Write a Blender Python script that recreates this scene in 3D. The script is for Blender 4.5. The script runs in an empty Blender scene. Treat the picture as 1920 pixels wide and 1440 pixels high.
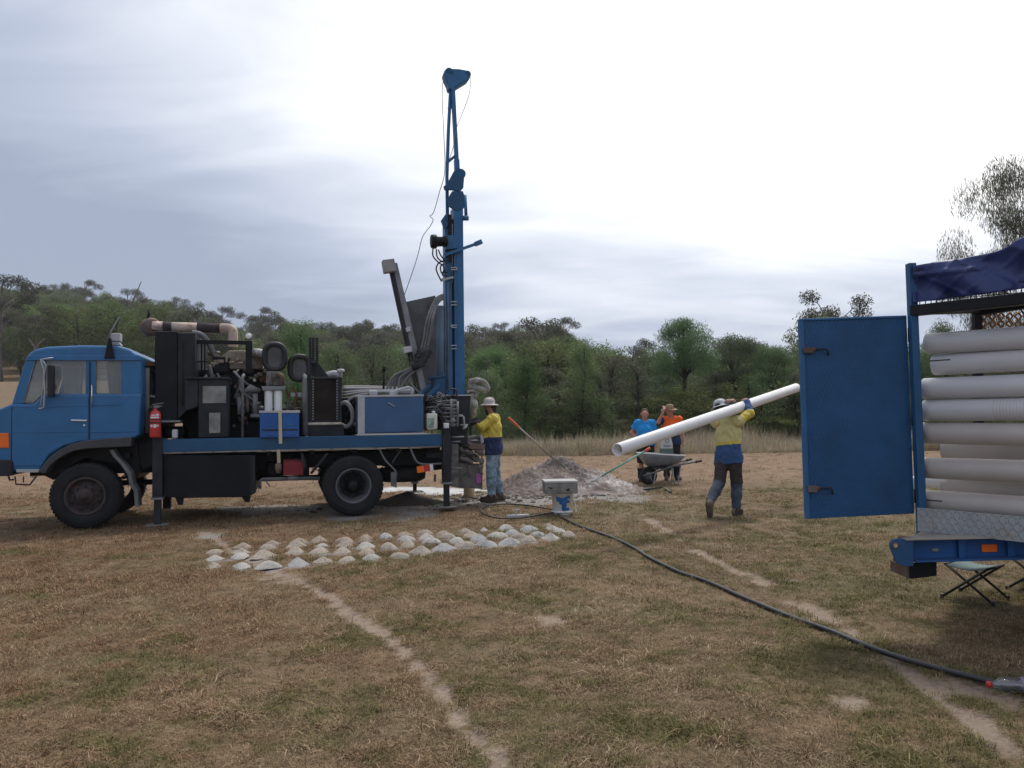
import bpy, bmesh, math, random
import numpy as np
from mathutils import Vector, Matrix
random.seed(7); RNG = np.random.default_rng(7)
scene = bpy.context.scene
COL = scene.collection
PI = math.pi
R = math.radians

# ------------------------------------------------------------------ camera
F_PX, PITCH, ROLL, EYE = 1450.0, 2.21, -0.69, 1.6
cam_data = bpy.data.cameras.new('camera')
cam = bpy.data.objects.new('camera', cam_data); COL.objects.link(cam)
cam_data.sensor_width = 36.0; cam_data.lens = F_PX / 1920 * 36.0
cam_data.clip_start = 0.05; cam_data.clip_end = 3000
CAM_R = Matrix.Rotation(R(90 + PITCH), 3, 'X') @ Matrix.Rotation(R(ROLL), 3, 'Z')
CAM_P = Vector((0, 0, EYE))
cam.matrix_world = Matrix.Translation(CAM_P) @ CAM_R.to_4x4()
scene.camera = cam

# ------------------------------------------------------------------ sky and sun
SUN_AZ, SUN_EL = 24.0, 64.0            # degrees to the right of the view axis, above the horizon
SUN_D = Vector((math.sin(R(SUN_AZ)) * math.cos(R(SUN_EL)), math.cos(R(SUN_AZ)) * math.cos(R(SUN_EL)), math.sin(R(SUN_EL))))
world = bpy.data.worlds.new('World'); scene.world = world; world.use_nodes = True

class NT:
    def __init__(s, tree): s.t = tree; s.n = tree.nodes; s.l = tree.links
    def add(s, typ, **kw):
        n = s.n.new(typ)
        for k, v in kw.items():
            if k == 'inp':
                for kk, vv in v.items():
                    if isinstance(vv, bpy.types.NodeSocket): s.l.new(vv, n.inputs[kk])
                    else: n.inputs[kk].default_value = vv
            else: setattr(n, k, v)
        return n
    def math(s, op, a, b=0.0, c=0.0, clamp=False):
        n = s.n.new('ShaderNodeMath'); n.operation = op; n.use_clamp = clamp
        for i, v in enumerate((a, b, c)):
            if isinstance(v, bpy.types.NodeSocket): s.l.new(v, n.inputs[i])
            else: n.inputs[i].default_value = v
        return n.outputs[0]
    def noise(s, vec, scale, detail=4.0, rough=0.55, dist=0.0):
        n = s.add('ShaderNodeTexNoise', inp={'Scale': scale, 'Detail': detail, 'Roughness': rough, 'Distortion': dist})
        if vec is not None: s.l.new(vec, n.inputs['Vector'])
        return n.outputs[0]
    def ramp(s, fac, stops):
        n = s.n.new('ShaderNodeValToRGB'); e = n.color_ramp.elements
        while len(e) < len(stops): e.new(0.5)
        for el, (p, c) in zip(e, stops):
            el.position = p; el.color = (*c, 1) if len(c) == 3 else c
        s.l.new(fac, n.inputs[0]); return n.outputs[0]
    def mix(s, fac, a, b, blend='MIX'):
        n = s.n.new('ShaderNodeMix'); n.data_type = 'RGBA'; n.blend_type = blend
        for i, v in ((0, fac), (6, a), (7, b)):
            if isinstance(v, bpy.types.NodeSocket): s.l.new(v, n.inputs[i])
            else: n.inputs[i].default_value = v if i == 0 else ((*v, 1) if len(v) == 3 else v)
        return n.outputs[2]
    def maprange(s, v, a, b, c=0.0, d=1.0, smooth=True):
        n = s.n.new('ShaderNodeMapRange'); n.interpolation_type = 'SMOOTHSTEP' if smooth else 'LINEAR'
        s.l.new(v, n.inputs[0])
        for i, x in zip((1, 2, 3, 4), (a, b, c, d)): n.inputs[i].default_value = x
        return n.outputs[0]

THIN_D = Vector((math.sin(R(27)) * math.cos(R(43)), math.cos(R(27)) * math.cos(R(43)), math.sin(R(43))))   # where the cloud is thinnest
w = NT(world.node_tree)
bg = w.n['Background']; bg.inputs['Strength'].default_value = 0.08
sky = w.add('ShaderNodeTexSky', sky_type='NISHITA', sun_disc=False, sun_elevation=R(SUN_EL), sun_rotation=R(SUN_AZ))
dirv = w.add('ShaderNodeTexCoord').outputs['Generated']
sep = w.add('ShaderNodeSeparateXYZ', inp={0: dirv})
zc = w.math('ADD', w.math('MAXIMUM', sep.outputs[2], 0.0), 0.16)
u_ = w.math('DIVIDE', sep.outputs[0], zc); v_ = w.math('DIVIDE', sep.outputs[1], zc)
cl = w.add('ShaderNodeCombineXYZ', inp={0: u_, 1: v_, 2: 0.0}).outputs[0]
rotm = w.add('ShaderNodeMapping', inp={'Vector': cl, 'Rotation': (0, 0, R(24)), 'Scale': (0.55, 1.0, 1)}).outputs[0]
n1 = w.noise(rotm, 0.8, 4, 0.45, 0.5)
n2 = w.noise(w.add('ShaderNodeMapping', inp={'Vector': cl, 'Location': (3.1, 7.7, 0), 'Rotation': (0, 0, R(18)), 'Scale': (0.6, 1.3, 1)}).outputs[0], 2.2, 5, 0.52, 0.9)
gl = w.add('ShaderNodeVectorMath', operation='DOT_PRODUCT', inp={0: dirv, 1: tuple(THIN_D)}).outputs['Value']
# thick cloud is grey-blue, thin cloud near the veiled sun is white
f = w.maprange(gl, 0.52, 0.90, 0.05, 1.08, smooth=False)
# away from the dark bank on the left the overcast is of middling brightness all round
f = w.math('MAXIMUM', f, w.maprange(gl, -0.35, 0.35, 0.48, 0.05))
f = w.math('ADD', f, w.math('MULTIPLY', w.math('ADD', n1, -0.5), 1.25))
f = w.math('ADD', f, w.math('MULTIPLY', w.math('ADD', n2, -0.5), 0.55))
# cloud seen edge-on low over the land is thicker and greyer
f = w.math('SUBTRACT', f, w.math('MULTIPLY', w.maprange(sep.outputs[2], 0.02, 0.30, 1.0, 0.0), 0.50))
CLOUD_STOPS = [(0.0, (3.1, 3.55, 4.6)), (0.3, (4.5, 4.95, 6.1)), (0.6, (7.0, 7.35, 8.1)), (0.85, (9.6, 9.7, 9.9)), (1.0, (12.2, 12.1, 12.0))]
fr = w.math('MAXIMUM', w.math('MINIMUM', f, 1.0), 0.0)
cloud = w.ramp(fr, [(p, tuple(c / 12.2 for c in col)) for p, col in CLOUD_STOPS])
cloud = w.add('ShaderNodeVectorMath', operation='SCALE', inp={0: cloud, 'Scale': 12.2}).outputs[0]
w.l.new(w.mix(0.93, sky.outputs[0], cloud), bg.inputs['Color'])

sun_data = bpy.data.lights.new('sun', 'SUN'); sun_data.energy = 1.5; sun_data.angle = R(10); sun_data.color = (1.0, 0.96, 0.9)
sun = bpy.data.objects.new('sun', sun_data); COL.objects.link(sun)
sun.rotation_euler = (-SUN_D).to_track_quat('-Z', 'Y').to_euler(); sun.location = (0, 0, 30)
scene.view_settings.view_transform = 'Standard'; scene.view_settings.look = 'None'
scene.view_settings.gamma = 1.0; scene.view_settings.use_curve_mapping = False
scene.view_settings.exposure = 0.62
scene.cycles.max_bounces = 6; scene.cycles.transparent_max_bounces = 8

# ------------------------------------------------------------------ surveying: where a point of the photograph lies in the place
def ray(px, py):
    return (CAM_R @ Vector(((px - 960) / F_PX, -(py - 720) / F_PX, -1))).normalized()
def at_depth(px, py, Y):
    d = ray(px, py); return CAM_P + d * (Y / d.y)
def on_ground(px, py, z=0.0):
    d = ray(px, py); return CAM_P + d * ((z - EYE) / d.z)

def smooth(a, b, x):
    t = np.clip((np.asarray(x, float) - a) / (b - a), 0, 1); return t * t * (3 - 2 * t)
def wob(x, y, s, k=0):
    return (np.sin(x * s + 1.3 * k + 1.7 * np.sin(y * s * .83 + k)) + np.sin(y * s * 1.21 + 2.1 * k + 1.3 * np.sin(x * s * .71 - k))) * .5
def vnoise(x, y, s, seed=0):
    """smooth value noise in 0..1 with cells of s metres"""
    x = np.asarray(x, float) / s + 137.0 * seed; y = np.asarray(y, float) / s + 59.0 * seed
    i, j = np.floor(x), np.floor(y); fx, fy = x - i, y - j; fx = fx * fx * (3 - 2 * fx); fy = fy * fy * (3 - 2 * fy)
    h = lambda a, b: np.modf(np.abs(np.sin(a * 127.1 + b * 311.7 + seed * 74.7) * 43758.5453))[0]
    return (h(i, j) * (1 - fx) + h(i + 1, j) * fx) * (1 - fy) + (h(i, j + 1) * (1 - fx) + h(i + 1, j + 1) * fx) * fy
def ground_z(x, y):
    x = np.asarray(x, float); y = np.asarray(y, float)
    b = x / np.maximum(y, 4.0)
    z = .012 * wob(x, y, 1.1, 1) + .006 * wob(x, y, 3.3, 2) + .003 * wob(x, y, 9.0, 3)
    z = z + .075 * np.exp(-(((x + .1) / 2.3) ** 2 + ((y - 13.9) / 1.5) ** 2))
    L = smooth(-.30, -.52, b)
    z = z + L * 5.2 * smooth(20, 75, y)
    H = np.interp(b, [-.8, -.35, .02, .06, .11, .2, .38, .8], [19, 14.5, 12, 12.5, 7.5, 4.0, 2.5, 2.5])
    z = z + H * smooth(75, 190, y)
    return z

# ------------------------------------------------------------------ materials
def set_bsdf(nt, **kw):
    b = nt.n['Principled BSDF']
    for k, v in kw.items():
        k = {'col': 'Base Color', 'rough': 'Roughness', 'metal': 'Metallic', 'normal': 'Normal', 'spec': 'Specular IOR Level', 'trans': 'Transmission Weight', 'alpha': 'Alpha', 'coat': 'Coat Weight'}[k]
        if isinstance(v, bpy.types.NodeSocket): nt.l.new(v, b.inputs[k])
        else: b.inputs[k].default_value = (*v, 1) if isinstance(v, (tuple, list)) and len(v) == 3 else v
    return b
MATS = {}
def pm(name, col, rough=.5, metal=0.0, var=.12, vscale=3.0, dust=0.0, dustcol=(.34, .30, .25), dscale=5.0, bump=.0, bscale=40.0, spec=.4, rust=0.0, rustcol=(.14, .06, .03), rscale=7.0):
    """Painted or bare surface with tone variation, patches of dust or rust and fine relief."""
    if name in MATS: return MATS[name]
    m = bpy.data.materials.new(name); m.use_nodes = True; n = NT(m.node_tree); MATS[name] = m
    tc = n.add('ShaderNodeTexCoord').outputs['Object']
    a = n.noise(tc, vscale, 5, .6, .3)
    lo = tuple(c * (1 - var * 1.6) for c in col); hi = tuple(min(c * (1 + var * 1.6), 1) for c in col)
    c = n.ramp(a, [(.3, lo), (.7, hi)])
    if rust > 0:
        rf = n.noise(tc, rscale, 7, .65, .4)
        c = n.mix(n.maprange(rf, .66 - .3 * rust, .72 - .3 * rust + .1), c, rustcol)
    ro = rough
    if dust > 0:
        df = n.noise(tc, dscale, 8, .68, .5)
        geo = n.add('ShaderNodeNewGeometry').outputs['Normal']
        up = n.maprange(n.add('ShaderNodeSeparateXYZ', inp={0: geo}).outputs[2], .2, .9, 0, .75)
        fac = n.math('ADD', n.maprange(df, .78 - .42 * dust, .95 - .25 * dust, 0, min(1, .5 + .5 * dust)), n.math('MULTIPLY', up, dust), clamp=True)
        c = n.mix(fac, c, dustcol)
        ro = n.math('ADD', n.math('MULTIPLY', fac, .9 - rough), rough)
    kw = {}
    if bump > 0:
        bn = n.noise(tc, bscale, 4, .6)
        kw['normal'] = n.add('ShaderNodeBump', inp={'Strength': bump, 'Distance': .01, 'Height': bn}).outputs[0]
    set_bsdf(n, col=c, rough=ro, metal=metal, spec=spec, **kw)
    return m

# ------------------------------------------------------------------ mesh collecting
class MB:
    """Collects shapes and links them as one mesh object."""
    def __init__(s): s.v = []; s.f = []; s.sm = []; s.mi = []; s.cur = 0
    def add(s, vs, fs, smooth=False):
        o = len(s.v); s.v += [tuple(p) for p in vs]
        for f in fs: s.f.append(tuple(i + o for i in f)); s.sm.append(smooth); s.mi.append(s.cur)
        return s
    def box(s, a, b):
        (x0, y0, z0), (x1, y1, z1) = a, b
        x0, x1 = sorted((x0, x1)); y0, y1 = sorted((y0, y1)); z0, z1 = sorted((z0, z1))
        return s.add([(x0, y0, z0), (x1, y0, z0), (x1, y1, z0), (x0, y1, z0), (x0, y0, z1), (x1, y0, z1), (x1, y1, z1), (x0, y1, z1)],
                     [(0, 3, 2, 1), (4, 5, 6, 7), (0, 1, 5, 4), (1, 2, 6, 5), (2, 3, 7, 6), (3, 0, 4, 7)])
    def prism(s, poly, d0, d1, axis=1, smooth=False):
        """poly: 2-D outline in the two other axes (in order), run from d0 to d1 along axis."""
        n = len(poly)
        ar = sum(poly[i][0] * poly[(i + 1) % n][1] - poly[(i + 1) % n][0] * poly[i][1] for i in range(n))
        if ar < 0: poly = poly[::-1]
        def mk(p, d): return {0: (d, p[0], p[1]), 1: (p[0], d, p[1]), 2: (p[0], p[1], d)}[axis]
        d0, d1 = sorted((d0, d1))
        vs = [mk(p, d0) for p in poly] + [mk(p, d1) for p in poly]
        fl = axis == 1
        cap0 = tuple(range(n)) if fl else tuple(range(n))[::-1]
        cap1 = tuple(range(n, 2 * n))[::-1] if fl else tuple(range(n, 2 * n))
        s.add(vs, [cap0, cap1])
        sides = [((i, n + i, n + (i + 1) % n, (i + 1) % n) if fl else (i, (i + 1) % n, n + (i + 1) % n, n + i)) for i in range(n)]
        o = len(s.v) - 2 * n
        for f in sides: s.f.append(tuple(i + o for i in f)); s.sm.append(smooth); s.mi.append(s.cur)
        return s
    def tube(s, pts, r, n=10, caps=True, closed=False):
        pts = [Vector(p) for p in pts]; m = len(pts)
        rs = r if isinstance(r, (list, tuple)) else [r] * m
        tang = []
        for i in range(m):
            if closed: t = pts[(i + 1) % m] - pts[i - 1]
            else: t = pts[min(i + 1, m - 1)] - pts[max(i - 1, 0)]
            tang.append(t.normalized() if t.length > 1e-9 else Vector((0, 0, 1)))
        ref = Vector((0, 0, 1)) if abs(tang[0].z) < .9 else Vector((1, 0, 0))
        nx = tang[0].cross(ref).normalized(); vs = []
        for i in range(m):
            nx = (nx - tang[i] * nx.dot(tang[i]))
            nx = nx.normalized() if nx.length > 1e-6 else tang[i].orthogonal().normalized()
            ny = tang[i].cross(nx)
            for k in range(n):
                a = 2 * PI * k / n
                vs.append(pts[i] + (nx * math.cos(a) + ny * math.sin(a)) * rs[i])
        fs = []
        for i in range(m if closed else m - 1):
            j = (i + 1) % m
            for k in range(n):
                fs.append((i * n + k, i * n + (k + 1) % n, j * n + (k + 1) % n, j * n + k))
        s.add(vs, fs, True)
        if caps and not closed:
            o = len(s.v) - len(vs)
            s.f.append(tuple(o + k for k in range(n))[::-1]); s.sm.append(False); s.mi.append(s.cur)
            s.f.append(tuple(o + (m - 1) * n + k for k in range(n))); s.sm.append(False); s.mi.append(s.cur)
        return s
    def cyl(s, a, b, r, n=16, r1=None, caps=True): return s.tube([a, b], [r, r if r1 is None else r1], n, caps)
    def bar(s, a, b, w, h, up=(0, 0, 1)):
        a, b = Vector(a), Vector(b); t = (b - a).normalized(); up = Vector(up)
        x = t.cross(up); x = x.normalized() if x.length > 1e-5 else t.orthogonal().normalized(); y = x.cross(t)
        q = [(-1, -1), (1, -1), (1, 1), (-1, 1)]
        vs = [p + x * (w / 2 * i) + y * (h / 2 * j) for p in (a, b) for i, j in q]
        return s.add(vs, [(0, 1, 2, 3), (7, 6, 5, 4), (0, 4, 5, 1), (1, 5, 6, 2), (2, 6, 7, 3), (3, 7, 4, 0)])
    def lathe(s, prof, c, axis=(0, 0, 1), n=32, smooth=True, closed=False, sc=(1, 1)):
        """prof: (radius, height) along axis from c."""
        ax = Vector(axis).normalized(); x = ax.orthogonal().normalized(); y = ax.cross(x); c = Vector(c)
        if abs(ax.y) > .99: x, y = Vector((1, 0, 0)), Vector((0, 0, -1)) * (1 if ax.y > 0 else -1)
        if abs(ax.z) > .99: x, y = Vector((1, 0, 0)), Vector((0, 1, 0)) * (1 if ax.z > 0 else -1)
        vs = []
        for r, h in prof:
            for k in range(n):
                a = 2 * PI * k / n
                vs.append(c + ax * h + x * (math.cos(a) * r * sc[0]) + y * (math.sin(a) * r * sc[1]))
        fs = []; m = len(prof)
        for i in range(m if closed else m - 1):
            j = (i + 1) % m
            for k in range(n): fs.append((i * n + k, i * n + (k + 1) % n, j * n + (k + 1) % n, j * n + k))
        return s.add(vs, fs, smooth)
    def sphere(s, c, r, n=12, m=8, sc=(1, 1, 1)):
        c = Vector(c); vs = []; fs = []
        for i in range(m + 1):
            t = PI * i / m
            for k in range(n):
                a = 2 * PI * k / n
                vs.append(c + Vector((math.sin(t) * math.cos(a) * r * sc[0], math.sin(t) * math.sin(a) * r * sc[1], math.cos(t) * r * sc[2])))
        for i in range(m):
            for k in range(n): fs.append((i * n + k, (i + 1) * n + k, (i + 1) * n + (k + 1) % n, i * n + (k + 1) % n))
        return s.add(vs, fs, True)
    def build(s, name, mats, parent=None, bevel=0.0, seg=2, loc=None, rotz=None, fix=False):
        me = bpy.data.meshes.new(name); me.from_pydata(s.v, [], s.f)
        me.polygons.foreach_set('use_smooth', s.sm)
        if not isinstance(mats, (list, tuple)): mats = [mats]
        for m in mats: me.materials.append(m)
        me.polygons.foreach_set('material_index', s.mi)
        me.update()
        if fix:
            bm = bmesh.new(); bm.from_mesh(me); bmesh.ops.recalc_face_normals(bm, faces=bm.faces); bm.to_mesh(me); bm.free()
        o = bpy.data.objects.new(name, me); COL.objects.link(o)
        if parent is not None: o.parent = parent
        if loc is not None: o.location = loc
        if rotz is not None: o.rotation_euler = (0, 0, rotz)
        if bevel > 0:
            b = o.modifiers.new('bevel', 'BEVEL'); b.width = bevel; b.segments = seg; b.limit_method = 'ANGLE'; b.angle_limit = R(40)
            b.harden_normals = False
        return o
def tag(o, label=None, cat=None, group=None, kind=None):
    for k, v in (('label', label), ('category', cat), ('group', group), ('kind', kind)):
        if v: o[k] = v
    return o
def empty(name, loc=(0, 0, 0), rotz=0.0):
    o = bpy.data.objects.new(name, None); COL.objects.link(o); o.location = loc; o.rotation_euler = (0, 0, rotz)
    o.empty_display_size = .2; return o
def fast_mesh(name, verts, faces, mats, tint=None, smooth=False):
    """verts (n,3), faces (m,k) arrays; tint: one value per face."""
    me = bpy.data.meshes.new(name); verts = np.asarray(verts, np.float32); faces = np.asarray(faces, np.int32)
    m, k = faces.shape
    me.vertices.add(len(verts)); me.vertices.foreach_set('co', verts.ravel())
    me.loops.add(m * k); me.loops.foreach_set('vertex_index', faces.ravel())
    me.polygons.add(m); me.polygons.foreach_set('loop_start', np.arange(0, m * k, k, dtype=np.int32))
    me.polygons.foreach_set('use_smooth', np.full(m, smooth))
    for x in (mats if isinstance(mats, (list, tuple)) else [mats]): me.materials.append(x)
    if tint is not None:
        at = me.attributes.new('tint', 'FLOAT', 'FACE'); at.data.foreach_set('value', np.asarray(tint, np.float32))
    me.update(calc_edges=True); me.validate()
    return me
def spline(pts, n=8, closed=False):
    """Catmull-Rom through pts."""
    P = [Vector(p) for p in pts]; m = len(P); out = []
    for i in range(m if closed else m - 1):
        a, b, c, d = (P[(i - 1) % m], P[i], P[(i + 1) % m], P[(i + 2) % m]) if closed else (P[max(i - 1, 0)], P[i], P[i + 1], P[min(i + 2, m - 1)])
        for k in range(n):
            t = k / n
            out.append(.5 * ((2 * b) + (c - a) * t + (2 * a - 5 * b + 4 * c - d) * t * t + (3 * b - a - 3 * c + d) * t ** 3))
    if not closed: out.append(P[-1])
    return out
# ------------------------------------------------------------------ ground
def axis_vals(a, b, step, lo, hi, g=1.13):
    v = list(np.arange(a, b + 1e-6, step)); s = step; x = v[-1]
    while x < hi: s *= g; x += s; v.append(x)
    s = step; x = v[0]; pre = []
    while x > lo: s *= g; x -= s; pre.append(x)
    return np.array(pre[::-1] + v)
GX = axis_vals(-9.0, 8.0, .11, -400, 400); GY = axis_vals(2.0, 19.0, .11, -60, 380)
def polydist(x, y, pts):
    best = np.full(np.shape(x), 1e9)
    for (ax, ay), (bx, by) in zip(pts[:-1], pts[1:]):
        dx, dy = bx - ax, by - ay
        t = np.clip(((x - ax) * dx + (y - ay) * dy) / (dx * dx + dy * dy), 0, 1)
        best = np.minimum(best, np.hypot(x - ax - t * dx, y - ay - t * dy))
    return best
def gpts(*pp): return [tuple(on_ground(*p)[:2]) for p in pp]
TRACK_A = gpts((360, 985), (400, 1008), (440, 1035), (515, 1072), (575, 1096), (620, 1120), (675, 1165), (725, 1193), (757, 1222), (800, 1265), (832, 1300), (843, 1328), (862, 1356), (902, 1392), (935, 1428), (985, 1500))
TRACK_B = gpts((1205, 965), (1240, 990), (1300, 1030), (1370, 1065), (1440, 1095), (1530, 1140), (1620, 1200), (1720, 1270), (1800, 1330), (1900, 1420))
SLURRY = gpts((745, 918), (800, 918), (850, 920), (885, 926))
POWDER = gpts((480, 955), (640, 955), (760, 950), (880, 945), (1000, 935), (1120, 925))
BALD = [(*on_ground(px, py)[:2], r) for px, py, r in ((1300, 1275, .16), (1390, 1300, .2), (1030, 1165, .22), (1560, 1160, .2), (940, 1140, .15), (1600, 1320, .16), (520, 1085, .3), (1480, 1085, .15), (260, 1180, .12), (1840, 1300, .3))]
# where the sample heaps lie (pixel, width), row by row
def c1(x, y, w): return (360 + x / 4.8, 900 + y / 4.8, w / 4.8)
def c2(x, y, w): return (740 + x / 4.364, 900 + y / 4.364, w / 4.364)
ROWS = [
 ('front', [c1(195, 795, 130), c1(450, 795, 165), c1(685, 800, 185), c1(950, 780, 190), c1(1175, 750, 150), c1(1400, 740, 140), c1(1620, 725, 130), c2(45, 640, 125), c2(220, 612, 165), c2(400, 588, 170), c2(570, 562, 140), c2(755, 557, 150), c2(935, 540, 160), c2(1100, 518, 125), c2(1280, 497, 130)]),
 ('second', [c1(200, 730, 135), c1(430, 715, 165), c1(635, 708, 195), c1(930, 668, 165), c1(1145, 672, 165), c1(1350, 665, 160), c1(1570, 672, 160), c2(110, 546, 125), c2(305, 528, 130), c2(510, 520, 115), c2(690, 508, 130), c2(840, 482, 140), c2(1020, 490, 115), c2(1168, 468, 110), c2(1348, 442, 105), c2(1425, 470, 110)]),
 ('third', [c1(205, 668, 115), c1(445, 667, 130), c1(680, 632, 120), c1(940, 614, 150), c1(1170, 617, 120), c1(1370, 615, 140), c1(1560, 615, 160), c1(1765, 625, 150), c2(95, 507, 120), c2(260, 490, 120), c2(440, 488, 110), c2(630, 468, 125), c2(960, 456, 105), c2(1095, 428, 120), c2(1290, 412, 110)]),
 ('back', [c1(460, 615, 150), c1(720, 588, 125), c1(965, 572, 135), c1(1145, 556, 145), c1(1375, 570, 170), c1(1560, 556, 140), c1(1740, 538, 130), c2(75, 470, 110), c2(245, 452, 120), c2(395, 462, 120), c2(575, 438, 90), c2(730, 424, 70), c2(905, 414, 110), c2(1060, 405, 90), c2(1255, 392, 90)])]
PILES = [(*on_ground(px, py)[:2], w_ * on_ground(px, py).y / F_PX) for _, row in ROWS for px, py, w_ in row]
def masks(x, y):
    x = np.asarray(x, float); y = np.asarray(y, float)
    n = .5 + .35 * wob(x, y, 2.3, 5) + .25 * wob(x, y, 5.9, 6) + .2 * wob(x, y, 13.0, 9)
    wA = (.045 + .06 * (.5 + .5 * wob(x, y, 1.7, 11))) * (.55 + .45 * smooth(3.2, 6.0, y)) * (.7 + .6 * vnoise(x, y, .35, 4))
    dA = 1 - smooth(.55, 1.4, polydist(x, y, TRACK_A) / wA)
    dB = (1 - smooth(.4, 1.6, polydist(x, y, TRACK_B) / (.05 + .08 * vnoise(x, y, .5, 12)))) * smooth(.2, .5, n)
    dirt = np.maximum(dA * smooth(.1, .5, n + .12), dB * .95)
    for bx, by, r in BALD:
        dirt = np.maximum(dirt, (1 - smooth(.3, 1.3, np.hypot((x - bx), (y - by) * .8) / r)) * smooth(.2, .6, n) * .75)
    for bx_, by_, br_ in ((1040, 935, 1.7), (960, 945, 1.1), (745, 962, 1.3), (640, 965, .9)):
        c_ = on_ground(bx_, by_); pw0 = 1 - smooth(.55, 1.25, np.hypot(x - c_.x, (y - c_.y) * 1.3) / br_ + .8 * (vnoise(x, y, .45, 7) - .5) + .35 * (vnoise(x, y, .16, 8) - .5)); pw0 = pw0 * (1 if by_ < 950 else .35 + .6 * vnoise(x, y, .28, bx_ % 7)); pwx = pw0 if (bx_ == 1040) else np.maximum(pwx, pw0)
    slur = (1 - smooth(.5, 1.35, polydist(x, y, SLURRY) / (.8 + .35 * (n - .5)))) * smooth(.1, .45, n + .08)
    pw = (1 - smooth(.35, 1.3, polydist(x, y, POWDER) / (.85 + .5 * (n - .5))))
    pw = np.maximum(pw, pwx); sp = on_ground(392, 1005); pw = np.maximum(pw, .9 * (1 - smooth(.1, .3, np.hypot(x - sp.x, (y - sp.y) * .6))))
    near_ = (np.abs(x + 1.2) < 4) & (y > 7) & (y < 12)
    if near_.any():
        xs, ys = x[near_], y[near_]; q_ = np.zeros(len(xs))
        for bx, by, w_ in PILES: q_ = np.maximum(q_, 1 - smooth(.42, 1.0, np.hypot(xs - bx, (ys - by) * 1.1) / w_))
        pw = np.array(pw); pw[near_] = np.maximum(pw[near_], .8 * q_)
    far = smooth(15.5, 20, y + 1.2 * (n - .5))
    red = np.clip(far + .0, 0, 1) * (1 - smooth(27, 31, y) * .6)
    return dirt, slur, pw, red
xx, yy = np.meshgrid(GX, GY)
zz = ground_z(xx, yy)
md, ms, mp, mr = masks(xx, yy)
zz = zz - .022 * md - .03 * ms
nx, ny = len(GX), len(GY)
idx = np.arange(nx * ny).reshape(ny, nx)
faces = np.stack([idx[:-1, :-1], idx[:-1, 1:], idx[1:, 1:], idx[1:, :-1]], -1).reshape(-1, 4)

def ground_material():
    m = bpy.data.materials.new('dry_ground'); m.use_nodes = True; n = NT(m.node_tree)
    pos = n.add('ShaderNodeNewGeometry').outputs['Position']
    def att(k): return n.add('ShaderNodeAttribute', attribute_name=k).outputs['Fac']
    big = n.noise(pos, .45, 4, .6); mid = n.noise(pos, 3.2, 6, .65, .3); fine = n.noise(pos, 34, 6, .7, .2)
    g = n.ramp(n.math('ADD', n.math('MULTIPLY', mid, .55), n.math('MULTIPLY', fine, .45)),
               [(.28, (.05, .035, .02)), (.45, (.125, .086, .050)), (.6, (.22, .152, .094)), (.78, (.34, .245, .16))])
    g = n.mix(n.maprange(big, .42, .66, 0, .55), g, n.mix(fine, (.06, .066, .03), (.19, .17, .09)))
    g = n.mix(n.maprange(n.noise(pos, .8, 5, .6), .5, .72, 0, .5), g, n.mix(fine, (.13, .075, .045), (.34, .21, .13)))
    redc = n.ramp(n.math('ADD', n.math('MULTIPLY', n.noise(pos, 1.4, 7, .7), .6), n.math('MULTIPLY', fine, .4)), [(.3, (.125, .080, .050)), (.55, (.245, .160, .103)), (.75, (.35, .25, .172))])
    g = n.mix(n.math('MULTIPLY', att('far'), .85), g, redc)
    dirtc = n.ramp(n.math('ADD', n.math('MULTIPLY', mid, .4), n.math('MULTIPLY', fine, .6)), [(.3, (.155, .115, .085)), (.5, (.25, .19, .145)), (.75, (.36, .29, .23))])
    def edge(a, lo=.25, hi=.75): return n.maprange(n.math('ADD', a, n.math('MULTIPLY', n.math('ADD', fine, -.5), .9)), lo, hi)
    c = n.mix(edge(att('dirt')), g, dirtc)
    pwc = n.ramp(fine, [(.3, (.15, .135, .12)), (.6, (.31, .295, .28)), (.8, (.46, .45, .43))])
    c = n.mix(n.math('MULTIPLY', edge(att('powder'), .3, .9), .8), c, pwc)
    c = n.mix(edge(att('slurry'), .35, .7), c, n.ramp(mid, [(.3, (.40, .39, .37)), (.7, (.58, .57, .55))]))
    rough = n.math('SUBTRACT', .95, n.math('MULTIPLY', att('slurry'), .5))
    bh = n.math('ADD', n.math('MULTIPLY', mid, 1.0), n.math('MULTIPLY', fine, .5))
    nor = n.add('ShaderNodeBump', inp={'Strength': .7, 'Distance': .03, 'Height': bh}).outputs[0]
    set_bsdf(n, col=c, rough=rough, normal=nor, spec=.2); return m
GROUND_M = ground_material()
me = fast_mesh('ground', np.stack([xx, yy, zz], -1).reshape(-1, 3), faces, GROUND_M, smooth=True)
for k, a in (('dirt', md), ('slurry', ms), ('powder', mp), ('far', mr)):
    at = me.attributes.new(k, 'FLOAT', 'POINT'); at.data.foreach_set('value', a.astype(np.float32).ravel())
ground = bpy.data.objects.new('ground', me); COL.objects.link(ground); tag(ground, kind='structure')

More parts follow.
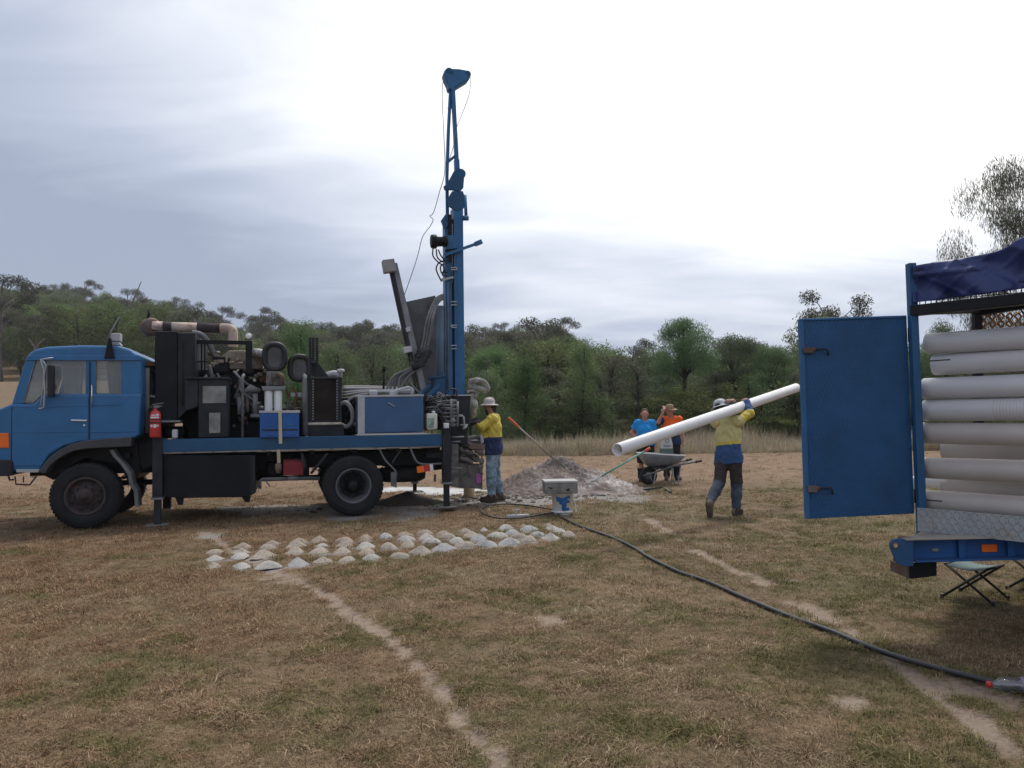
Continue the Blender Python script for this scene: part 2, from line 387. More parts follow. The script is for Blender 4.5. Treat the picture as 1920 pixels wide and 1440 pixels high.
# ------------------------------------------------------------------ foliage
def leaf_material(name, stops, trans=.35, huev=.12):
    m = bpy.data.materials.new(name); m.use_nodes = True; n = NT(m.node_tree)
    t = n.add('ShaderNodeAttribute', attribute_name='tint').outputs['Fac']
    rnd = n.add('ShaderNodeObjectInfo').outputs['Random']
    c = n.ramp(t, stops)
    hs = n.add('ShaderNodeHueSaturation', inp={'Color': c, 'Hue': n.maprange(rnd, 0, 1, .5 - .025, .5 + .03, False), 'Saturation': n.maprange(n.math('FRACT', n.math('MULTIPLY', rnd, 7.3)), 0, 1, .7, 1.15, False),
                                              'Value': n.maprange(n.math('FRACT', n.math('MULTIPLY', rnd, 3.7)), 0, 1, 1 - huev * 2.2, 1 + huev * 2.2, False)}).outputs[0]
    b = n.n['Principled BSDF']; out = n.n['Material Output']
    n.l.new(hs, b.inputs['Base Color']); b.inputs['Roughness'].default_value = .65; b.inputs['Specular IOR Level'].default_value = .25
    tr = n.add('ShaderNodeBsdfTranslucent', inp={'Color': hs})
    mx = n.add('ShaderNodeMixShader', inp={0: trans, 1: b.outputs[0], 2: tr.outputs[0]})
    n.l.new(mx.outputs[0], out.inputs[0]); return m
LEAF_WISP = leaf_material('wispy_leaves', [(0, (.062, .105, .040)), (.5, (.115, .182, .070)), (1, (.185, .26, .11))])
LEAF_OLIVE = leaf_material('olive_leaves', [(0, (.045, .060, .020)), (.5, (.098, .122, .040)), (1, (.18, .20, .078))])
LEAF_LIGHT = leaf_material('light_green_leaves', [(0, (.085, .115, .040)), (.5, (.155, .195, .07)), (1, (.24, .28, .11))])
LEAF_HANG = leaf_material('hanging_leaves', [(0, (.10, .11, .075)), (.5, (.17, .18, .125)), (1, (.25, .26, .18))], .5)
LEAF_GREY = leaf_material('grey_leaves', [(0, (.062, .064, .042)), (.5, (.115, .115, .075)), (1, (.18, .175, .12))])
STRAW_M = leaf_material('straw', [(0, (.20, .155, .095)), (.5, (.37, .30, .195)), (1, (.66, .57, .42))], .35, .08)
BARK_M = pm('dark_bark', (.040, .033, .027), .9, var=.35, vscale=6, bump=.6, bscale=20)
BARK_PALE = pm('grey_bark', (.17, .15, .13), .9, var=.35, vscale=5, bump=.5, bscale=20)

def leaves(rng, centers, n_each, spread, size, droop=.0, axis_jit=1.0):
    """Leaf faces scattered round cluster centres: verts, faces, tint."""
    C = np.repeat(np.asarray(centers), n_each, 0); N = len(C)
    sp = np.asarray(spread) if np.ndim(spread) else np.full(3, spread)
    off = rng.normal(0, 1, (N, 3)); off /= np.maximum(np.linalg.norm(off, axis=1, keepdims=True), 1e-6)
    off *= (rng.random((N, 1)) ** .45); P = C + off * sp
    d = rng.normal(0, 1, (N, 3)) * axis_jit; d[:, 2] -= droop * 2; d /= np.linalg.norm(d, axis=1, keepdims=True)
    s = np.cross(d, rng.normal(0, 1, (N, 3))); s /= np.maximum(np.linalg.norm(s, axis=1, keepdims=True), 1e-6)
    L = size[0] * (.6 + .8 * rng.random((N, 1))); W = size[1] * (.6 + .8 * rng.random((N, 1)))
    v = np.stack([P, P + d * L * .5 + s * W * .5, P + d * L, P + d * L * .5 - s * W * .5], 1).reshape(-1, 3)
    f = np.arange(N * 4).reshape(-1, 4)
    cl = np.repeat(rng.random(len(centers)), n_each)
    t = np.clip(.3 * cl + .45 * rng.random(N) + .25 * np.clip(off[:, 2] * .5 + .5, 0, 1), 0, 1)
    return v, f, t

def trunk_mb(rng, H, r, tips, fork=.35, lean=0.0):
    mb = MB(); pts = []
    for i in range(7):
        t = i / 6; pts.append((lean * t * H + .03 * H * math.sin(3 * t + r * 90), .02 * H * math.sin(4.1 * t + 1), t * H * .9 - .25 * (i == 0)))
    mb.tube(pts, [r * (1.15 - .85 * i / 6) for i in range(7)], 7)
    for tp in tips:
        z0 = max(fork * H, min(tp[2] - .12 * H, .82 * H)) * (.8 + .2 * rng.random())
        k = z0 / (H * .9) * 6; a = pts[int(k)]; b = pts[min(int(k) + 1, 6)]; q = k - int(k)
        p0 = [a[j] * (1 - q) + b[j] * q for j in range(3)]
        mid = [p0[j] * .5 + tp[j] * .5 for j in range(3)]; mid[2] += .04 * H
        mb.tube([p0, mid, tp], [r * .38, r * .22, r * .06], 5, caps=False)
    return mb

def crown_points(rng, kind, H):
    P = []
    if kind == 'dome':            # clear trunk, rounded drooping crown
        for _ in range(74):
            a = rng.random() * 2 * PI; u = rng.random() ** .5; z = .56 + .38 * rng.random()
            rad = .25 * H * math.sqrt(max(.06, 1 - ((z - .68) / .30) ** 2)) * u
            P.append((rad * math.cos(a), rad * math.sin(a), z * H))
    elif kind == 'weeping':       # fine hanging foliage in a broad loose crown
        for _ in range(95):
            a = rng.random() * 2 * PI; z = .30 + .64 * rng.random(); u = rng.random() ** .5
            rad = .36 * H * math.sqrt(max(.05, 1 - ((z - .58) / .42) ** 2)) * u
            P.append((rad * math.cos(a), rad * math.sin(a), z * H))
    elif kind == 'cone':          # leafy almost to the ground
        for _ in range(70):
            a = rng.random() * 2 * PI; z = .08 + .86 * rng.random() ** .85
            rad = .30 * H * (1.06 - z) ** .7 * rng.random() ** .5
            P.append((rad * math.cos(a), rad * math.sin(a), z * H))
    elif kind == 'gum':           # separate clumps on bare limbs
        for _ in range(15):
            a = rng.random() * 2 * PI; z = .55 + .42 * rng.random(); rad = .36 * H * (.3 + .7 * rng.random()) * (1.25 - .6 * z)
            P.append((rad * math.cos(a), rad * math.sin(a), z * H))
    elif kind == 'broad':         # full olive bush crown
        for _ in range(60):
            a = rng.random() * 2 * PI; z = .28 + .66 * rng.random(); u = rng.random() ** .5
            rad = .40 * H * math.sqrt(max(.04, 1 - ((z - .55) / .45) ** 2)) * u
            P.append((rad * math.cos(a), rad * math.sin(a), z * H))
    elif kind == 'sapling':
        for _ in range(18):
            a = rng.random() * 2 * PI; z = .5 + .46 * rng.random(); rad = .13 * H * rng.random() ** .5 * (1.5 - z)
            P.append((rad * math.cos(a), rad * math.sin(a), z * H))
    return P
def tree_meshes(seed, kind, H, leafm, bark, r, n_each, spread, size, droop, fine=1.0):
    rng = np.random.default_rng(seed)
    P = crown_points(rng, kind, H)
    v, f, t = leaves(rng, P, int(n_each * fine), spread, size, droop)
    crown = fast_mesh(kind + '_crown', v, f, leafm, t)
    tips = [P[i] for i in rng.choice(len(P), min(len(P), 16 if kind != 'gum' else 15), replace=False)]
    mb = trunk_mb(rng, H, r, tips, .52 if kind == 'dome' else .35)
    tm = bpy.data.meshes.new(kind + '_trunk'); tm.from_pydata(mb.v, [], mb.f); tm.materials.append(bark)
    tm.polygons.foreach_set('use_smooth', mb.sm); tm.update()
    return tm, crown, H
TREES = {
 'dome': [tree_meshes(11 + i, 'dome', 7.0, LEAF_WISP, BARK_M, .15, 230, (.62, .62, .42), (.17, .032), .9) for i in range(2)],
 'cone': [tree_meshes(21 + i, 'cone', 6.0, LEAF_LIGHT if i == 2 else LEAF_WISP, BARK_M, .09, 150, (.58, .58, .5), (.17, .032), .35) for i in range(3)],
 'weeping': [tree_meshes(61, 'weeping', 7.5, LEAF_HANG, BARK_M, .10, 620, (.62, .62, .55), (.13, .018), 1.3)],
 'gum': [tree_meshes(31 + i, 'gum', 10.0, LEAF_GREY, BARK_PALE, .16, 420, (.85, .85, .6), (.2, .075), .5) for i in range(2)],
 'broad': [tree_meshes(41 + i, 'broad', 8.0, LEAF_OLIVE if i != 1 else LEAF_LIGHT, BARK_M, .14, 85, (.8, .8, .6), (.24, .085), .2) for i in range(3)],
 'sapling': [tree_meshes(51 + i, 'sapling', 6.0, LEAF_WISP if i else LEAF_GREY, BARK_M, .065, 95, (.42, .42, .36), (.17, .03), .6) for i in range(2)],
}
def place_tree(name, kind, var, x, y, h, label, group=None, wide=1.0, rz=None, cat='tree'):
    tm, cm, H = TREES[kind][var % len(TREES[kind])]; s = h / H
    e = empty(name, (x, y, float(ground_z(x, y))), RNG.random() * 6.28 if rz is None else rz); e.scale = (s * wide, s * wide, s)
    for nm, mm in (('trunk', tm), ('crown', cm)):
        o = bpy.data.objects.new(nm, mm); COL.objects.link(o); o.parent = e
    return tag(e, label, cat, group)
def tree_at(px, top, Y, name, kind, var, label, group=None, wide=1.0, cat='tree'):
    p = at_depth(px, top, Y); return place_tree(name, kind, var, p.x, Y, p.z - float(ground_z(p.x, Y)), label, group, wide, cat=cat)
tree_at(1283, 590, 38, 'domed_tree', 'dome', 0, 'tallest domed grey-green tree, dark bare trunk rising behind the man in the orange shirt', wide=.92)
tree_at(1372, 622, 41, 'domed_tree', 'dome', 1, 'rounded green tree just above the walker carrying the pipe', wide=1.1)
tree_at(1445, 642, 40, 'domed_tree', 'dome', 1, 'rounded green tree rising above the raised end of the carried pipe', wide=.95)
tree_at(1092, 632, 36, 'bushy_tree', 'cone', 0, 'tall pale grey-green bushy tree leafy down to the straw grass, behind the spoil heap', wide=.98)
tree_at(985, 668, 35, 'bushy_tree', 'cone', 1, 'pale bushy tree behind the long shovel handle, beside the driller', wide=1.05)
tree_at(925, 690, 34.5, 'bushy_tree', 'cone', 0, 'pale low bushy tree directly behind the helmet of the driller', wide=1.25)
tree_at(1188, 668, 35, 'sapling_tree', 'sapling', 0, 'slender sapling on a thin dark stem behind the woman in blue', wide=1.6)
tree_at(1560, 548, 66, 'gum_tree', 'gum', 0, 'gum tree with separate dark leaf clumps showing above the open blue door', wide=.95)
tree_at(1522, 585, 42, 'yellow_green_tree', 'broad', 1, 'yellow-green tree crown at the left edge of the blue door', wide=.7)
tree_at(1768, 598, 34, 'bushy_tree', 'cone', 1, 'pale bushy tree seen between the corner post and the pipe stack', wide=.8)
tree_at(1935, 280, 19, 'weeping_tree', 'weeping', 0, 'large weeping tree rising behind the blue tarpaulin at the right edge', wide=.68)
tree_at(560, 596, 43, 'bushy_tree', 'cone', 0, 'tall pale bushy tree behind the round air filters of the rig', wide=1.15)
tree_at(630, 640, 41, 'bushy_tree', 'cone', 2, 'bright green bushy tree behind the oil cooler of the rig', wide=1.2)
tree_at(700, 640, 47, 'olive_tree', 'broad', 0, 'dark olive tree between the bright green tree and the tilted beam', wide=.85)
tree_at(1005, 592, 78, 'gum_tree', 'gum', 1, 'gum tree with an open crown standing up over the ridge right of the mast', wide=1.3)
_a, _b, _c = at_depth(249, 566, 105), at_depth(265, 528, 105), at_depth(258, 545, 105); dead = empty('dead_tree', (_a.x, 105, float(ground_z(_a.x, 105))))
mb = MB(); mb.tube([Vector((0, 0, 0)), (_a - dead.location), (_b - dead.location)], [.16, .12, .05], 6); mb.build('trunk', BARK_PALE, dead)
mb = MB(); mb.tube([_c - dead.location + Vector((-.3, 0, -.9)), _c - dead.location + Vector((.6, 0, -1.5)), _c - dead.location + Vector((1.1, 0, -1.0))], [.08, .06, .03], 5); mb.build('branch', BARK_PALE, dead)
tag(dead, 'bare dead trunk leaning above the wooded ridge behind the exhaust pipe', 'tree')
tree_at(1236, 700, 37, 'sapling_tree', 'sapling', 1, 'small sapling between the woman in blue and the tallest domed tree', wide=1.5)
k = 0
rr = np.random.default_rng(99)
KIND_WORDS = {'cone': ('bushy_tree', 'grey-green bushy tree in the belt behind the tall straw grass'),
              'dome': ('domed_tree', 'domed tree on a dark trunk in the belt behind the tall straw grass'),
              'broad': ('olive_tree', 'full olive tree in the belt behind the tall straw grass'),
              'sapling': ('sapling_tree', 'thin sapling in the belt behind the tall straw grass')}
while k < 46:
    Y = 43 + 18 * rr.random(); b = -.27 + .98 * rr.random(); x = b * Y
    kind = ('cone', 'cone', 'dome', 'broad', 'broad', 'sapling', 'sapling')[rr.integers(7)]
    h = {'cone': 4.6, 'dome': 6.0, 'broad': 5.0, 'sapling': 5.2}[kind] * (.75 + .4 * rr.random()) * (.7 + .3 * smooth(34, 50, Y))
    place_tree(KIND_WORDS[kind][0], kind, int(rr.integers(3)), x, Y, float(h), KIND_WORDS[kind][1], 'trees in the belt behind the straw grass', 1.0 + .25 * rr.random()); k += 1

for px_, top_, Y_, w_ in ((1405, 668, 38, 1.3), (1425, 690, 37, 1.1), (1475, 660, 39, 1.4), (1340, 690, 39.5, 1.2), (1150, 660, 38, 1.5), (1120, 690, 36, 1.3), (1040, 680, 38, 1.4), (905, 660, 37, 1.5), (1490, 690, 36.5, 1.2), (1215, 672, 41, 1.5)):
    tree_at(px_, top_, Y_, 'sapling_tree', 'sapling', int(px_) % 2, 'slender dark-stemmed sapling at the front edge of the wood just behind the straw grass', 'saplings at the edge of the wood', w_)
# geometry-nodes scatter: one object of "stuff" from points, with a few source meshes kept outside the scene
def scatter(name, pts, scale, rotz, index, sources, tilt=None):
    src = bpy.data.collections.new(name + '_source')
    for i, mm in enumerate(sources):
        o = bpy.data.objects.new('%s_piece_%02d' % (name, i), mm); src.objects.link(o)
    me = bpy.data.meshes.new(name); n = len(pts)
    me.vertices.add(n); me.vertices.foreach_set('co', np.asarray(pts, np.float32).ravel())
    a = me.attributes.new('size', 'FLOAT_VECTOR', 'POINT'); a.data.foreach_set('vector', np.asarray(scale, np.float32).ravel())
    rot = np.zeros((n, 3), np.float32); rot[:, 2] = rotz
    if tilt is not None: rot[:, 0] = tilt[:, 0]; rot[:, 1] = tilt[:, 1]
    a = me.attributes.new('turn', 'FLOAT_VECTOR', 'POINT'); a.data.foreach_set('vector', rot.ravel())
    a = me.attributes.new('pick', 'INT', 'POINT'); a.data.foreach_set('value', np.asarray(index, np.int32))
    me.update()
    o = bpy.data.objects.new(name, me); COL.objects.link(o)
    ng = bpy.data.node_groups.new(name + '_scatter', 'GeometryNodeTree')
    ng.interface.new_socket('Geometry', in_out='INPUT', socket_type='NodeSocketGeometry')
    ng.interface.new_socket('Geometry', in_out='OUTPUT', socket_type='NodeSocketGeometry')
    N = ng.nodes; L = ng.links
    gi = N.new('NodeGroupInput'); go = N.new('NodeGroupOutput')
    ci = N.new('GeometryNodeCollectionInfo'); ci.inputs['Collection'].default_value = src; ci.inputs['Separate Children'].default_value = True; ci.inputs['Reset Children'].default_value = True
    ip = N.new('GeometryNodeInstanceOnPoints'); ip.inputs['Pick Instance'].default_value = True
    def named(k, t):
        q = N.new('GeometryNodeInputNamedAttribute'); q.data_type = t; q.inputs['Name'].default_value = k; return q.outputs['Attribute']
    e2r = N.new('FunctionNodeEulerToRotation'); L.new(named('turn', 'FLOAT_VECTOR'), e2r.inputs[0])
    L.new(gi.outputs[0], ip.inputs['Points']); L.new(ci.outputs[0], ip.inputs['Instance'])
    L.new(named('pick', 'INT'), ip.inputs['Instance Index']); L.new(e2r.outputs[0], ip.inputs['Rotation']); L.new(named('size', 'FLOAT_VECTOR'), ip.inputs['Scale'])
    L.new(ip.outputs[0], go.inputs[0])
    md_ = o.modifiers.new('scatter', 'NODES'); md_.node_group = ng
    return tag(o, kind='stuff')
def joined(name, tm, cm):
    """trunk and crown of one tree as a single source mesh."""
    bm = bmesh.new(); bm.from_mesh(cm)
    n0 = len(bm.faces); bm.from_mesh(tm); bm.faces.ensure_lookup_table()
    for f_ in bm.faces[n0:]: f_.material_index = 1
    me = bpy.data.meshes.new(name); bm.to_mesh(me); bm.free()
    me.materials.append(cm.materials[0]); me.materials.append(tm.materials[0]); return me
WOOD = [(joined('wood_tree', *TREES[k_][v_][:2]), TREES[k_][v_][2]) for k_, v_ in (('broad', 0), ('broad', 1), ('broad', 2), ('gum', 0), ('gum', 1), ('cone', 0), ('dome', 0), ('cone', 2))]
rr = np.random.default_rng(5)
pts, sc, ro, ix = [], [], [], []
while len(pts) < 1500:
    Y = math.sqrt(44 ** 2 + (225 ** 2 - 44 ** 2) * rr.random()); b = -.9 + 1.85 * rr.random()
    if b < -.30 and Y < 72 + 12 * smooth(-.3, -.6, b): continue
    x = b * Y; i = int(rr.choice([0, 0, 0, 1, 2, 2, 2, 4, 5, 6, 7], 1)[0])
    h = (6.0 + 4.0 * rr.random()) * (1.0 if Y > 70 else .75) * (1.25 if i in (3, 4) else 1) * (1 - .13 * float(smooth(.05, .14, b)) * float(1 - smooth(.45, .6, b)))
    s = h / WOOD[i][1]; pts.append((x, Y, float(ground_z(x, Y)) - .1)); sc.append((s * (1 + .35 * rr.random()), s * (1 + .35 * rr.random()), s)); ro.append(rr.random() * 6.28); ix.append(i)
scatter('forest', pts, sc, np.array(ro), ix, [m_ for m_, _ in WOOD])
# low scrub under the belt
pts, sc, ro, ix = [], [], [], []
while len(pts) < 420:
    Y = 35 + 60 * rr.random() ** 1.3; b = -.45 + 1.3 * rr.random(); x = b * Y
    if b < -.3 and Y < 70: continue
    i = int(rr.choice([0, 1, 2])); s = (.9 + 1.5 * rr.random()) / 6.0
    pts.append((x, Y, float(ground_z(x, Y)))); sc.append((s * 1.9, s * 1.9, s)); ro.append(rr.random() * 6.28); ix.append(i)
scatter('undergrowth', pts, sc, np.array(ro), ix, [TREES['cone'][0][1], TREES['cone'][1][1], TREES['broad'][0][1]])

# ------------------------------------------------------------------ grass
def grass_material(name):
    m = bpy.data.materials.new(name); m.use_nodes = True; n = NT(m.node_tree)
    pos = n.add('ShaderNodeNewGeometry').outputs['Position']
    t = n.add('ShaderNodeAttribute', attribute_name='tint').outputs['Fac']
    rnd = n.add('ShaderNodeObjectInfo').outputs['Random']
    v = n.math('ADD', n.math('MULTIPLY', t, .6), n.math('MULTIPLY', rnd, .4))
    straw = n.ramp(v, [(0, (.080, .056, .030)), (.4, (.235, .170, .097)), (.75, (.45, .34, .21)), (1, (.80, .67, .48))])
    brown = n.ramp(v, [(0, (.072, .040, .022)), (.45, (.24, .138, .076)), (.8, (.45, .295, .175)), (1, (.72, .54, .36))])
    green = n.ramp(v, [(0, (.04, .046, .014)), (.5, (.13, .128, .044)), (1, (.37, .31, .13))])
    sx0 = n.add('ShaderNodeSeparateXYZ', inp={0: pos}).outputs
    big = n.math('ADD', n.noise(pos, .7, 5, .65, .5), n.math('MULTIPLY', n.math('MAXIMUM', n.math('MINIMUM', sx0[0], 2.0), -3.0), .022)); big2 = n.noise(pos, 1.1, 5, .65, .2)
    sx = n.add('ShaderNodeSeparateXYZ', inp={0: pos}).outputs
    redl = n.maprange(n.math('ADD', n.math('MULTIPLY', sx[0], -.16), n.math('MULTIPLY', n.math('ADD', big2, -.5), 3.2)), -.35, .9, .15, .9)
    c = n.mix(redl, straw, brown)
    c = n.mix(n.maprange(n.math('ADD', big, n.math('MULTIPLY', n.math('ADD', n.noise(pos, 4.5, 3, .6), -.5), .5)), .455, .60, .0, .85), c, green)
    b = set_bsdf(n, col=c, rough=.75, spec=.15)
    tr = n.add('ShaderNodeBsdfTranslucent', inp={'Color': c}); out = n.n['Material Output']
    n.l.new(n.add('ShaderNodeMixShader', inp={0: .25, 1: b.outputs[0], 2: tr.outputs[0]}).outputs[0], out.inputs[0]); return m
GRASS_M = grass_material('dry_grass_blades')
def tuft(seed, n, h, wd, flat, rad):
    rng = np.random.default_rng(seed); V = []; Fc = []; T = []
    for i in range(n):
        a = rng.random() * 2 * PI; r0 = rad * rng.random() ** .5; b = np.array([r0 * math.cos(a), r0 * math.sin(a), -.004])
        a2 = a + rng.normal(0, .9); L = h * (.5 + .8 * rng.random()); fl = np.clip(flat + rng.normal(0, .22), 0, .97)
        d = np.array([math.cos(a2), math.sin(a2), 0]); up = np.array([0, 0, 1.0]); s = np.array([-math.sin(a2), math.cos(a2), 0]) * wd * (.6 + .7 * rng.random()) * .5
        m = b + (d * fl * .75 + up * (1 - fl * .72)) * L * .55
        e = b + (d * (fl + .15) + up * (1 - fl) * .95) * L
        o = len(V); V += [b - s, b + s, m + s * .8, m - s * .8, e]; Fc.append((o, o + 1, o + 2, o + 3)); Fc.append((o + 3, o + 2, o + 4, o + 4)); t = rng.random(); T += [t, t]
    me = bpy.data.meshes.new('grass_tuft'); me.from_pydata([tuple(p) for p in V], [], [f if f[2] != f[3] else f[:3] for f in Fc])
    at = me.attributes.new('tint', 'FLOAT', 'FACE'); at.data.foreach_set('value', np.array(T, np.float32)); return me
TUFTS = []
for i in range(8):
    m_ = tuft(300 + i, (26, 22, 30, 20, 16, 14, 24, 28)[i], (.035, .045, .03, .055, .04, .028, .05, .036)[i], .0042, (.75, .6, .85, .55, .7, .9, .65, .8)[i], .055)
    m_.materials.append(GRASS_M); TUFTS.append(m_)
for i in range(3):
    m_ = tuft(350 + i, (7, 9, 5)[i], (.085, .07, .105)[i], .0034, .90, .05); m_.materials.append(GRASS_M); TUFTS.append(m_)
pts, sc, ro, ix = [], [], [], []
rr = np.random.default_rng(17)
def grass_zone(y0, y1, dens, grow):
    A = .72 * (y1 ** 2 - y0 ** 2); n = int(A * dens)
    Y = np.sqrt(y0 ** 2 + (y1 ** 2 - y0 ** 2) * rr.random(n)); X = (-.74 + 1.48 * rr.random(n)) * Y
    d, s_, p_, r_ = masks(X, Y)
    cl = .6 * vnoise(X, Y, .8, 21) + .4 * vnoise(X, Y, .25, 22)
    keep = rr.random(n) < np.clip(.30 + 1.1 * cl, .3, 1) * (1 - .97 * smooth(.15, .6, d)) * (1 - s_) * (1 - .85 * smooth(.25, .85, p_)) * (1 - .6 * r_)
    X, Y, cl = X[keep], Y[keep], cl[keep]; n = len(X)
    hc = smooth(.35, .8, .55 * vnoise(X, Y, .33, 31) + .45 * vnoise(X, Y, .12, 33))
    S = grow * (.55 + .6 * rr.random(n) ** 1.5) * (.7 + .6 * hc)
    pts.append(np.stack([X, Y, ground_z(X, Y)], -1)); sc.append(np.stack([S, S, S * (.8 + .5 * rr.random(n))], -1)); ro.append(rr.random(n) * 6.28); ix.append(rr.integers(0, 11, n))
grass_zone(2.6, 6.0, 1700, 1.05); grass_zone(6.0, 10.0, 850, 1.25); grass_zone(10.0, 16.0, 260, 1.6); grass_zone(16.0, 29.0, 40, 2.0)
scatter('dry_grass', np.concatenate(pts), np.concatenate(sc), np.concatenate(ro), np.concatenate(ix), TUFTS)
# tall straw grass band at the edge of the clearing
STALKS = []
for i in range(4):
    m_ = tuft(400 + i, 40, (.85, .6, 1.05, .75)[i], .011, .22, .30); m_.materials.append(STRAW_M); STALKS.append(m_)
n = 6500; Y = 29.4 + 6.5 * rr.random(n) ** 1.3; X = (-.36 + 1.2 * rr.random(n)) * Y; Y = Y + .5 * wob(X, Y * 0, .35, 3)
S = (.35 + .75 * rr.random(n) ** .8) * (.8 + .35 * wob(X, Y, .5, 8)) * smooth(29.0, 31.5, Y + .6) + .12
scatter('straw_grass', np.stack([X, Y, ground_z(X, Y)], -1), np.stack([S * 1.1, S * 1.1, S], -1), rr.random(n) * 6.28, rr.integers(0, 4, n), STALKS)
# ------------------------------------------------------------------ drilling truck
FW = on_ground(160, 993); RW = on_ground(663, 969)
TANG = math.atan2(RW.y - FW.y, RW.x - FW.x)
TU = Vector((math.cos(TANG), math.sin(TANG), 0)); TV = Vector((-math.sin(TANG), math.cos(TANG), 0))
def T(px, py, v=0.0):
    """point of the truck's own frame (along, away from the camera side, up) seen at a pixel, on the plane v"""
    d = ray(px, py); o = CAM_P - FW
    t = (v - o.dot(TV)) / d.dot(TV); p = o + d * t
    return Vector((p.dot(TU), v, p.z))
def TP(pix, v): return [(q.x, q.z) for q in (T(a, b, v) for a, b in pix)]
def tbox(mb, x0, y0, x1, y1, v0, v1):
    xm, ym = (x0 + x1) / 2, (y0 + y1) / 2
    return mb.box((T(x0, ym, v0).x, v0, T(xm, y1, v0).z), (T(x1, ym, v0).x, v1, T(xm, y0, v0).z))
def tprism(mb, pix, v0, v1): return mb.prism(TP(pix, v0), v0, v1)

BLUE = pm('truck_blue', (.013, .126, .305), .30, var=.10, vscale=2.0, dust=.14, dustcol=(.24, .28, .33), dscale=4, spec=.6)
DECKBLUE = pm('deck_blue', (.014, .075, .165), .5, var=.12, dust=.2, dustcol=(.22, .23, .24))
MASTBLUE = pm('mast_blue', (.024, .125, .275), .4, var=.12, dust=.12, dustcol=(.3, .33, .36))
BLACK = pm('black_paint', (.007, .008, .010), .5, var=.3, dust=.06, dustcol=(.12, .115, .11), spec=.25)
GREYBLACK = pm('dusty_black_steel', (.020, .022, .027), .55, var=.35, dust=.20, dustcol=(.17, .165, .16), spec=.3)
GREY = pm('grey_steel', (.22, .23, .24), .55, metal=.2, var=.2, dust=.35, dustcol=(.3, .28, .25))
PALEGREY = pm('pale_steel', (.42, .43, .44), .5, var=.15, dust=.3)
CHROME = pm('chrome', (.75, .75, .76), .18, metal=1.0, var=.05)
RUBBER = pm('tyre_rubber', (.014, .014, .016), .75, var=.3, dust=.2, dustcol=(.12, .11, .10), dscale=3)
RUSTY = pm('rusty_steel', (.13, .10, .085), .8, var=.3, rust=.8, dust=.3)
CREAM = pm('exhaust_wrap', (.58, .46, .38), .85, var=.2, rust=.35, rustcol=(.25, .12, .07))
DARKWRAP = pm('dark_wrap', (.055, .042, .042), .85, var=.3)
BROWNENG = pm('engine_brown', (.27, .225, .18), .8, var=.3, dust=.4, rust=.3)
CORE = pm('cooler_core', (.030, .020, .017), .8, var=.3, bump=.5, bscale=90)
WHITE = pm('white_plastic', (.72, .73, .73), .45, var=.06, dust=.15)
HOSEGREY = pm('dusty_hose', (.15, .15, .155), .75, var=.25, dust=.5, dustcol=(.36, .35, .33))
HOSEBLACK = pm('black_hose', (.02, .02, .022), .5, var=.2, dust=.12)
RED = pm('red_paint', (.50, .035, .03), .4, var=.1, dust=.1)
DARKRED = pm('dark_red_paint', (.24, .022, .03), .5, var=.15, dust=.15)
ORANGE = pm('orange_lens', (.85, .16, .02), .3, var=.05)
TIMBER = pm('weathered_timber', (.20, .15, .11), .85, var=.3, vscale=9)
PALETIMBER = pm('pale_plank', (.52, .46, .38), .8, var=.2, vscale=9)
STRAP = pm('cream_strap', (.50, .44, .30), .8, var=.1)
CUT = pm('dried_mud_steel', (.16, .15, .14), .85, var=.35, vscale=8, dust=.5, dustcol=(.28, .26, .23))
BOXBROWN = pm('brown_steel', (.17, .115, .095), .7, var=.2, dust=.3)
INTERIOR = pm('cab_interior', (.05, .05, .055), .8, var=.2)
PALEPANEL = pm('pale_panel', (.5, .5, .48), .7, var=.1)
def glass_material(name, tint, alpha):
    m = bpy.data.materials.new(name); m.use_nodes = True; n = NT(m.node_tree)
    n.n.remove(n.n['Principled BSDF'])
    tr = n.add('ShaderNodeBsdfTransparent', inp={'Color': (*tint, 1)}); gl_ = n.add('ShaderNodeBsdfGlossy', inp={'Roughness': .03})
    df = n.add('ShaderNodeBsdfDiffuse', inp={'Color': (.62, .64, .64, 1)})
    fr_ = n.add('ShaderNodeFresnel', inp={'IOR': 1.5})
    a = n.add('ShaderNodeMixShader', inp={0: n.math('ADD', n.math('MULTIPLY', fr_.outputs[0], .6), alpha), 1: tr.outputs[0], 2: gl_.outputs[0]})
    b = n.add('ShaderNodeMixShader', inp={0: .17 if alpha < .05 else .08, 1: a.outputs[0], 2: df.outputs[0]})
    n.l.new(b.outputs[0], n.n['Material Output'].inputs[0]); return m
GLASS = glass_material('window_glass', (.90, .93, .92), .02)

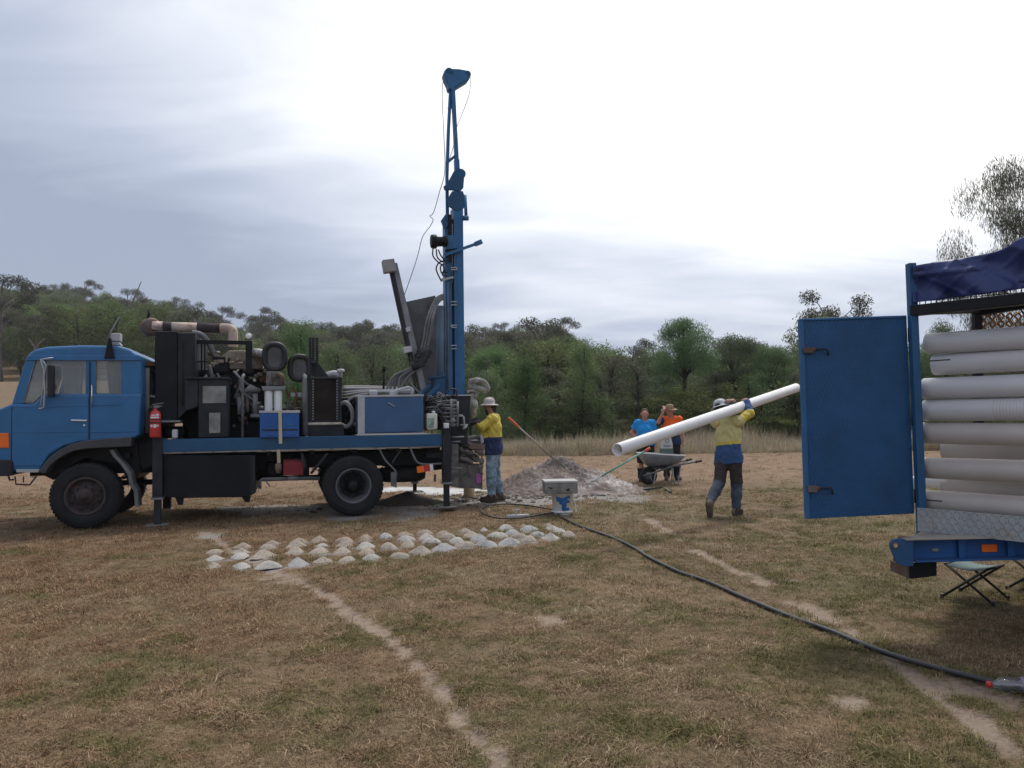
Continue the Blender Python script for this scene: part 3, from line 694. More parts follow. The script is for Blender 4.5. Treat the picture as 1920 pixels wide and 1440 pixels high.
truck = empty('drilling_truck', FW, TANG)
tag(truck, 'blue truck-mounted drilling rig with its mast raised, parked on the dry grass', 'drill truck')
SPLIT = {'pillars': 'pillar', 'rear_wall': 'rear_wall', 'door_seam': 'door_seam', 'body_crease': 'body_crease', 'seat': 'seat', 'rail_bracket': 'rail_bracket', 'brace': 'brace', 'rib': 'rib', 'hand_hole': 'hand_hole', 'wheel_nut': 'wheel_nut',
         'axle': 'axle', 'gearbox': 'gearbox', 'pipe_clip': 'pipe_clip', 'mast_strut': 'mast_strut', 'chassis_rail': 'chassis_rail', 'crown_sheave': 'crown_sheave', 'cross_brace': 'cross_brace', 'feed_cylinder': 'feed_cylinder', 'engine_frame': 'frame_bar',
         'rod_wrench': 'rig_fitting', 'hydraulic_hose': 'hydraulic_hose', 'engine_hose': 'engine_hose', 'valve_hose': 'valve_hose', 'hose_bundle': 'bundled_hose', 'winch_hose': 'winch_hose', 'hose_wrap': 'hose_wrap', 'mast_pipe': 'mast_pipe', 'winch_wire': 'winch_wire',
         'control_lever': 'control_lever', 'jack_pipe': 'jack_pipe', 'pump_cluster': 'pump_casting', 'rear_frame': 'rear_frame', 'cab_hose': 'cab_hose', 'filter_hose': 'filter_hose', 'rig_hose': 'rig_hose', 'strap': 'strap', 'trough_clamp': 'trough_clamp', 'mud_stay': 'mud_stay', 'window_seal': 'window_seal', 'leaf_spring': None, 'engine_block': 'engine_block', 'mast_pivot': 'mast_pivot'}
def islands(mb):
    """one collector for each shape that was added"""
    par = list(range(len(mb.v)))
    def find(a):
        while par[a] != a: par[a] = par[par[a]]; a = par[a]
        return a
    for f_ in mb.f:
        r0 = find(f_[0])
        for i in f_[1:]: par[find(i)] = r0
    out = {}
    for f_, sm, mi in zip(mb.f, mb.sm, mb.mi):
        m = out.setdefault(find(f_[0]), (MB(), {})); ids = []
        for i in f_:
            if i not in m[1]: m[1][i] = len(m[0].v); m[0].v.append(mb.v[i])
            ids.append(m[1][i])
        m[0].f.append(tuple(ids)); m[0].sm.append(sm); m[0].mi.append(mi)
    return [m for m, _ in out.values()]
def part(mb, name, mat, parent=truck, bevel=0.0, label=None, seg=2):
    if SPLIT.get(name):
        for m in islands(mb): o = m.build(SPLIT[name], mat, parent, bevel, seg)
        return o
    o = mb.build(name, mat, parent, bevel, seg)
    if label: o['label'] = label
    return o
WID = 2.25
# --- cab
CV0, CV1 = .03, 2.22
cab_low = [(22, 757), (-6, 768), (-14, 800), (-12, 870), (20, 884), (75, 884), (92, 856), (118, 838), (150, 829), (252, 822), (262, 815), (266, 740), (262, 738), (80, 738), (62, 757)]
mb = MB(); tprism(mb, cab_low, CV0, CV1)
cab = part(mb, 'cab', BLUE, bevel=.04, seg=4)
def cpart(m, name, mat, bevel=0.0, label=None, seg=2):
    return part(m, name, mat, cab, bevel, label, seg)
mb = MB()
for va, vb in ((CV0 + .02, CV0 + .075), (CV1 - .075, CV1 - .02)):
    def strip(pix): mb.prism(TP(pix, CV0 + .02), va, vb)
    strip([(22, 758), (50, 668), (60, 668), (60, 674), (68, 674), (43, 757)])          # front pillar
    strip([(82, 674), (86, 674), (83, 740), (78, 740)])                                # quarter-light bar
    strip([(161, 672), (180, 672), (180, 740), (161, 740)])                            # door pillar
    strip([(227, 672), (262, 672), (267, 741), (227, 741)])                            # rear corner
    strip([(54, 666), (262, 666), (262, 675), (52, 675)])
cpart(mb, 'pillars', BLUE, .01)
mb = MB(); mb.prism(TP([(264, 668), (267, 741), (262, 741), (259, 668)], CV0 + .02), CV0 + .02, .35); mb.prism(TP([(264, 668), (267, 741), (262, 741), (259, 668)], CV0 + .02), 1.9, CV1 - .02)
mb.prism(TP([(264, 668), (265, 688), (260, 688), (259, 668)], CV0 + .02), .35, 1.9)
cpart(mb, 'rear_wall', BLUE, .01)
roof = [(47, 674), (54, 662), (64, 655), (86, 650), (150, 647), (222, 648), (243, 654), (256, 664), (262, 674)]
mb = MB(); tprism(mb, roof, CV0 + .03, CV1 - .03); cpart(mb, 'roof', BLUE, .11, seg=5)
mb = MB(); tprism(mb, [(47, 675.5), (264, 675.5), (264, 673), (47, 673)], CV0 - .005, CV0 + .03); cpart(mb, 'rain_gutter', BLUE, .004)
# glass
def pane(name, pix, v):
    m = MB(); m.prism(TP(pix, CV0 + .02), v, v + .006); return cpart(m, name, GLASS)
for v in (CV0 + .045, CV1 - .05):
    pane('quarter_window', [(44, 756), (66, 675), (83, 675), (78, 740), (62, 756)], v)
    pane('door_window', [(85, 675), (161, 675), (161, 739), (81, 739)], v)
    pane('rear_side_window', [(180, 675), (227, 675), (227, 739), (180, 739)], v)
a0, a1 = T(23, 757, CV0 + .02), T(49, 670, CV0 + .02)
mb = MB(); mb.prism([(a0.x - .005, a0.z), (a1.x - .005, a1.z), (a1.x - .012, a1.z), (a0.x - .012, a0.z)], CV0 + .12, CV1 - .12); cpart(mb, 'windscreen', GLASS)
mb = MB()                                                                              # black rubber seals
for pix in ([(44, 756), (66, 675), (83, 675), (78, 740), (62, 756)], [(85, 675), (161, 675), (161, 739), (81, 739)], [(180, 676), (227, 676), (227, 738), (180, 738)]):
    q = [T(a, b, CV0 + .02) for a, b in pix]; mb.tube([(p.x, CV0 + .022, p.z) for p in q], .007, 6, closed=True)
cpart(mb, 'window_seal', GREY)
# door: a panel a little proud with a seam round it
mb = MB(); mb.prism(TP([(23, 770), (23, 874), (78, 874), (93, 850), (120, 835), (150, 827), (166, 826), (166, 742), (84, 742), (64, 760), (26, 760)], CV0), CV0 - .014, CV0 + .01)
door = cpart(mb, 'door', BLUE, .008)
mb = MB()
for pix in ([(23, 762), (21, 880)], [(168, 678), (168, 824)]):
    q = [T(a, b, CV0) for a, b in pix]; mb.bar((q[0].x, CV0 - .001, q[0].z), (q[1].x, CV0 - .001, q[1].z), .014, .012, (0, 1, 0))
cpart(mb, 'door_seam', HOSEBLACK)
mb = MB()
for y, x0, x1 in ((763, 24, 165), (811, 24, 165), (760, 171, 228), (810, 171, 252)):
    q0, q1 = T(x0, y, CV0), T(x1, y - 1.5, CV0); mb.bar((q0.x, CV0 - .016, q0.z), (q1.x, CV0 - .016, q1.z), .012, .010, (0, 1, 0))
cpart(mb, 'body_crease', BLUE, .004)
mb = MB(); q0, q1 = T(136, 788, CV0), T(163, 788.5, CV0)
mb.bar((q0.x, CV0 - .04, q0.z), (q1.x, CV0 - .04, q1.z), .022, .024, (0, 1, 0)); mb.cyl((q1.x - .03, CV0 - .005, q1.z - .07), (q1.x - .03, CV0 - .03, q1.z - .07), .016, 10)
for q in (q0, q1): mb.bar((q.x, CV0 - .05, q.z), (q.x, CV0 + .01, q.z), .02, .022)
cpart(mb, 'door_handle', CHROME, .004)
mb = MB(); q0, q1 = T(173, 722, CV0), T(173, 763, CV0); mb.tube([(q0.x, CV0 - .03, q0.z), (q1.x, CV0 - .03, q1.z)], .009, 8)
cpart(mb, 'grab_handle', CHROME)
tprism(mb := MB(), [(-12, 812), (16, 812), (17, 840), (-12, 840)], CV0 - .02, CV0 + .05); cpart(mb, 'indicator_lamp', ORANGE, .012)
# mirror on its tube arm
mb = MB(); V0 = CV0 - .14
arm = [T(100, 671, CV0), T(90, 672, V0), T(76, 674, V0), T(82, 692, V0), T(84, 735, V0), T(82, 764, V0), T(76, 766, V0), T(72, 765, CV0)]
mb.tube(arm, .011, 8)
mb.tube([T(78, 674, V0), T(86, 684, V0), T(76, 760, V0)], .009, 8)
cpart(mb, 'mirror_arm', PALEGREY)
mb = MB(); tprism(mb, [(88, 684), (97, 684), (97, 744), (88, 744)], V0 - .05, V0 + .13); cpart(mb, 'mirror', GREYBLACK, .015)
# interior
tprism(mb := MB(), [(30, 880), (74, 880), (72, 886), (30, 886)], CV0 - .012, CV0 + .03); cpart(mb, 'sill_trim', PALEGREY, .006)
mb = MB()
for v0, v1 in ((.25, .75), (1.45, 1.95)):
    mb.prism(TP([(205, 740), (199, 684), (206, 676), (214, 678), (218, 740)], .3), v0, v1); mb.prism(TP([(170, 760), (216, 760), (216, 744), (172, 742)], .3), v0, v1)
part(mb, 'seat', INTERIOR, cab, .03)
mb = MB(); q = T(86, 738, .5); ring = []
for k in range(20):
    a = 2 * PI * k / 20; ring.append((q.x + .10 * math.sin(a) + .02, .5 + .22 * math.cos(a), q.z + .13 * math.sin(a)))
mb.tube(ring, .012, 6, closed=True); mb.tube([(q.x, .5, q.z), (q.x - .18, .5, q.z - .3)], .02, 6); cpart(mb, 'steering_wheel', INTERIOR)
tprism(mb := MB(), [(118, 676), (140, 676), (142, 740), (120, 740)], 1.7, 2.0); cpart(mb, 'pale_window_panel', PALEPANEL)  # pale slab added inside the cab so the windows look lighter
tprism(mb := MB(), [(24, 756), (60, 752), (62, 760), (24, 762)], .15, 2.1); cpart(mb, 'dashboard', INTERIOR, .02)
# roof gear: beacon box, black bracket, aerial
tprism(mb := MB(), [(195, 672), (203, 634), (208, 634), (214, 672)], .0, .04); cpart(mb, 'roof_bracket', BLACK, .006)
tprism(mb := MB(), [(207, 625), (225, 624), (225, 640), (207, 640)], .12, .3)
tprism(mb, [(210, 640), (222, 640), (228, 648), (206, 648)], .14, .28); cpart(mb, 'roof_box', PALEGREY, .015)
mb = MB(); mb.tube([T(203, 640, .06), T(208, 622, .06), T(224, 593, .06)], [.016, .012, .005], 6); cpart(mb, 'aerial', GREY)
# bumper, step, mudguard
tprism(mb := MB(), [(-22, 862), (20, 862), (24, 868), (24, 888), (18, 893), (-22, 893)], -.01, 2.26); part(mb, 'bumper', GREYBLACK, bevel=.02)
mb = MB(); mb.tube([T(28, 893, .02), T(30, 908, .02), T(56, 909, .02), T(68, 893, .02)], .012, 8); mb.tube([T(44, 893, .02), T(44, 905, .02)], .009, 6); mb.tube([T(16, 893, .1), T(18, 900, .1), T(26, 899, .1)], .014, 6)
part(mb, 'step_bar', GREYBLACK)
mb = MB()
outer = [(72, 886), (80, 872), (92, 858), (110, 844), (132, 833), (160, 826), (200, 822), (247, 819)]; inner = [(246, 837), (205, 839), (165, 841), (140, 845), (122, 852), (106, 862), (93, 874), (84, 888)]
tprism(mb, outer + inner, -.05, .22); part(mb, 'mudguard', pm('mudguard_rubber', (.055, .057, .062), .65, var=.2, dust=.3, dustcol=(.3, .3, .3)), bevel=.012)
tprism(mb := MB(), [(80, 890), (96, 866), (122, 850), (160, 838), (258, 834), (262, 880), (240, 905), (225, 870), (160, 858), (110, 885), (100, 900)], .30, 2.0); part(mb, 'wheel_arch', BLACK)
mb = MB(); fl = [(212, 843), (220, 856), (232, 868), (246, 888), (250, 908), (258, 920), (260, 950)]
mb.prism(TP(fl + [(x - 7, y + 1) for x, y in fl[::-1]], .02), .02, .3); part(mb, 'mud_flap', HOSEGREY)
# --- wheels
def tyre_mb(c, R0, W, lugs):
    m = MB(); p = [(.56 * R0, 0.02), (.60 * R0, 0.0), (.74 * R0, -.012), (.87 * R0, -.004), (.955 * R0, .018), (.985 * R0, .045), (R0 * .985, W / 2)]
    prof = p + [(r, W - h) for r, h in p[::-1][1:]]
    m.lathe(prof, c, (0, 1, 0), 56)
    for r_ in (.66, .80, .90): m.lathe([(r_ * R0 - .004, -.012), (r_ * R0, -.017), (r_ * R0 + .004, -.012)], c, (0, 1, 0), 56)
    N = lugs
    for k in range(N):
        for side in (0, 1):
            a = 2 * PI * (k + .5 * side) / N; h0, h1 = (.012, W * .46) if side == 0 else (W * .54, W - .012)
            da = .62 * PI / N; vs = []
            for (r_, hh0, hh1) in ((.955, h0, h1), (1.0, h0 + .012, h1)):
                for hh, sh in ((hh0, 0), (hh1, da * .7)):
                    for s_ in (-1, 1):
                        t = a + sh + s_ * da; vs.append((c[0] + math.cos(t) * R0 * r_, c[1] + hh, c[2] - math.sin(t) * R0 * r_))
            m.add(vs, [(4, 5, 7, 6), (0, 1, 5, 4), (2, 6, 7, 3), (0, 4, 6, 2), (1, 3, 7, 5)])
    return m
def wheel(c, Rt, W, front, near=True, rimm=None, lugs=44):
    t = part(tyre_mb(c, Rt, W, lugs), 'wheel', RUBBER)
    if not near: return t
    m = MB(); r = .56 * Rt
    if front:
        m.lathe([(r + .012, .0), (r + .004, -.014), (r - .02, -.006), (r - .035, .05), (r * .80, .075), (r * .62, .045), (r * .5, .02), (.0, .02)], c, (0, 1, 0), 40)
    else:
        m.lathe([(r + .016, .0), (r + .006, -.014), (r - .012, -.006), (r - .022, .03), (r - .035, .11), (r * .78, .19), (r * .62, .20), (.0, .20)], c, (0, 1, 0), 40)
    rim = part(m, 'rim', rimm, t)
    m = MB(); hy = .035 if front else .17                                             # hand holes
    for k in range(8 if front else 6):
        a = 2 * PI * k / (8 if front else 6) + .4; rr_ = r * (.72 if front else .82); y_ = (.062 if front else .155)
        m.sphere((c[0] + math.cos(a) * rr_, c[1] + y_ - .004, c[2] + math.sin(a) * rr_), .036, 10, 6, (1, .35, 1))
    part(m, 'hand_hole', HOSEBLACK, t)
    m = MB()
    if front: m.lathe([(.12, .03), (.118, -.02), (.10, -.045), (.062, -.052), (.058, -.085), (0, -.09)], c, (0, 1, 0), 28)
    else: m.lathe([(.125, .17), (.12, .10), (.085, .075), (.08, .02), (.062, .005), (0, .0)], c, (0, 1, 0), 28)
    part(m, 'hub', BLACK if not front else RIMRUST, t)
    if not front: m = MB(); m.lathe([(r * .76, .187), (r * .6, .195), (.0, .195)], c, (0, 1, 0), 32); part(m, 'wheel_disc', BLACK, t)
    m = MB()
    for k in range(8):
        a = 2 * PI * k / 8; rr_ = .155 if not front else .145; y_ = .195 if not front else .03
        m.cyl((c[0] + math.cos(a) * rr_, c[1] + y_, c[2] + math.sin(a) * rr_), (c[0] + math.cos(a) * rr_, c[1] + y_ - .04, c[2] + math.sin(a) * rr_), .019, 6)
    part(m, 'wheel_nut', GREYBLACK, t)
    return t
RIMRUST = pm('rusty_rim', (.055, .042, .04), .75, var=.3, rust=.45, rustcol=(.10, .05, .035)); RIMGREY = pm('grey_rim', (.10, .104, .112), .4, var=.2, dust=.3, dustcol=(.2, .19, .18))
RT = (T(160, 869).z) / 2
fc = T(159, 930); rc = T(663, 911)
wheel((fc.x, .02, RT), RT, .27, True, True, RIMRUST, 52); wheel((fc.x, 1.94, RT), RT, .27, True, False, None, 52)
wheel((rc.x, .0, RT + .01), RT, .25, False, True, RIMGREY); wheel((rc.x, .31, RT + .01), RT, .25, False, False)
wheel((rc.x, 1.66, RT + .01), RT, .25, False, False); wheel((rc.x, 1.97, RT + .01), RT, .25, False, False)
mb = MB()
for s_ in (fc.x, rc.x):
    mb.cyl((s_, .3, RT), (s_, 1.95, RT), .07, 14); mb.sphere((s_, 1.1, RT), .2, 16, 10, (.9, 1.1, 1))
part(mb, 'axle', BLACK)
mb = MB(); mb.cyl((fc.x + .1, 1.1, RT + .1), (rc.x - .1, 1.1, RT + .08), .045, 10); part(mb, 'drive_shaft', BLACK)
zD = T(560, 842).z                                                                    # underside of the deck beam
mb = MB()
for v in (.68, 1.5): mb.box((fc.x - .9, v, zD - .34), (T(846, 850, .3).x, v + .08, zD - .1))
for s_ in np.linspace(fc.x + .5, T(830, 850).x - .1, 8): mb.box((s_, .1, zD - .09), (s_ + .07, 2.15, zD - .004))
part(mb, 'chassis_rail', BLACK, bevel=.008)
mb = MB()
for s_ in (fc.x, rc.x):
    for v in (.55, 1.58):
        for i in range(5):
            L_ = .62 - .09 * i; pts_ = [(s_ + L_ * (k / 4 - 1), v, RT + .14 - .013 * i + .13 * ((k / 4 - 1) ** 2)) for k in range(9)]
            for p, q in zip(pts_[:-1], pts_[1:]): mb.bar(p, q, .07, .012)
part(mb, 'leaf_spring', BLACK)
# --- deck
x_d0, x_d1 = T(303, 835).x, T(832, 819).x
zt0 = T(560, 819).z
mb = MB(); mb.box((x_d0, -.005, zD), (x_d1, .09, zt0)); part(mb, 'deck_beam', DECKBLUE, bevel=.006)
mb = MB(); mb.box((x_d0, .092, zt0 - .05), (x_d1, 2.2, zt0 - .02)); part(mb, 'deck', GREYBLACK)
mb = MB(); mb.box((x_d0, 2.202, zD), (x_d1, 2.29, zt0)); part(mb, 'deck_beam', DECKBLUE, bevel=.006)
mb = MB(); q0, q1 = T(305, 851.5), T(830, 835); zr = (q0.z + q1.z) / 2
mb.cyl((q0.x, .03, zr), (q1.x, .03, zr), .016, 8)
part(mb, 'tie_rail', PALEGREY)
mb = MB()
for px in (345, 400, 440, 495, 558, 622, 705, 768): q = T(px, 845); mb.box((q.x - .03, .012, zr - .015), (q.x + .03, .05, zD - .003))
part(mb, 'rail_bracket', GREY, bevel=.004)
# --- jacks
def jack(px0, px1, top, mid, bot, v, near=True, foot_px=14, mat=DECKBLUE, plate=True):
    m = MB(); xa, xb = T(px0, mid, v).x, T(px1, mid, v).x; zt_, zm, zb = T(px0, top, v).z, T(px0, mid, v).z, T((px0 + px1) / 2, bot, v).z
    m.box((xa, v, zm), (xb, v + (xb - xa), zt_)); j = part(m, 'jack_leg', mat, bevel=.008)
    m = MB(); m.box((xa - .012, v - .012, zm - .02), (xb + .012, v + (xb - xa) + .012, zm + .012)); part(m, 'collar', GREY, j, .003)
    m = MB(); m.box((xa + .022, v + .022, zb + .01), (xb - .022, v + (xb - xa) - .022, zm - .021)); part(m, 'inner_leg', GREYBLACK, j, .004)
    m = MB(); c = (xa + xb) / 2; m.box((c - .15, v - .07, zb - .012), (c + .15, v + .22, zb + .01)); part(m, 'foot_plate', CUT, j, .004)
    return j
jack(285, 304, 820, 935, 985, -.03, mat=GREYBLACK); jack(831, 846, 803, 906, 951, -.06, mat=GREYBLACK)
jack(305, 320, 850, 955, 966, 2.05, mat=BLACK); jack(773, 784, 850, 905, 922, 2.05, mat=RUSTY)
# --- under-deck tank, pipe, red box, braces
tprism(mb := MB(), [(306, 853), (479, 853), (479, 925), (460, 932), (345, 934), (306, 932)], .06, .62); tk = part(mb, 'water_tank', BLACK, bevel=.012)
for pix in ([(328, 932), (344, 932), (342, 947), (334, 947)], [(452, 930), (470, 930), (468, 942), (460, 942)]): tprism(mb := MB(), pix, .1, .2); part(mb, 'tank_foot', BLACK, tk)
tprism(mb := MB(), [(470, 855), (478, 855), (478, 924), (470, 924)], .045, .06); part(mb, 'tank_edge', GREYBLACK, tk)
mb = MB(); mb.tube([T(487, 916, .2), T(487, 902, .2), T(492, 899, .2), T(545, 897, .2), T(600, 897, .2)], .028, 10); mb.cyl(T(540, 897, .16), T(560, 897, .16), .036, 10); mb.tube([T(497, 901, .17), T(506, 911, .17)], .01, 6)
part(mb, 'drain_pipe', HOSEGREY)
tprism(mb := MB(), [(531, 867), (569, 867), (569, 891), (531, 891)], .1, .45); rb = part(mb, 'red_case', DARKRED, bevel=.012)
mb = MB()
for i in range(3):
    q0, q1 = T(536 + 9 * i, 885, .1), T(546 + 9 * i, 873, .1); mb.bar((q0.x, .096, q0.z), (q1.x, .096, q1.z), .02, .012, (0, 1, 0))
for i in range(7): q = T(534 + 5.4 * i, 864, .12); mb.box((q.x - .014, .12, q.z - .03), (q.x + .014, .17, q.z + .02))
part(mb, 'rib', DARKRED, rb)
mb = MB()
for q0, q1 in (((614, 850), (583, 888)), ((566, 850), (572, 878))): mb.bar(T(*q0, .05), T(*q1, .05), .05, .04)
part(mb, 'brace', GREYBLACK)
tprism(mb := MB(), [(498, 868), (518, 866), (524, 895), (500, 893)], .5, .9); tprism(mb, [(548, 855), (580, 855), (580, 900), (560, 900)], .5, 1.2); tprism(mb, [(395, 850), (560, 850), (560, 890), (480, 895)], 1.0, 1.4); part(mb, 'gearbox', BLACK, bevel=.03)  # the central box is added to cut the light below the deck
mb = MB(); mb.tube(spline([T(712, 843, .04), T(722, 862, .04), T(735, 876, .04), T(742, 884, .04), T(743, 892, .04)], 4), .014, 8); mb.tube([T(752, 843, .3), T(735, 868, .3)], .012, 6)
mb.tube(spline([T(770, 842, .04), T(776, 856, .04), T(783, 867, .04), T(798, 871, .04), T(831, 869, .04)], 4), .018, 8)
part(mb, 'mud_stay', HOSEGREY)
tprism(mb := MB(), [(733, 886), (743, 884), (744, 915), (733, 911)], .03, .05); part(mb, 'mud_flap', HOSEGREY)
mb = MB(); q = T(757, 893, .6); mb.lathe([(.2, 0), (.36, .0), (.42, .04), (.43, .11), (.42, .18), (.36, .22), (.2, .22)], (q.x, .95, q.z - .1), (0, 0, 1), 32); part(mb, 'spare_wheel', RUBBER)
tprism(mb := MB(), [(694, 868), (830, 858), (830, 880), (790, 885), (740, 880)], .9, 1.2); part(mb, 'rear_crossmember', BLACK, bevel=.01)
q0, q1 = T(782, 881, -.02), T(812, 876, -.02); mb = MB(); mb.cur = 0
marks = [(0, .42, 0), (.42, .8, 1), (.8, 1, 2)]
for a_, b_, i in marks:
    mb.cur = i; p, q = q0.lerp(q1, a_), q0.lerp(q1, b_); mb.bar((p.x, -.02, p.z), (q.x, -.02, q.z), .02, .105, (0, 0, 1))
part(mb, 'marker_board', [ORANGE, RED, WHITE])
mb = MB()
for i in range(6): mb.tube([T(804 + 4 * i, 832, .2), T(805 + 4 * i, 852, .2)], .01, 6)
mb.box(T(800, 858, .2), (T(828, 850, .2).x, .32, T(828, 850, .2).z)); part(mb, 'valve_bank', GREYBLACK)

# --- engine deck, from the cab back
def part_box(name, x0, y0, x1, y1, v0, v1, mat, bevel=.01, parent=truck, label=None):
    m = MB(); tbox(m, x0, y0, x1, y1, v0, v1); return part(m, name, mat, parent, bevel, label)
tprism(mb := MB(), [(290, 621), (333, 621), (333, 785), (322, 795), (290, 792)], .30, 2.0); rad = part(mb, 'radiator_shroud', BLACK, bevel=.015)
tprism(mb := MB(), [(333.5, 624), (366, 624), (366, 765), (348, 772), (333.5, 786)], .30, 2.0); part(mb, 'shroud_panel', GREYBLACK, rad, .012)
for px in (341, 361): part_box('shroud_rib', px - 1.5, 640, px + 1.5, 760, .275, .30, GREYBLACK, .004, rad)
tprism(mb := MB(), [(266, 678), (290, 678), (290, 686), (266, 686)], .4, 1.9); part(mb, 'rear_beam', RUSTY)
mb = MB()
for i, (a_, b_) in enumerate(((262, 272), (267, 279), (273, 282))): mb.tube(spline([T(a_, 690, .5 + .2 * i), T(b_, 720, .5 + .2 * i), T(a_ + 5, 760, .5 + .2 * i), T(b_, 810, .5 + .2 * i)], 5), .018, 8)
mb.tube([T(276, 690, .35), T(276, 812, .35)], .035, 8); part(mb, 'cab_hose', HOSEGREY)
tprism(mb := MB(), [(262, 800), (303, 790), (303, 822), (262, 835)], .35, 1.8); part(mb, 'cab_crossmember', BLACK)
tprism(mb := MB(), [(248, 816), (286, 812), (286, 872), (268, 880), (258, 868)], .35, 1.9); part(mb, 'black_gap_filler', BLACK)  # black block added to darken the bright gap between cab and jack
tprism(mb := MB(), [(262, 690), (272, 690), (272, 800), (262, 800)], .9, 1.6); part(mb, 'snorkel', BLACK)
mb = MB(); mb.box((T(310, 850).x, 1.62, .32), (T(474, 850).x, 2.18, zD - .1)); part(mb, 'under_light_blocker', BLACK, bevel=.03)  # unseen far-side box added to block light under the truck
# exhaust
EV = 1.0
mb = MB(); q = T(286, 613, EV); mb.lathe([(.0, .05), (.12, .05), (.15, .0), (.15, -.06), (.11, -.09), (0, -.09)], (q.x - .02, EV, q.z), Vector((.35, -.9, 0)), 28); part(mb, 'exhaust_bell', RUSTY)
segs = [((286, 610), (306, 612), CREAM), ((306, 612), (322, 612.5), DARKWRAP), ((322, 612.5), (370, 614), CREAM), ((370, 614), (412, 615.5), DARKWRAP)]
for a_, b_, m_ in segs:
    mb = MB(); mb.cyl(T(*a_, EV), T(*b_, EV), .076 if m_ is CREAM else .079, 18); part(mb, 'exhaust_pipe', m_)
mb = MB(); mb.tube(spline([T(412, 615.5, EV), T(426, 615.5, EV), T(436, 620, EV), T(437, 632, EV), T(437, 650, EV)], 5), .078, 18); part(mb, 'exhaust_elbow', CREAM)
mb = MB(); mb.tube([T(275, 602, EV), T(279, 590, EV), T(280, 579, EV)], [.012, .025, .008], 6); part(mb, 'rain_flap', BLACK)
# frame over the engine, lamp
mb = MB()
for v in (.55, 1.7): mb.bar(T(366, 641, v), T(470, 643, v), .07, .06)
for v in (.5, 1.75): mb.bar(T(467, 640, v), T(467, 700, v), .09, .1)
for px in (378, 384): mb.bar(T(px, 643, .6), T(px, 700, .6), .025, .025)
mb.bar(T(366, 678, .6), T(390, 678, .6), .02, .02)
part(mb, 'engine_frame', BLACK)
mb = MB(); q = T(466, 631, .5); mb.lathe([(0, -.02), (.05, -.02), (.062, 0), (.05, .06), (0, .09)], q, (0, 1, 0), 18); mb.tube([q, T(466, 640, .5)], .015, 6); mb.tube([T(463, 622, .5), T(464, 608, .5)], [.014, .02], 6); part(mb, 'work_lamp', GREY)
mb = MB(); mb.sphere((q.x, .47, q.z), .045, 12, 8, (1, .4, 1)); part(mb, 'lamp_lens', WHITE)
mb = MB(); mb.tube(spline([T(360, 624, .9), T(376, 627, .9), T(388, 638, .9), T(397, 655, .9), T(404, 672, .9)], 5), .045, 12); part(mb, 'coolant_pipe', HOSEGREY)
# engine
mb = MB(); tprism(mb, [(398, 680), (430, 657), (488, 657), (493, 672), (493, 692), (398, 692)], .75, 1.6); part(mb, 'engine_cover', BROWNENG, bevel=.02)
mb = MB(); tbox(mb, 370, 692, 500, 790, .9, 1.6); tbox(mb, 398, 668, 430, 700, .7, 1.0); tbox(mb, 342, 765, 575, 823, .95, 1.9); tbox(mb, 640, 745, 672, 815, .9, 1.8); part(mb, 'engine_block', BLACK, bevel=.03)
rg = random.Random(4)
for nm, mt, n_ in (('engine_casting', BROWNENG, 26), ('engine_fitting', GREY, 20), ('engine_casting', GREYBLACK, 18), ('engine_fitting', RUSTY, 12)):
    for i in range(n_):
        px, py = rg.uniform(375, 500), rg.uniform(655, 715) if mt is BROWNENG else rg.uniform(690, 800); w_, h_ = rg.uniform(4, 12), rg.uniform(4, 11); v = rg.uniform(.62, .9)
        m = MB()
        if rg.random() < .5: m.cyl(T(px, py, v), T(px + w_ * rg.choice((-1, 1, .2)), py + h_ * rg.choice((0, 1)), v + .05), rg.uniform(.02, .05), 10)
        else: tbox(m, px, py, px + w_, py + h_, v, v + .2)
        part(m, nm, mt, bevel=.008)
for i in range(44):
    px, py = rg.uniform(430, 575), rg.uniform(668, 800); w_, h_ = rg.uniform(3, 9), rg.uniform(3, 9); v = rg.uniform(.5, .75); m = MB()
    if i % 3: m.cyl(T(px, py, v), T(px + w_ * rg.choice((-1, 1, .2)), py + h_ * rg.choice((0, 1)), v + .03), rg.uniform(.012, .035), 9)
    else: tbox(m, px, py, px + w_, py + h_, v, v + .12)
    part(m, 'engine_fitting', rg.choice((PALEGREY, BROWNENG, HOSEGREY, CUT, RUSTY, GREY)), bevel=.005)
mb = MB()
for i in range(16):
    x0, y0 = rg.uniform(375, 470), rg.uniform(690, 740); v = rg.uniform(.45, .8)
    mb.tube(spline([T(x0, y0, v), T(x0 + rg.uniform(-12, 20), y0 + rg.uniform(5, 30), v - .05), T(x0 + rg.uniform(0, 30), y0 + rg.uniform(20, 60), v)], 6), rg.choice((.012, .018, .024)), 7)
mb.tube(spline([T(392, 685, .55), T(396, 700, .55), T(397, 712, .55)], 4), .03, 8)
part(mb, 'engine_hose', HOSEGREY)
mb = MB(); mb.cyl(T(448, 745, .5), T(448, 778, .5), .03, 10); mb.cyl(T(478, 738, .5), T(478, 777, .5), .04, 12); tbox(mb, 470, 776, 487, 782, .42, .6); mb.tube([T(458, 735, .5), T(470, 728, .5), T(488, 733, .5)], [.03, .07, .03], 10); part(mb, 'pump_stack', GREY)
mb = MB(); mb.tube([T(455, 820, .12), T(455, 716, .12), T(455, 706, .13), T(457, 703, .2), T(458, 705, .32)], .022, 10); part(mb, 'handrail', HOSEGREY)
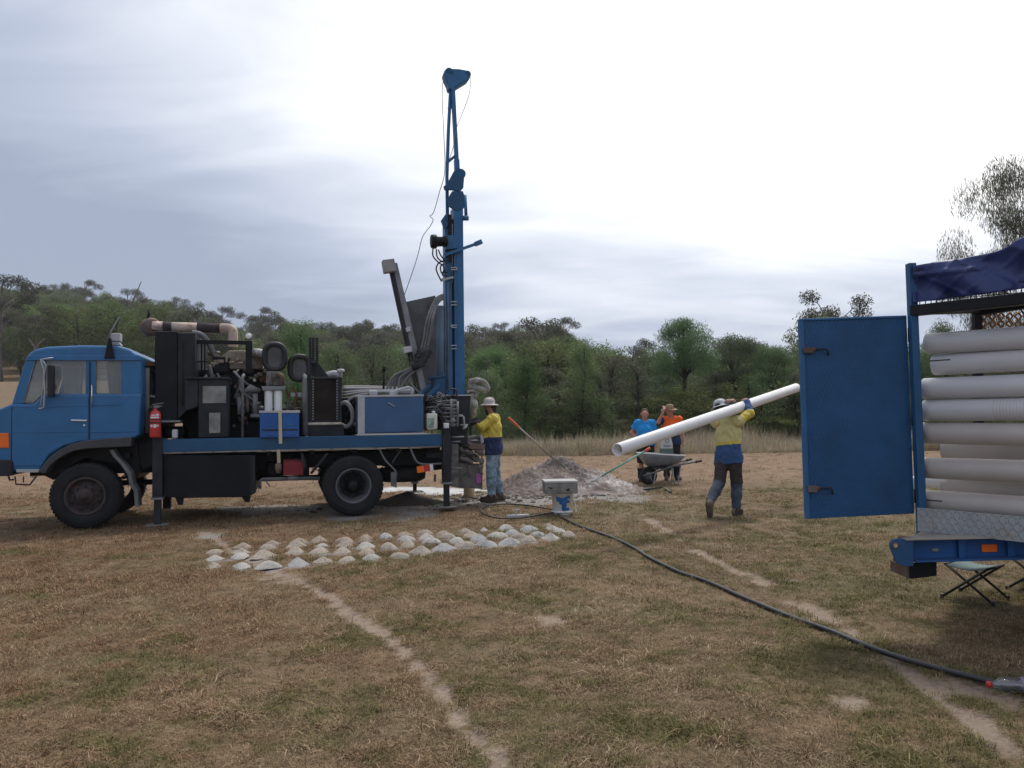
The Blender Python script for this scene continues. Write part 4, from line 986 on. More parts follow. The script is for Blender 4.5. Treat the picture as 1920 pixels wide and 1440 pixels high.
# control cabinet with two pale windows
mb = MB(); tbox(mb, 372, 711, 428, 820, .10, .55); tprism(mb, [(347, 711), (371.5, 711), (371.5, 762), (347, 771)], .10, .5); cbn = part(mb, 'control_cabinet', GREYBLACK, bevel=.012)
PANEL = pm('dusty_perspex', (.23, .23, .22), .5, var=.25, vscale=6, dust=.3)
part_box('cabinet_window', 380, 724, 424, 756, .088, .10, PANEL, .004, cbn); part_box('cabinet_window', 392, 774, 413, 812, .088, .10, PANEL, .03, cbn)
tprism(mb := MB(), [(346, 707), (430, 707), (430, 711), (346, 711)], .07, .56); part(mb, 'cabinet_lid', GREYBLACK, cbn, .004)
# bits on the deck by the cab
part_box('deck_bracket', 302, 788, 338, 792, .15, .4, GREY, .004); part_box('white_canister', 322, 805, 333, 822, .2, .28, WHITE, .02); part_box('hose_reel', 305, 800, 346, 822, .5, 1.2, BLACK, .05)
# round air filters with grilles
def air_filter(px, py, rx, ry, v):
    c = T(px, py, v); r_x = T(px + rx, py, v).x - c.x; r_z = c.z - T(px, py + ry, v).z
    out = [(r_x * math.copysign(abs(math.cos(a)) ** .75, math.cos(a)), r_z * math.copysign(abs(math.sin(a)) ** .75, math.sin(a))) for a in np.linspace(0, 2 * PI, 32, endpoint=False)]
    m = MB(); m.prism([(c.x + a * .9, c.z + b * .9) for a, b in out], v + .05, v + .42, smooth=True); h = part(m, 'air_filter', BLACK)
    m = MB(); m.tube([(c.x + a * .95, v + .02, c.z + b * .95) for a, b in out], .045, 10, closed=True); part(m, 'filter_rim', HOSEBLACK, h)
    m = MB(); m.prism([(c.x + a * .8, c.z + b * .8) for a, b in out], v + .035, v + .05); part(m, 'filter_face', BLACK, h)
    m = MB(); n_ = 6
    for i in range(-n_, n_ + 1):
        t = i / (n_ + 1); ex = math.sqrt(1 - abs(t) ** 2.6) * .8
        m.bar((c.x + t * r_x * .84, v + .028, c.z - r_z * ex), (c.x + t * r_x * .84, v + .028, c.z + r_z * ex), .010, .012); m.bar((c.x - r_x * ex, v + .028, c.z + t * r_z * .84), (c.x + r_x * ex, v + .028, c.z + t * r_z * .84), .012, .010)
    part(m, 'filter_grille', HOSEGREY, h)
air_filter(515, 669, 20, 25, .35); air_filter(562, 690, 19, 23, .45)
mb = MB(); mb.tube([T(475, 662, .7), T(485, 662, .7), T(500, 664, .6)], [.075, .075, .06], 12); part(mb, 'intake_duct', PALEGREY)
mb = MB(); tbox(mb, 499, 696, 527, 724, .3, .6); mb.cyl(T(505, 700, .28), T(508, 722, .28), .03, 10); part(mb, 'filter_valve', CUT, bevel=.02)
mb = MB(); mb.tube(spline([T(521, 702, .25), T(527, 705, .22), T(529, 714, .22), T(526, 721, .25)], 5), .04, 10); part(mb, 'valve_elbow', RUSTY)
tprism(mb := MB(), [(490, 724), (536, 724), (534, 731), (492, 732)], .2, .5); part(mb, 'filter_head', GREY, bevel=.01)
for px in (503.5, 521.5):
    mb = MB(); a_, b_ = T(px, 732, .28), T(px, 772, .28); mb.lathe([(.0, .0), (.055, .0), (.06, -.02), (.06, b_.z - a_.z + .03), (.05, b_.z - a_.z), (0, b_.z - a_.z)], a_, (0, 0, 1), 20); part(mb, 'oil_filter', WHITE)
mb = MB(); mb.tube(spline([T(537, 730, .4), T(541, 745, .4), T(539, 770, .4)], 5), .025, 8); mb.tube(spline([T(546, 725, .4), T(556, 740, .4), T(550, 770, .4)], 5), .018, 8); part(mb, 'filter_hose', RUSTY)
part_box('filter_gauge', 545, 736, 566, 744, .42, .5, PALEGREY, .01)
# blue tool box, strapped down
tprism(mb := MB(), [(487, 773), (561, 772), (561, 820), (487, 821)], -.06, .42); tbx = part(mb, 'tool_box', pm('box_blue', (.018, .10, .34), .4, var=.1, dust=.12, dustcol=(.3, .32, .35)), bevel=.012)
tprism(mb := MB(), [(485.5, 770), (562.5, 769.5), (562.5, 774), (485.5, 774.5)], -.07, .43); part(mb, 'lid', PALEGREY, tbx, .006)
tprism(mb := MB(), [(492, 805), (558, 804), (558, 807), (492, 808)], -.066, -.06); part(mb, 'box_gap', HOSEBLACK, tbx)
for px, py in ((505, 797), (544, 796.5), (505, 814), (544, 813.5)): part_box('louvre', px - 6, py - 1, px + 6, py + 1.5, -.075, -.06, BLUE, .003, tbx)
mb = MB(); mb.bar(T(525, 769, -.085), T(526, 832, -.09), .05, .006, (0, 1, 0)); mb.bar(T(522, 843, .0), T(523, 868, .02), .05, .006, (0, 1, 0)); part(mb, 'strap', STRAP, tbx)
mb = MB(); mb.lathe([(.02, 0), (.05, -.02), (.05, -.1), (.03, -.16), (0, -.16)], T(522, 868, .1), (0, 0, 1), 10); part(mb, 'strap_ratchet', TIMBER)
# oil cooler
mb = MB(); tbox(mb, 577, 709, 588, 795, .30, .5); tbox(mb, 631, 709, 641, 795, .30, .5); tbox(mb, 577, 707, 641, 711, .30, .5); tbox(mb, 577, 789, 641, 795, .3, .5); clr = part(mb, 'oil_cooler', GREYBLACK, bevel=.006)
part_box('cooler_core', 588, 711, 631, 789, .34, .46, CORE, 0, clr)
mb = MB()
for i in range(26): y_ = 713 + i * 2.95; tbox(mb, 588.5, y_, 630.5, y_ + .7, .33, .34)
part(mb, 'cooler_fin', CORE, clr)
mb = MB()
for i in range(15):
    for px in (587, 632): tbox(mb, px - 1.6, 713 + i * 5.1, px + 1.6, 715.5 + i * 5.1, .285, .30)
part(mb, 'cooler_bolt', GREY, clr)
part_box('cooler_base', 577, 797, 645, 818, .25, .7, GREYBLACK, .01, clr); part_box('plank', 578, 792, 640, 796, .2, .32, PALETIMBER, .004)
mb = MB(); mb.tube([T(571, 815, .22), T(571, 712, .22), T(572, 706, .24), T(570, 704, .34)], .035, 10); tbox(mb, 571, 730, 577, 817, .26, .34); part(mb, 'handrail', HOSEGREY)
mb = MB(); tprism(mb, [(586, 675), (592, 675), (617, 707), (590, 708)], .5, .54); mb.cyl(T(583, 680, .45), T(592, 680, .45), .03, 10); gus = part(mb, 'gusset_post', GREYBLACK)
mb = MB()
for px in (581.5, 587, 594.5): mb.bar(T(px, 633, .5), T(px, 706, .5), .035, .04)
for i in range(11): mb.bar(T(581, 635 + i * 4.6, .5), T(595, 635 + i * 4.6, .5), .02, .016)
part(mb, 'mesh_post', GREYBLACK, gus)
mb = MB(); mb.tube(spline([T(608, 708, .6), T(616, 702, .6), T(628, 700, .6), T(636, 704, .6)], 5), .05, 10); mb.lathe([(0, .05), (.05, .045), (.065, .015), (.06, 0), (.03, -.01), (.03, -.1), (0, -.1)], T(639, 697, .55), (0, 0, 1), 16); part(mb, 'filler_neck', PALEGREY)
# hoses between cooler and hydraulic tank
mb = MB()
for i, (y0, y1, v, r_) in enumerate(((731, 733, .9, .05), (738, 736, .6, .035), (728, 730, 1.2, .05), (742, 737, .45, .022))): mb.tube(spline([T(643, y0, v), T(690, y1 - 2, v), T(740, y1, v), T(776, y1 + 1, v)], 5), r_, 9)
mb.tube(spline([T(641, 757, .32), T(650, 755, .22), T(660, 770, .2), T(660, 790, .2), T(650, 800, .25), T(640, 796, .32)], 6), .034, 10); mb.tube(spline([T(648, 760, .4), T(657, 748, .4), T(672, 742, .4), T(690, 739, .4)], 6), .026, 9); mb.tube(spline([T(655, 800, .45), T(664, 795, .45), T(670, 800, .45)], 5), .03, 8)
part(mb, 'hydraulic_hose', HOSEGREY)
mb = MB()
for i in range(10): px, py = rg.uniform(646, 668), rg.uniform(745, 805); m_v = rg.uniform(.5, .8); tbox(mb, px, py, px + rg.uniform(4, 12), py + rg.uniform(4, 10), m_v, m_v + .2)
part(mb, 'pump_cluster', GREYBLACK, bevel=.01)
# hydraulic tank
tprism(mb := MB(), [(672, 744), (794, 742), (794, 809), (672, 813)], .02, .62); ht = part(mb, 'hydraulic_tank', pm('tank_blue', (.045, .108, .225), .42, var=.12, vscale=1.6, dust=.3, dustcol=(.25, .27, .29), dscale=2.5), bevel=.012)
tprism(mb := MB(), [(671, 743), (684, 743), (684, 813.5), (671, 813.5)], .012, .02); part(mb, 'tank_edge', PALEGREY, ht, .004)
tprism(mb := MB(), [(670, 741.5), (795, 739.5), (795, 743), (670, 745)], .005, .64); part(mb, 'tank_lid', PALEGREY, ht, .006)
mb = MB(); q0, q1 = T(728, 755, .02), T(740, 762, .02); mb.bar((q0.x, .012, q0.z), (q1.x, .012, q1.z), .012, .03, (0, 1, 0)); part(mb, 'tank_handle', PALEGREY, ht)
mb = MB()
for px in (700, 738): mb.lathe([(0, .07), (.07, .07), (.08, .05), (.06, .0)], T(px, 741, .3), (0, 0, 1), 14)
mb.tube(spline([T(692, 735, .3), T(720, 733, .3), T(776, 733, .3)], 5), .025, 8); mb.tube([T(772, 741, .2), T(772, 728, .2), T(766, 726, .2), T(745, 731, .2), T(738, 740, .2)], .022, 8); part(mb, 'tank_pipe', PALEGREY, ht)
mb = MB(); mb.cyl(T(719, 738, .4), T(720, 694, .4), .018, 8); mb.cyl(T(720, 696, .4), T(720, 688, .4), .034, 10); part(mb, 'gear_lever', BLACK)
# valve station and rear panel
mb = MB(); tbox(mb, 797, 742, 846, 806, .35, .8); part(mb, 'valve_station', BLACK, bevel=.01)
mb = MB(); mbk = MB()
for i in range(26):
    x0, y0 = rg.uniform(797, 812), rg.uniform(745, 790); x1, y1 = rg.uniform(830, 848), rg.uniform(742, 800); v = rg.uniform(.12, .34)
    (mb if i % 2 else mbk).tube(spline([T(x0, y0, v), T(x0 + 8, y0 - rg.uniform(-4, 14), v - .05), T((x0 + x1) / 2, min(y0, y1) - rg.uniform(-6, 8), v), T(x1, y1, v + .02)], 6), rg.choice((.012, .016)), 7)
part(mb, 'valve_hose', HOSEGREY); part(mbk, 'valve_hose', HOSEBLACK)
mb = MB()
for i, y_ in enumerate((752, 760, 768, 775, 782, 790, 797)):
    mb.cyl(T(828 + rg.uniform(0, 8), y_, .15), T(856, y_ - 1, .15), .014, 8); mb.cyl(T(850, y_ - 3, .13), T(850, y_ + 3, .13), .03, 10)
mb.cyl(T(846, 748, .12), T(846, 800, .12), .02, 8); mb.cyl(T(858, 752, .12), T(858, 800, .12), .02, 8); mb.sphere(T(849, 789, .1), .045)
part(mb, 'control_lever', HOSEGREY)
tprism(mb := MB(), [(846, 742), (883, 741), (880, 775), (876, 832), (846, 832)], .40, .9); pan = part(mb, 'control_panel', GREYBLACK, bevel=.01)
tprism(mb := MB(), [(826, 741), (884, 739.5), (884, 742), (826, 743)], .36, .95); part(mb, 'panel_edge', PALEGREY, pan)
mb = MB(); mb.tube([T(852, 781, .33), T(866, 779, .33), T(869, 782, .33), T(871, 802, .33)], .02, 8); mb.cyl(T(863, 797, .33), T(877, 797, .33), .016, 8); mb.cyl(T(870, 800, .33), T(872, 803, .33), .05, 10); part(mb, 'gate_valve', PALEGREY)
mb = MB(); mb.tube(spline([T(834, 745, .2), T(838, 734, .2), T(848, 729, .2), T(856, 733, .2), T(857, 748, .2)], 6), .012, 7); mb.tube(spline([T(796, 752, .1), T(816, 748, .1), T(842, 742, .15), T(857, 743, .2)], 6), .012, 7); part(mb, 'loop_hose', HOSEBLACK)
part_box('valve_box', 833, 793, 842, 803, .0, .1, WHITE, .01)
# rear rig gear
RV = .5
tprism(mb := MB(), [(846, 833), (860, 833), (860, 915), (846, 912)], .25, .45); tprism(mb, [(860, 868), (905, 870), (905, 917), (860, 914)], RV, RV + .05); tprism(mb, [(862, 835), (886, 835), (886, 915), (862, 915)], RV + .3, RV + .7); part(mb, 'rear_frame', CUT, bevel=.008)
mb = MB()
for y_, x0, x1 in ((820, 846, 870), (879, 846, 867), (829, 846, 863)): mb.cyl(T(x0, y_, .1), T(x1, y_ - 1, .1), .014, 8)
part(mb, 'jack_pipe', HOSEGREY)
tprism(mb := MB(), [(862, 828), (874, 819), (902, 817), (906, 830), (880, 841), (862, 838)], RV, RV + .45); part(mb, 'drill_table', CUT, bevel=.02)
tprism(mb := MB(), [(879, 831), (907, 833), (907, 844), (879, 841)], RV - .12, RV + .3); tr_ = part(mb, 'cuttings_tray', BOXBROWN, bevel=.006)
mb = MB(); q = [T(907.3, 833, RV - .12), T(918.5, 826, RV + .1), T(918.5, 835, RV + .1), T(907.3, 844, RV - .12)]
mb.add([*q, *[p + Vector((-.012, .01, 0)) for p in q]], [(0, 1, 2, 3), (7, 6, 5, 4), (0, 4, 5, 1), (1, 5, 6, 2), (2, 6, 7, 3), (3, 7, 4, 0)]); part(mb, 'tray_end', pm('tray_grey', (.30, .27, .25), .7, dust=.2), tr_)
mb = MB(); mb.tube(spline([T(901, 816, RV - .1), T(904, 822, RV - .1), T(904, 831, RV - .1)], 4), .03, 8); mb.lathe([(.0, 0), (.09, 0), (.1, -.05), (.14, -.08), (0, -.08)], T(888, 818, RV + .1), (0, 0, 1), 20); part(mb, 'table_clamp', PALEGREY)
mb = MB()
for (a_, b_, r_) in (((861, 842), (886, 851), .045), ((862, 858), (887, 867), .035), ((864, 853), (890, 855), .025), ((866, 860), (892, 858), .02), ((890, 845), (906, 847), .035), ((892, 864), (907, 862), .03), ((896, 873), (906, 876), .03), ((903, 850), (904, 872), .015), ((880, 872), (882, 890), .015), ((897, 876), (905, 890), .02)): mb.cyl(T(*a_, RV - .06), T(*b_, RV - .08), r_, 9)
for px, py in ((895, 860), (903, 866), (899, 876), (900, 849)): mb.sphere(T(px, py, RV - .06), .045, 10, 6)
part(mb, 'rod_wrench', CUT)
mb = MB()
for i in range(9): x0, y0 = rg.uniform(860, 890), rg.uniform(836, 860); mb.tube(spline([T(x0, y0, RV - .02), T(x0 + 8, y0 - 4, RV - .1), T(x0 + 18, y0 + rg.uniform(0, 12), RV - .04)], 5), .016, 7)
part(mb, 'rig_hose', HOSEBLACK)
part_box('pink_tag', 893, 887, 902, 906, RV - .03, RV - .015, pm('pink_tag', (.42, .14, .36), .7), .002)
mb = MB(); mb.box(T(814, 890, .3), (T(818, 903, .3).x, .34, T(818, 903, .3).z)); part(mb, 'hanging_bar', BOXBROWN)
# drill string in front of the driller
DV = .95
mb = MB(); mb.cyl(T(883, 722, DV), T(883, 820, DV), .035, 12); drl = part(mb, 'drill_rod', CUT)
mb = MB(); mb.lathe([(.03, .2), (.05, .18), (.05, .1), (.085, .06), (.10, .0), (.10, -.07), (.07, -.12), (.075, -.2), (.04, -.24)], T(886, 758, DV), (0, 0, 1), 16); mb.lathe([(.0, .1), (.06, .08), (.07, 0), (.06, -.05), (.03, -.06)], T(884, 722, DV), (0, 0, 1), 14); part(mb, 'swivel', pm('muddy_swivel', (.34, .32, .28), .85, var=.3, vscale=12), drl)
for (pix, r_) in (([(880, 716), (895, 713), (908, 718), (914, 727), (911, 731), (898, 728), (884, 726)], .05), ([(878, 727), (890, 726), (903, 731), (912, 737)], .028), ([(875, 735), (885, 732), (893, 738), (890, 745)], .03)):
    mb = MB(); mb.tube(spline([T(a_, b_, DV - .05) for a_, b_ in pix], 6), r_, 9); part(mb, 'air_hose', pm('muddy_hose', (.27, .255, .23), .85, var=.3, vscale=10))

# --- mast
MV = 1.0
mb = MB()
def mbox(x0, y0, x1, y1, v0, v1): tbox(mb, x0, y0, x1, y1, v0, v1)
mx0, mx1 = T(852, 560, MV).x, T(870, 560, MV).x; zt_m, zb_m = T(861, 388, MV).z, zt0 - .4
mb = MB(); mb.box((mx0, MV, zb_m), (mx1, MV + .30, zt_m)); mast = part(mb, 'mast', MASTBLUE, bevel=.01)
mb = MB(); lx0 = T(836, 560, MV).x; mb.box((lx0, MV + .04, zb_m), (mx0 - .035, MV + .26, T(845, 405, MV).z)); part(mb, 'mast_channel', MASTBLUE, mast, .008)
mb = MB(); mb.box((mx0 - .0345, MV + .05, zb_m), (mx0 - .0005, MV + .1, T(845, 410, MV).z)); part(mb, 'slide_gap', BLACK, mast)
mb = MB(); mb.box((mx0 + .045, MV - .012, zb_m), (mx0 + .06, MV, zt_m - .5)); part(mb, 'mast_rib', MASTBLUE, mast)
mb = MB()
for pix in ([(839, 408), (838, 330), (841, 240), (845, 165)],): mb.tube([T(a_, b_, MV + .1) for a_, b_ in pix], .032, 8)
part(mb, 'mast_stay', MASTBLUE, mast)
mb = MB(); mb.bar(T(860, 392, MV + .05), T(856, 300, MV + .05), .085, .10, (0, 1, 0)); mb.bar(T(856, 300, MV + .05), T(849, 165, MV + .05), .065, .09, (0, 1, 0)); part(mb, 'mast_stay', MASTBLUE, mast)
mb = MB(); mb.bar(T(837, 306, MV + .08), T(854, 292, MV + .08), .04, .045); mb.bar(T(840, 204, MV + .08), T(850, 200, MV + .08), .03, .03); part(mb, 'cross_brace', MASTBLUE, mast)
tprism(mb := MB(), [(842, 167), (850, 167), (878, 150), (883, 143), (883, 136), (878, 131), (862, 128), (842, 127.5), (834, 130), (832, 138), (835, 147), (840, 158)], MV, MV + .22); head = part(mb, 'crown_head', MASTBLUE, mast, .03, seg=3)
mb = MB(); mb.cyl(T(842, 135, MV - .01), T(842, 135, MV + .23), .075, 16); mb.cyl(T(877, 139, MV - .01), T(877, 139, MV + .23), .06, 16); part(mb, 'crown_sheave', MASTBLUE, mast)
tprism(mb := MB(), [(832, 349), (838, 345), (851, 321), (860, 315), (868, 317), (871, 326), (869, 352), (863, 359), (848, 356), (834, 356)], MV - .02, MV + .03); part(mb, 'sheave_plate', DECKBLUE, mast, .008)
tprism(mb := MB(), [(840, 372), (848, 358), (868, 358), (872, 370), (870, 390), (856, 396), (841, 386)], MV - .01, MV + .04); part(mb, 'sheave_plate', DECKBLUE, mast, .008)
mb = MB(); mb.cyl(T(864, 326, MV - .035), T(864, 326, MV + .1), .09, 16); mb.cyl(T(872, 366, MV), T(874, 408, MV), .03, 8); mb.cyl(T(868, 409, MV - .02), T(878, 409, MV - .02), .045, 10); part(mb, 'feed_cylinder', MASTBLUE, mast)
tprism(mb := MB(), [(828, 412), (838, 398), (846, 404), (842, 425), (834, 428)], MV, MV + .1); part(mb, 'chain_guide', DECKBLUE, mast, .006)
mb = MB()
for i in range(16): q = T(843, 404 + i * 5.5, MV); mb.box((q.x - .03, MV - .03 - .008 * (i % 2), q.z - .035), (q.x + .03, MV + .0, q.z + .012))
part(mb, 'feed_chain', BLACK, mast)
tprism(mb := MB(), [(836, 441), (858, 441), (858, 465), (836, 468)], MV - .06, MV); part(mb, 'winch_bracket', MASTBLUE, mast, .006)
mb = MB(); q0, q1 = T(808, 453, MV - .12), T(840, 453, MV - .12); ax = (q1 - q0).normalized()
mb.lathe([(0, 0), (.11, 0), (.125, .02), (.125, .09), (.09, .11), (.085, .2), (.1, .22), (.1, .28), (.06, .3)], q0, ax, 20); part(mb, 'winch_motor', BLACK, mast)
mb = MB()
for pix in ([(812, 466), (812, 480), (822, 492), (832, 500), (836, 520)], [(818, 467), (820, 482), (829, 490), (834, 484)], [(822, 468), (826, 478), (832, 486), (838, 495)], [(836, 490), (824, 492), (818, 502), (820, 512), (828, 528)], [(834, 505), (828, 512), (826, 500), (833, 494)], [(840, 510), (830, 512), (831, 517), (838, 516)]): mb.tube(spline([T(a_, b_, MV - .08) for a_, b_ in pix], 6), .013, 7)
part(mb, 'winch_hose', HOSEBLACK, mast)
mb = MB(); mb.bar(T(834, 478, MV - .06), T(895, 456.5, MV - .06), .045, .05); mb.bar(T(891, 458, MV - .06), T(903, 453, MV - .06), .075, .08); part(mb, 'rod_arm', MASTBLUE, mast)
mb = MB()
for py in (502, 506, 566, 572, 610, 614, 648, 654): q0, q1 = T(845, py, MV), T(856, py, MV); mb.bar((q0.x, MV - .02, q0.z), (q1.x, MV - .02, q1.z), .015, .018)
for py in (504, 612): q0, q1 = T(856 if py == 504 else 846, py - 2.5, MV), T(856 if py == 504 else 846, py + 2.5, MV); mb.bar((q0.x, MV - .02, q0.z), (q1.x, MV - .02, q1.z), .015, .018)
tprism(mb, [(828, 522), (850, 518), (851, 521), (829, 527)], MV - .05, MV); part(mb, 'pipe_clip', PALEGREY, mast)
mb = MB(); mb.tube([T(834, 560, MV - .02), T(836, 600, MV - .02), T(835, 700, MV - .02)], .014, 7); mb.tube([T(840, 530, MV), T(840, 735, MV)], .012, 7); mb.tube([T(848, 420, MV - .01), T(848, 530, MV - .01)], .012, 7); part(mb, 'mast_pipe', HOSEGREY, mast)
mb = MB(); q = T(826, 574, MV + .05); mb.cyl(q, T(826, 742, MV + .05), .085, 16); mb.tube(spline([T(822, 568, MV), T(827, 562, MV), T(834, 562, MV)], 4), .015, 7); part(mb, 'lift_cylinder', pm('cylinder_bluegrey', (.10, .16, .22), .5, dust=.3), mast)
tprism(mb := MB(), [(806, 706), (834, 704), (834, 745), (822, 748), (808, 740)], MV - .1, MV + .2); tprism(mb, [(804, 707), (836, 703), (836, 706), (804, 711)], MV - .15, MV + .25); part(mb, 'mast_pivot', DECKBLUE, mast, .006)
mb = MB()
for a_, b_ in (((783, 745), (806, 722)), ((793, 752), (822, 722))): mb.bar(T(*a_, .5), T(*b_, .8), .05, .05)
part(mb, 'mast_strut', DECKBLUE)
tprism(mb := MB(), [(806, 712), (834, 708), (834, 760), (806, 760)], .95, 1.0); part(mb, 'pivot_plate', DECKBLUE)
# tilted rod trough and dark guard plate behind the hoses
BV = .75
mb = MB(); a_, b_ = T(729, 496, BV), T(781, 738, BV); dd = (b_ - a_).normalized()
mb.bar(a_, b_, .03, .10, (0, 1, 0)); s1 = dd.cross(Vector((0, 1, 0))) * .05
mb.bar(a_ + s1, b_ + s1, .14, .012, (1, 0, 0)); trough = part(mb, 'rod_trough', GREYBLACK)
mb = MB(); mb.bar(T(739, 494, BV - .03), T(795, 735, BV - .03), .10, .055, (0, 1, 0)); part(mb, 'trough_edge', GREY, trough)
mb = MB(); mb.bar(T(733, 497, BV - .06), T(770, 668, BV - .06), .035, .02, (0, 1, 0)); part(mb, 'rod', HOSEBLACK, trough)
mb = MB(); c0 = T(730, 498, BV - .1); mb.bar(T(727, 488, BV - .1), T(731, 511, BV - .1), .2, .21, (0, 1, 0)); part(mb, 'trough_cap', pm('cap_grey', (.27, .26, .26), .7, dust=.3), trough, .01)
mb = MB(); mb.bar(T(763, 650, BV - .1), T(765, 661, BV - .1), .13, .16, (0, 1, 0)); mb.bar(T(764, 614, BV - .1), T(766, 622, BV - .1), .07, .08, (0, 1, 0)); part(mb, 'trough_clamp', PALEGREY, trough, .006)
tprism(mb := MB(), [(756, 567), (816, 554), (820, 572), (817, 705), (812, 735), (791, 745), (775, 650)], MV - .1, MV - .08); part(mb, 'guard_plate', pm('guard_steel', (.085, .09, .095), .6, var=.25, vscale=3, dust=.25, dustcol=(.2, .2, .2)), bevel=.004)
mb = MB(); hv = .62
ends = [(724, 732), (730, 734), (738, 736), (748, 738), (757, 736), (766, 736), (742, 742), (790, 740)]
for i, (ex, ey) in enumerate(ends):
    o_ = (i - 3.5) * 1.6; v = hv + .03 * (i % 3)
    mb.tube(spline([T(832, 552 + i, MV - .1), T(818 + o_ * .4, 562 + 1.2 * i, hv + .2), T(806 + o_, 600, v), T(799 + o_, 640, v), T(790 + o_, 668, v), T(776 + o_ * 1.2, 690, v), T(752 + o_ * 2.4, 705 + i, v), T(ex, ey, v - .05)], 6), .02, 8)
part(mb, 'hose_bundle', HOSEGREY)
mb = MB()
for px, py in ((796, 661), (792, 668), (787, 676), (782, 684)): q = T(px, py, hv); mb.tube([q + Vector((-.1, 0, -.04)), q + Vector((.1, 0, .05))], .085, 10)
part(mb, 'hose_wrap', HOSEBLACK)
# winch wire hanging from the crown
mb = MB(); mb.tube(spline([T(832, 140, MV), T(829, 180, MV), T(832, 250, MV), T(834, 320, MV), T(824, 360, MV), T(813, 398, MV), T(806, 405, MV), T(812, 412, MV), T(806, 425, MV), T(792, 445, MV), T(783, 480, MV), T(770, 520, MV), T(757, 556, MV)], 6), .007, 5, caps=False)
mb.tube(spline([T(883, 145, MV), T(880, 175, MV), T(868, 210, MV), T(856, 240, MV), T(850, 275, MV), T(842, 300, MV)], 6), .006, 5, caps=False); part(mb, 'winch_wire', GREY)

# things that hang on or stand on the truck
def world_of(p): return truck_m @ p
truck_m = Matrix.Translation(FW) @ Matrix.Rotation(TANG, 4, 'Z')
fe = empty('fire_extinguisher', truck_m @ T(291, 820, -.1), TANG)
fe_o = T(291, 820, -.1)
mb = MB(); h_ = T(291, 769, -.1).z - fe_o.z; rr_ = .078
mb.lathe([(0, 0), (rr_ * .95, .0), (rr_, .02), (rr_, h_ - .07), (rr_ * .8, h_ - .025), (.03, h_), (.028, h_ + .03), (0, h_ + .03)], (0, 0, 0), (0, 0, 1), 24); mb.build('cylinder', RED, fe)
mb = MB(); mb.box((-.02, -.03, h_ + .032), (.05, .03, h_ + .07)); mb.bar((-.04, 0, h_ + .085), (.11, 0, h_ + .105), .02, .012); mb.bar((-.02, 0, h_ + .05), (.09, 0, h_ + .06), .02, .012); mb.build('valve_handle', GREY, fe)
mb = MB(); mb.tube(spline([(-.02, -.02, h_ + .05), (-.085, -.03, h_ + .02), (-.11, -.03, h_ - .12), (-.10, -.02, h_ - .3), (-.09, 0, .06)], 6), .012, 8); mb.build('hose', HOSEBLACK, fe)
mb = MB(); mb.lathe([(rr_ + .002, h_ * .63), (rr_ + .002, h_ * .67)], (0, 0, 0), (0, 0, 1), 24); mb.lathe([(rr_ + .003, h_ * .52), (rr_ + .006, h_ * .53), (rr_ + .006, h_ * .56), (rr_ + .003, h_ * .57)], (0, 0, 0), (0, 0, 1), 24); mb.build('strap_band', HOSEBLACK, fe)
mb = MB()
def patch(a0, a1, z0, z1, r_):
    vs = []; n_ = 6
    for i in range(n_ + 1):
        a = a0 + (a1 - a0) * i / n_; vs += [(math.sin(a) * r_, -math.cos(a) * r_, z0), (math.sin(a) * r_, -math.cos(a) * r_, z1)]
    mb.add(vs, [(2 * i, 2 * i + 2, 2 * i + 3, 2 * i + 1) for i in range(n_)], True)
patch(-.8, .8, h_ * .70, h_ * .76, rr_ + .002); patch(-.6, .1, h_ * .79, h_ * .84, rr_ + .002); patch(.2, .8, h_ * .79, h_ * .86, rr_ + .002); patch(-.8, -.3, h_ * .38, h_ * .47, rr_ + .002); patch(-.15, .35, h_ * .36, h_ * .48, rr_ + .002); patch(.45, .75, h_ * .4, h_ * .46, rr_ + .002)
mb.build('label', WHITE, fe)
tag(fe, 'red fire extinguisher strapped on top of the front jack leg behind the cab', 'fire extinguisher')
jo = T(811, 806, .0); jg = empty('jerry_can', truck_m @ jo, TANG)
a_ = T(801, 775, .0); w_ = (jo.x - a_.x); hh = a_.z - jo.z
mb = MB(); mb.box((-w_, 0, 0), (w_, .2, hh)); mb.build('body', pm('can_plastic', (.60, .62, .52), .5, var=.15, vscale=9, dust=.2), jg, .03, 3)
mb = MB(); mb.box((-w_ * .9, -.004, hh * .12), (w_ * .3, 0.002, hh * .7)); mb.build('label', pm('can_label', (.22, .30, .24), .6, var=.6, vscale=14), jg)
mb = MB(); mb.cyl((w_ * .4, .1, hh), (w_ * .4, .1, hh + .04), .03, 12); mb.build('cap', WHITE, jg)
tag(jg, 'pale square plastic jerry can standing on the deck in front of the tangled hoses', 'jerry can')
cs = on_ground(880, 934, .06); mb = MB(); mb.lathe([(.105, -.2), (.105, .32), (.098, .32), (.098, -.2)], (cs.x, cs.y, .06), (0, 0, 1), 24, closed=True)
o = mb.build('bore_casing', pm('muddy_casing', (.40, .31, .19), .7, var=.2, dust=.3)); tag(o, 'tan casing pipe sticking out of the ground under the rig table', 'casing pipe')
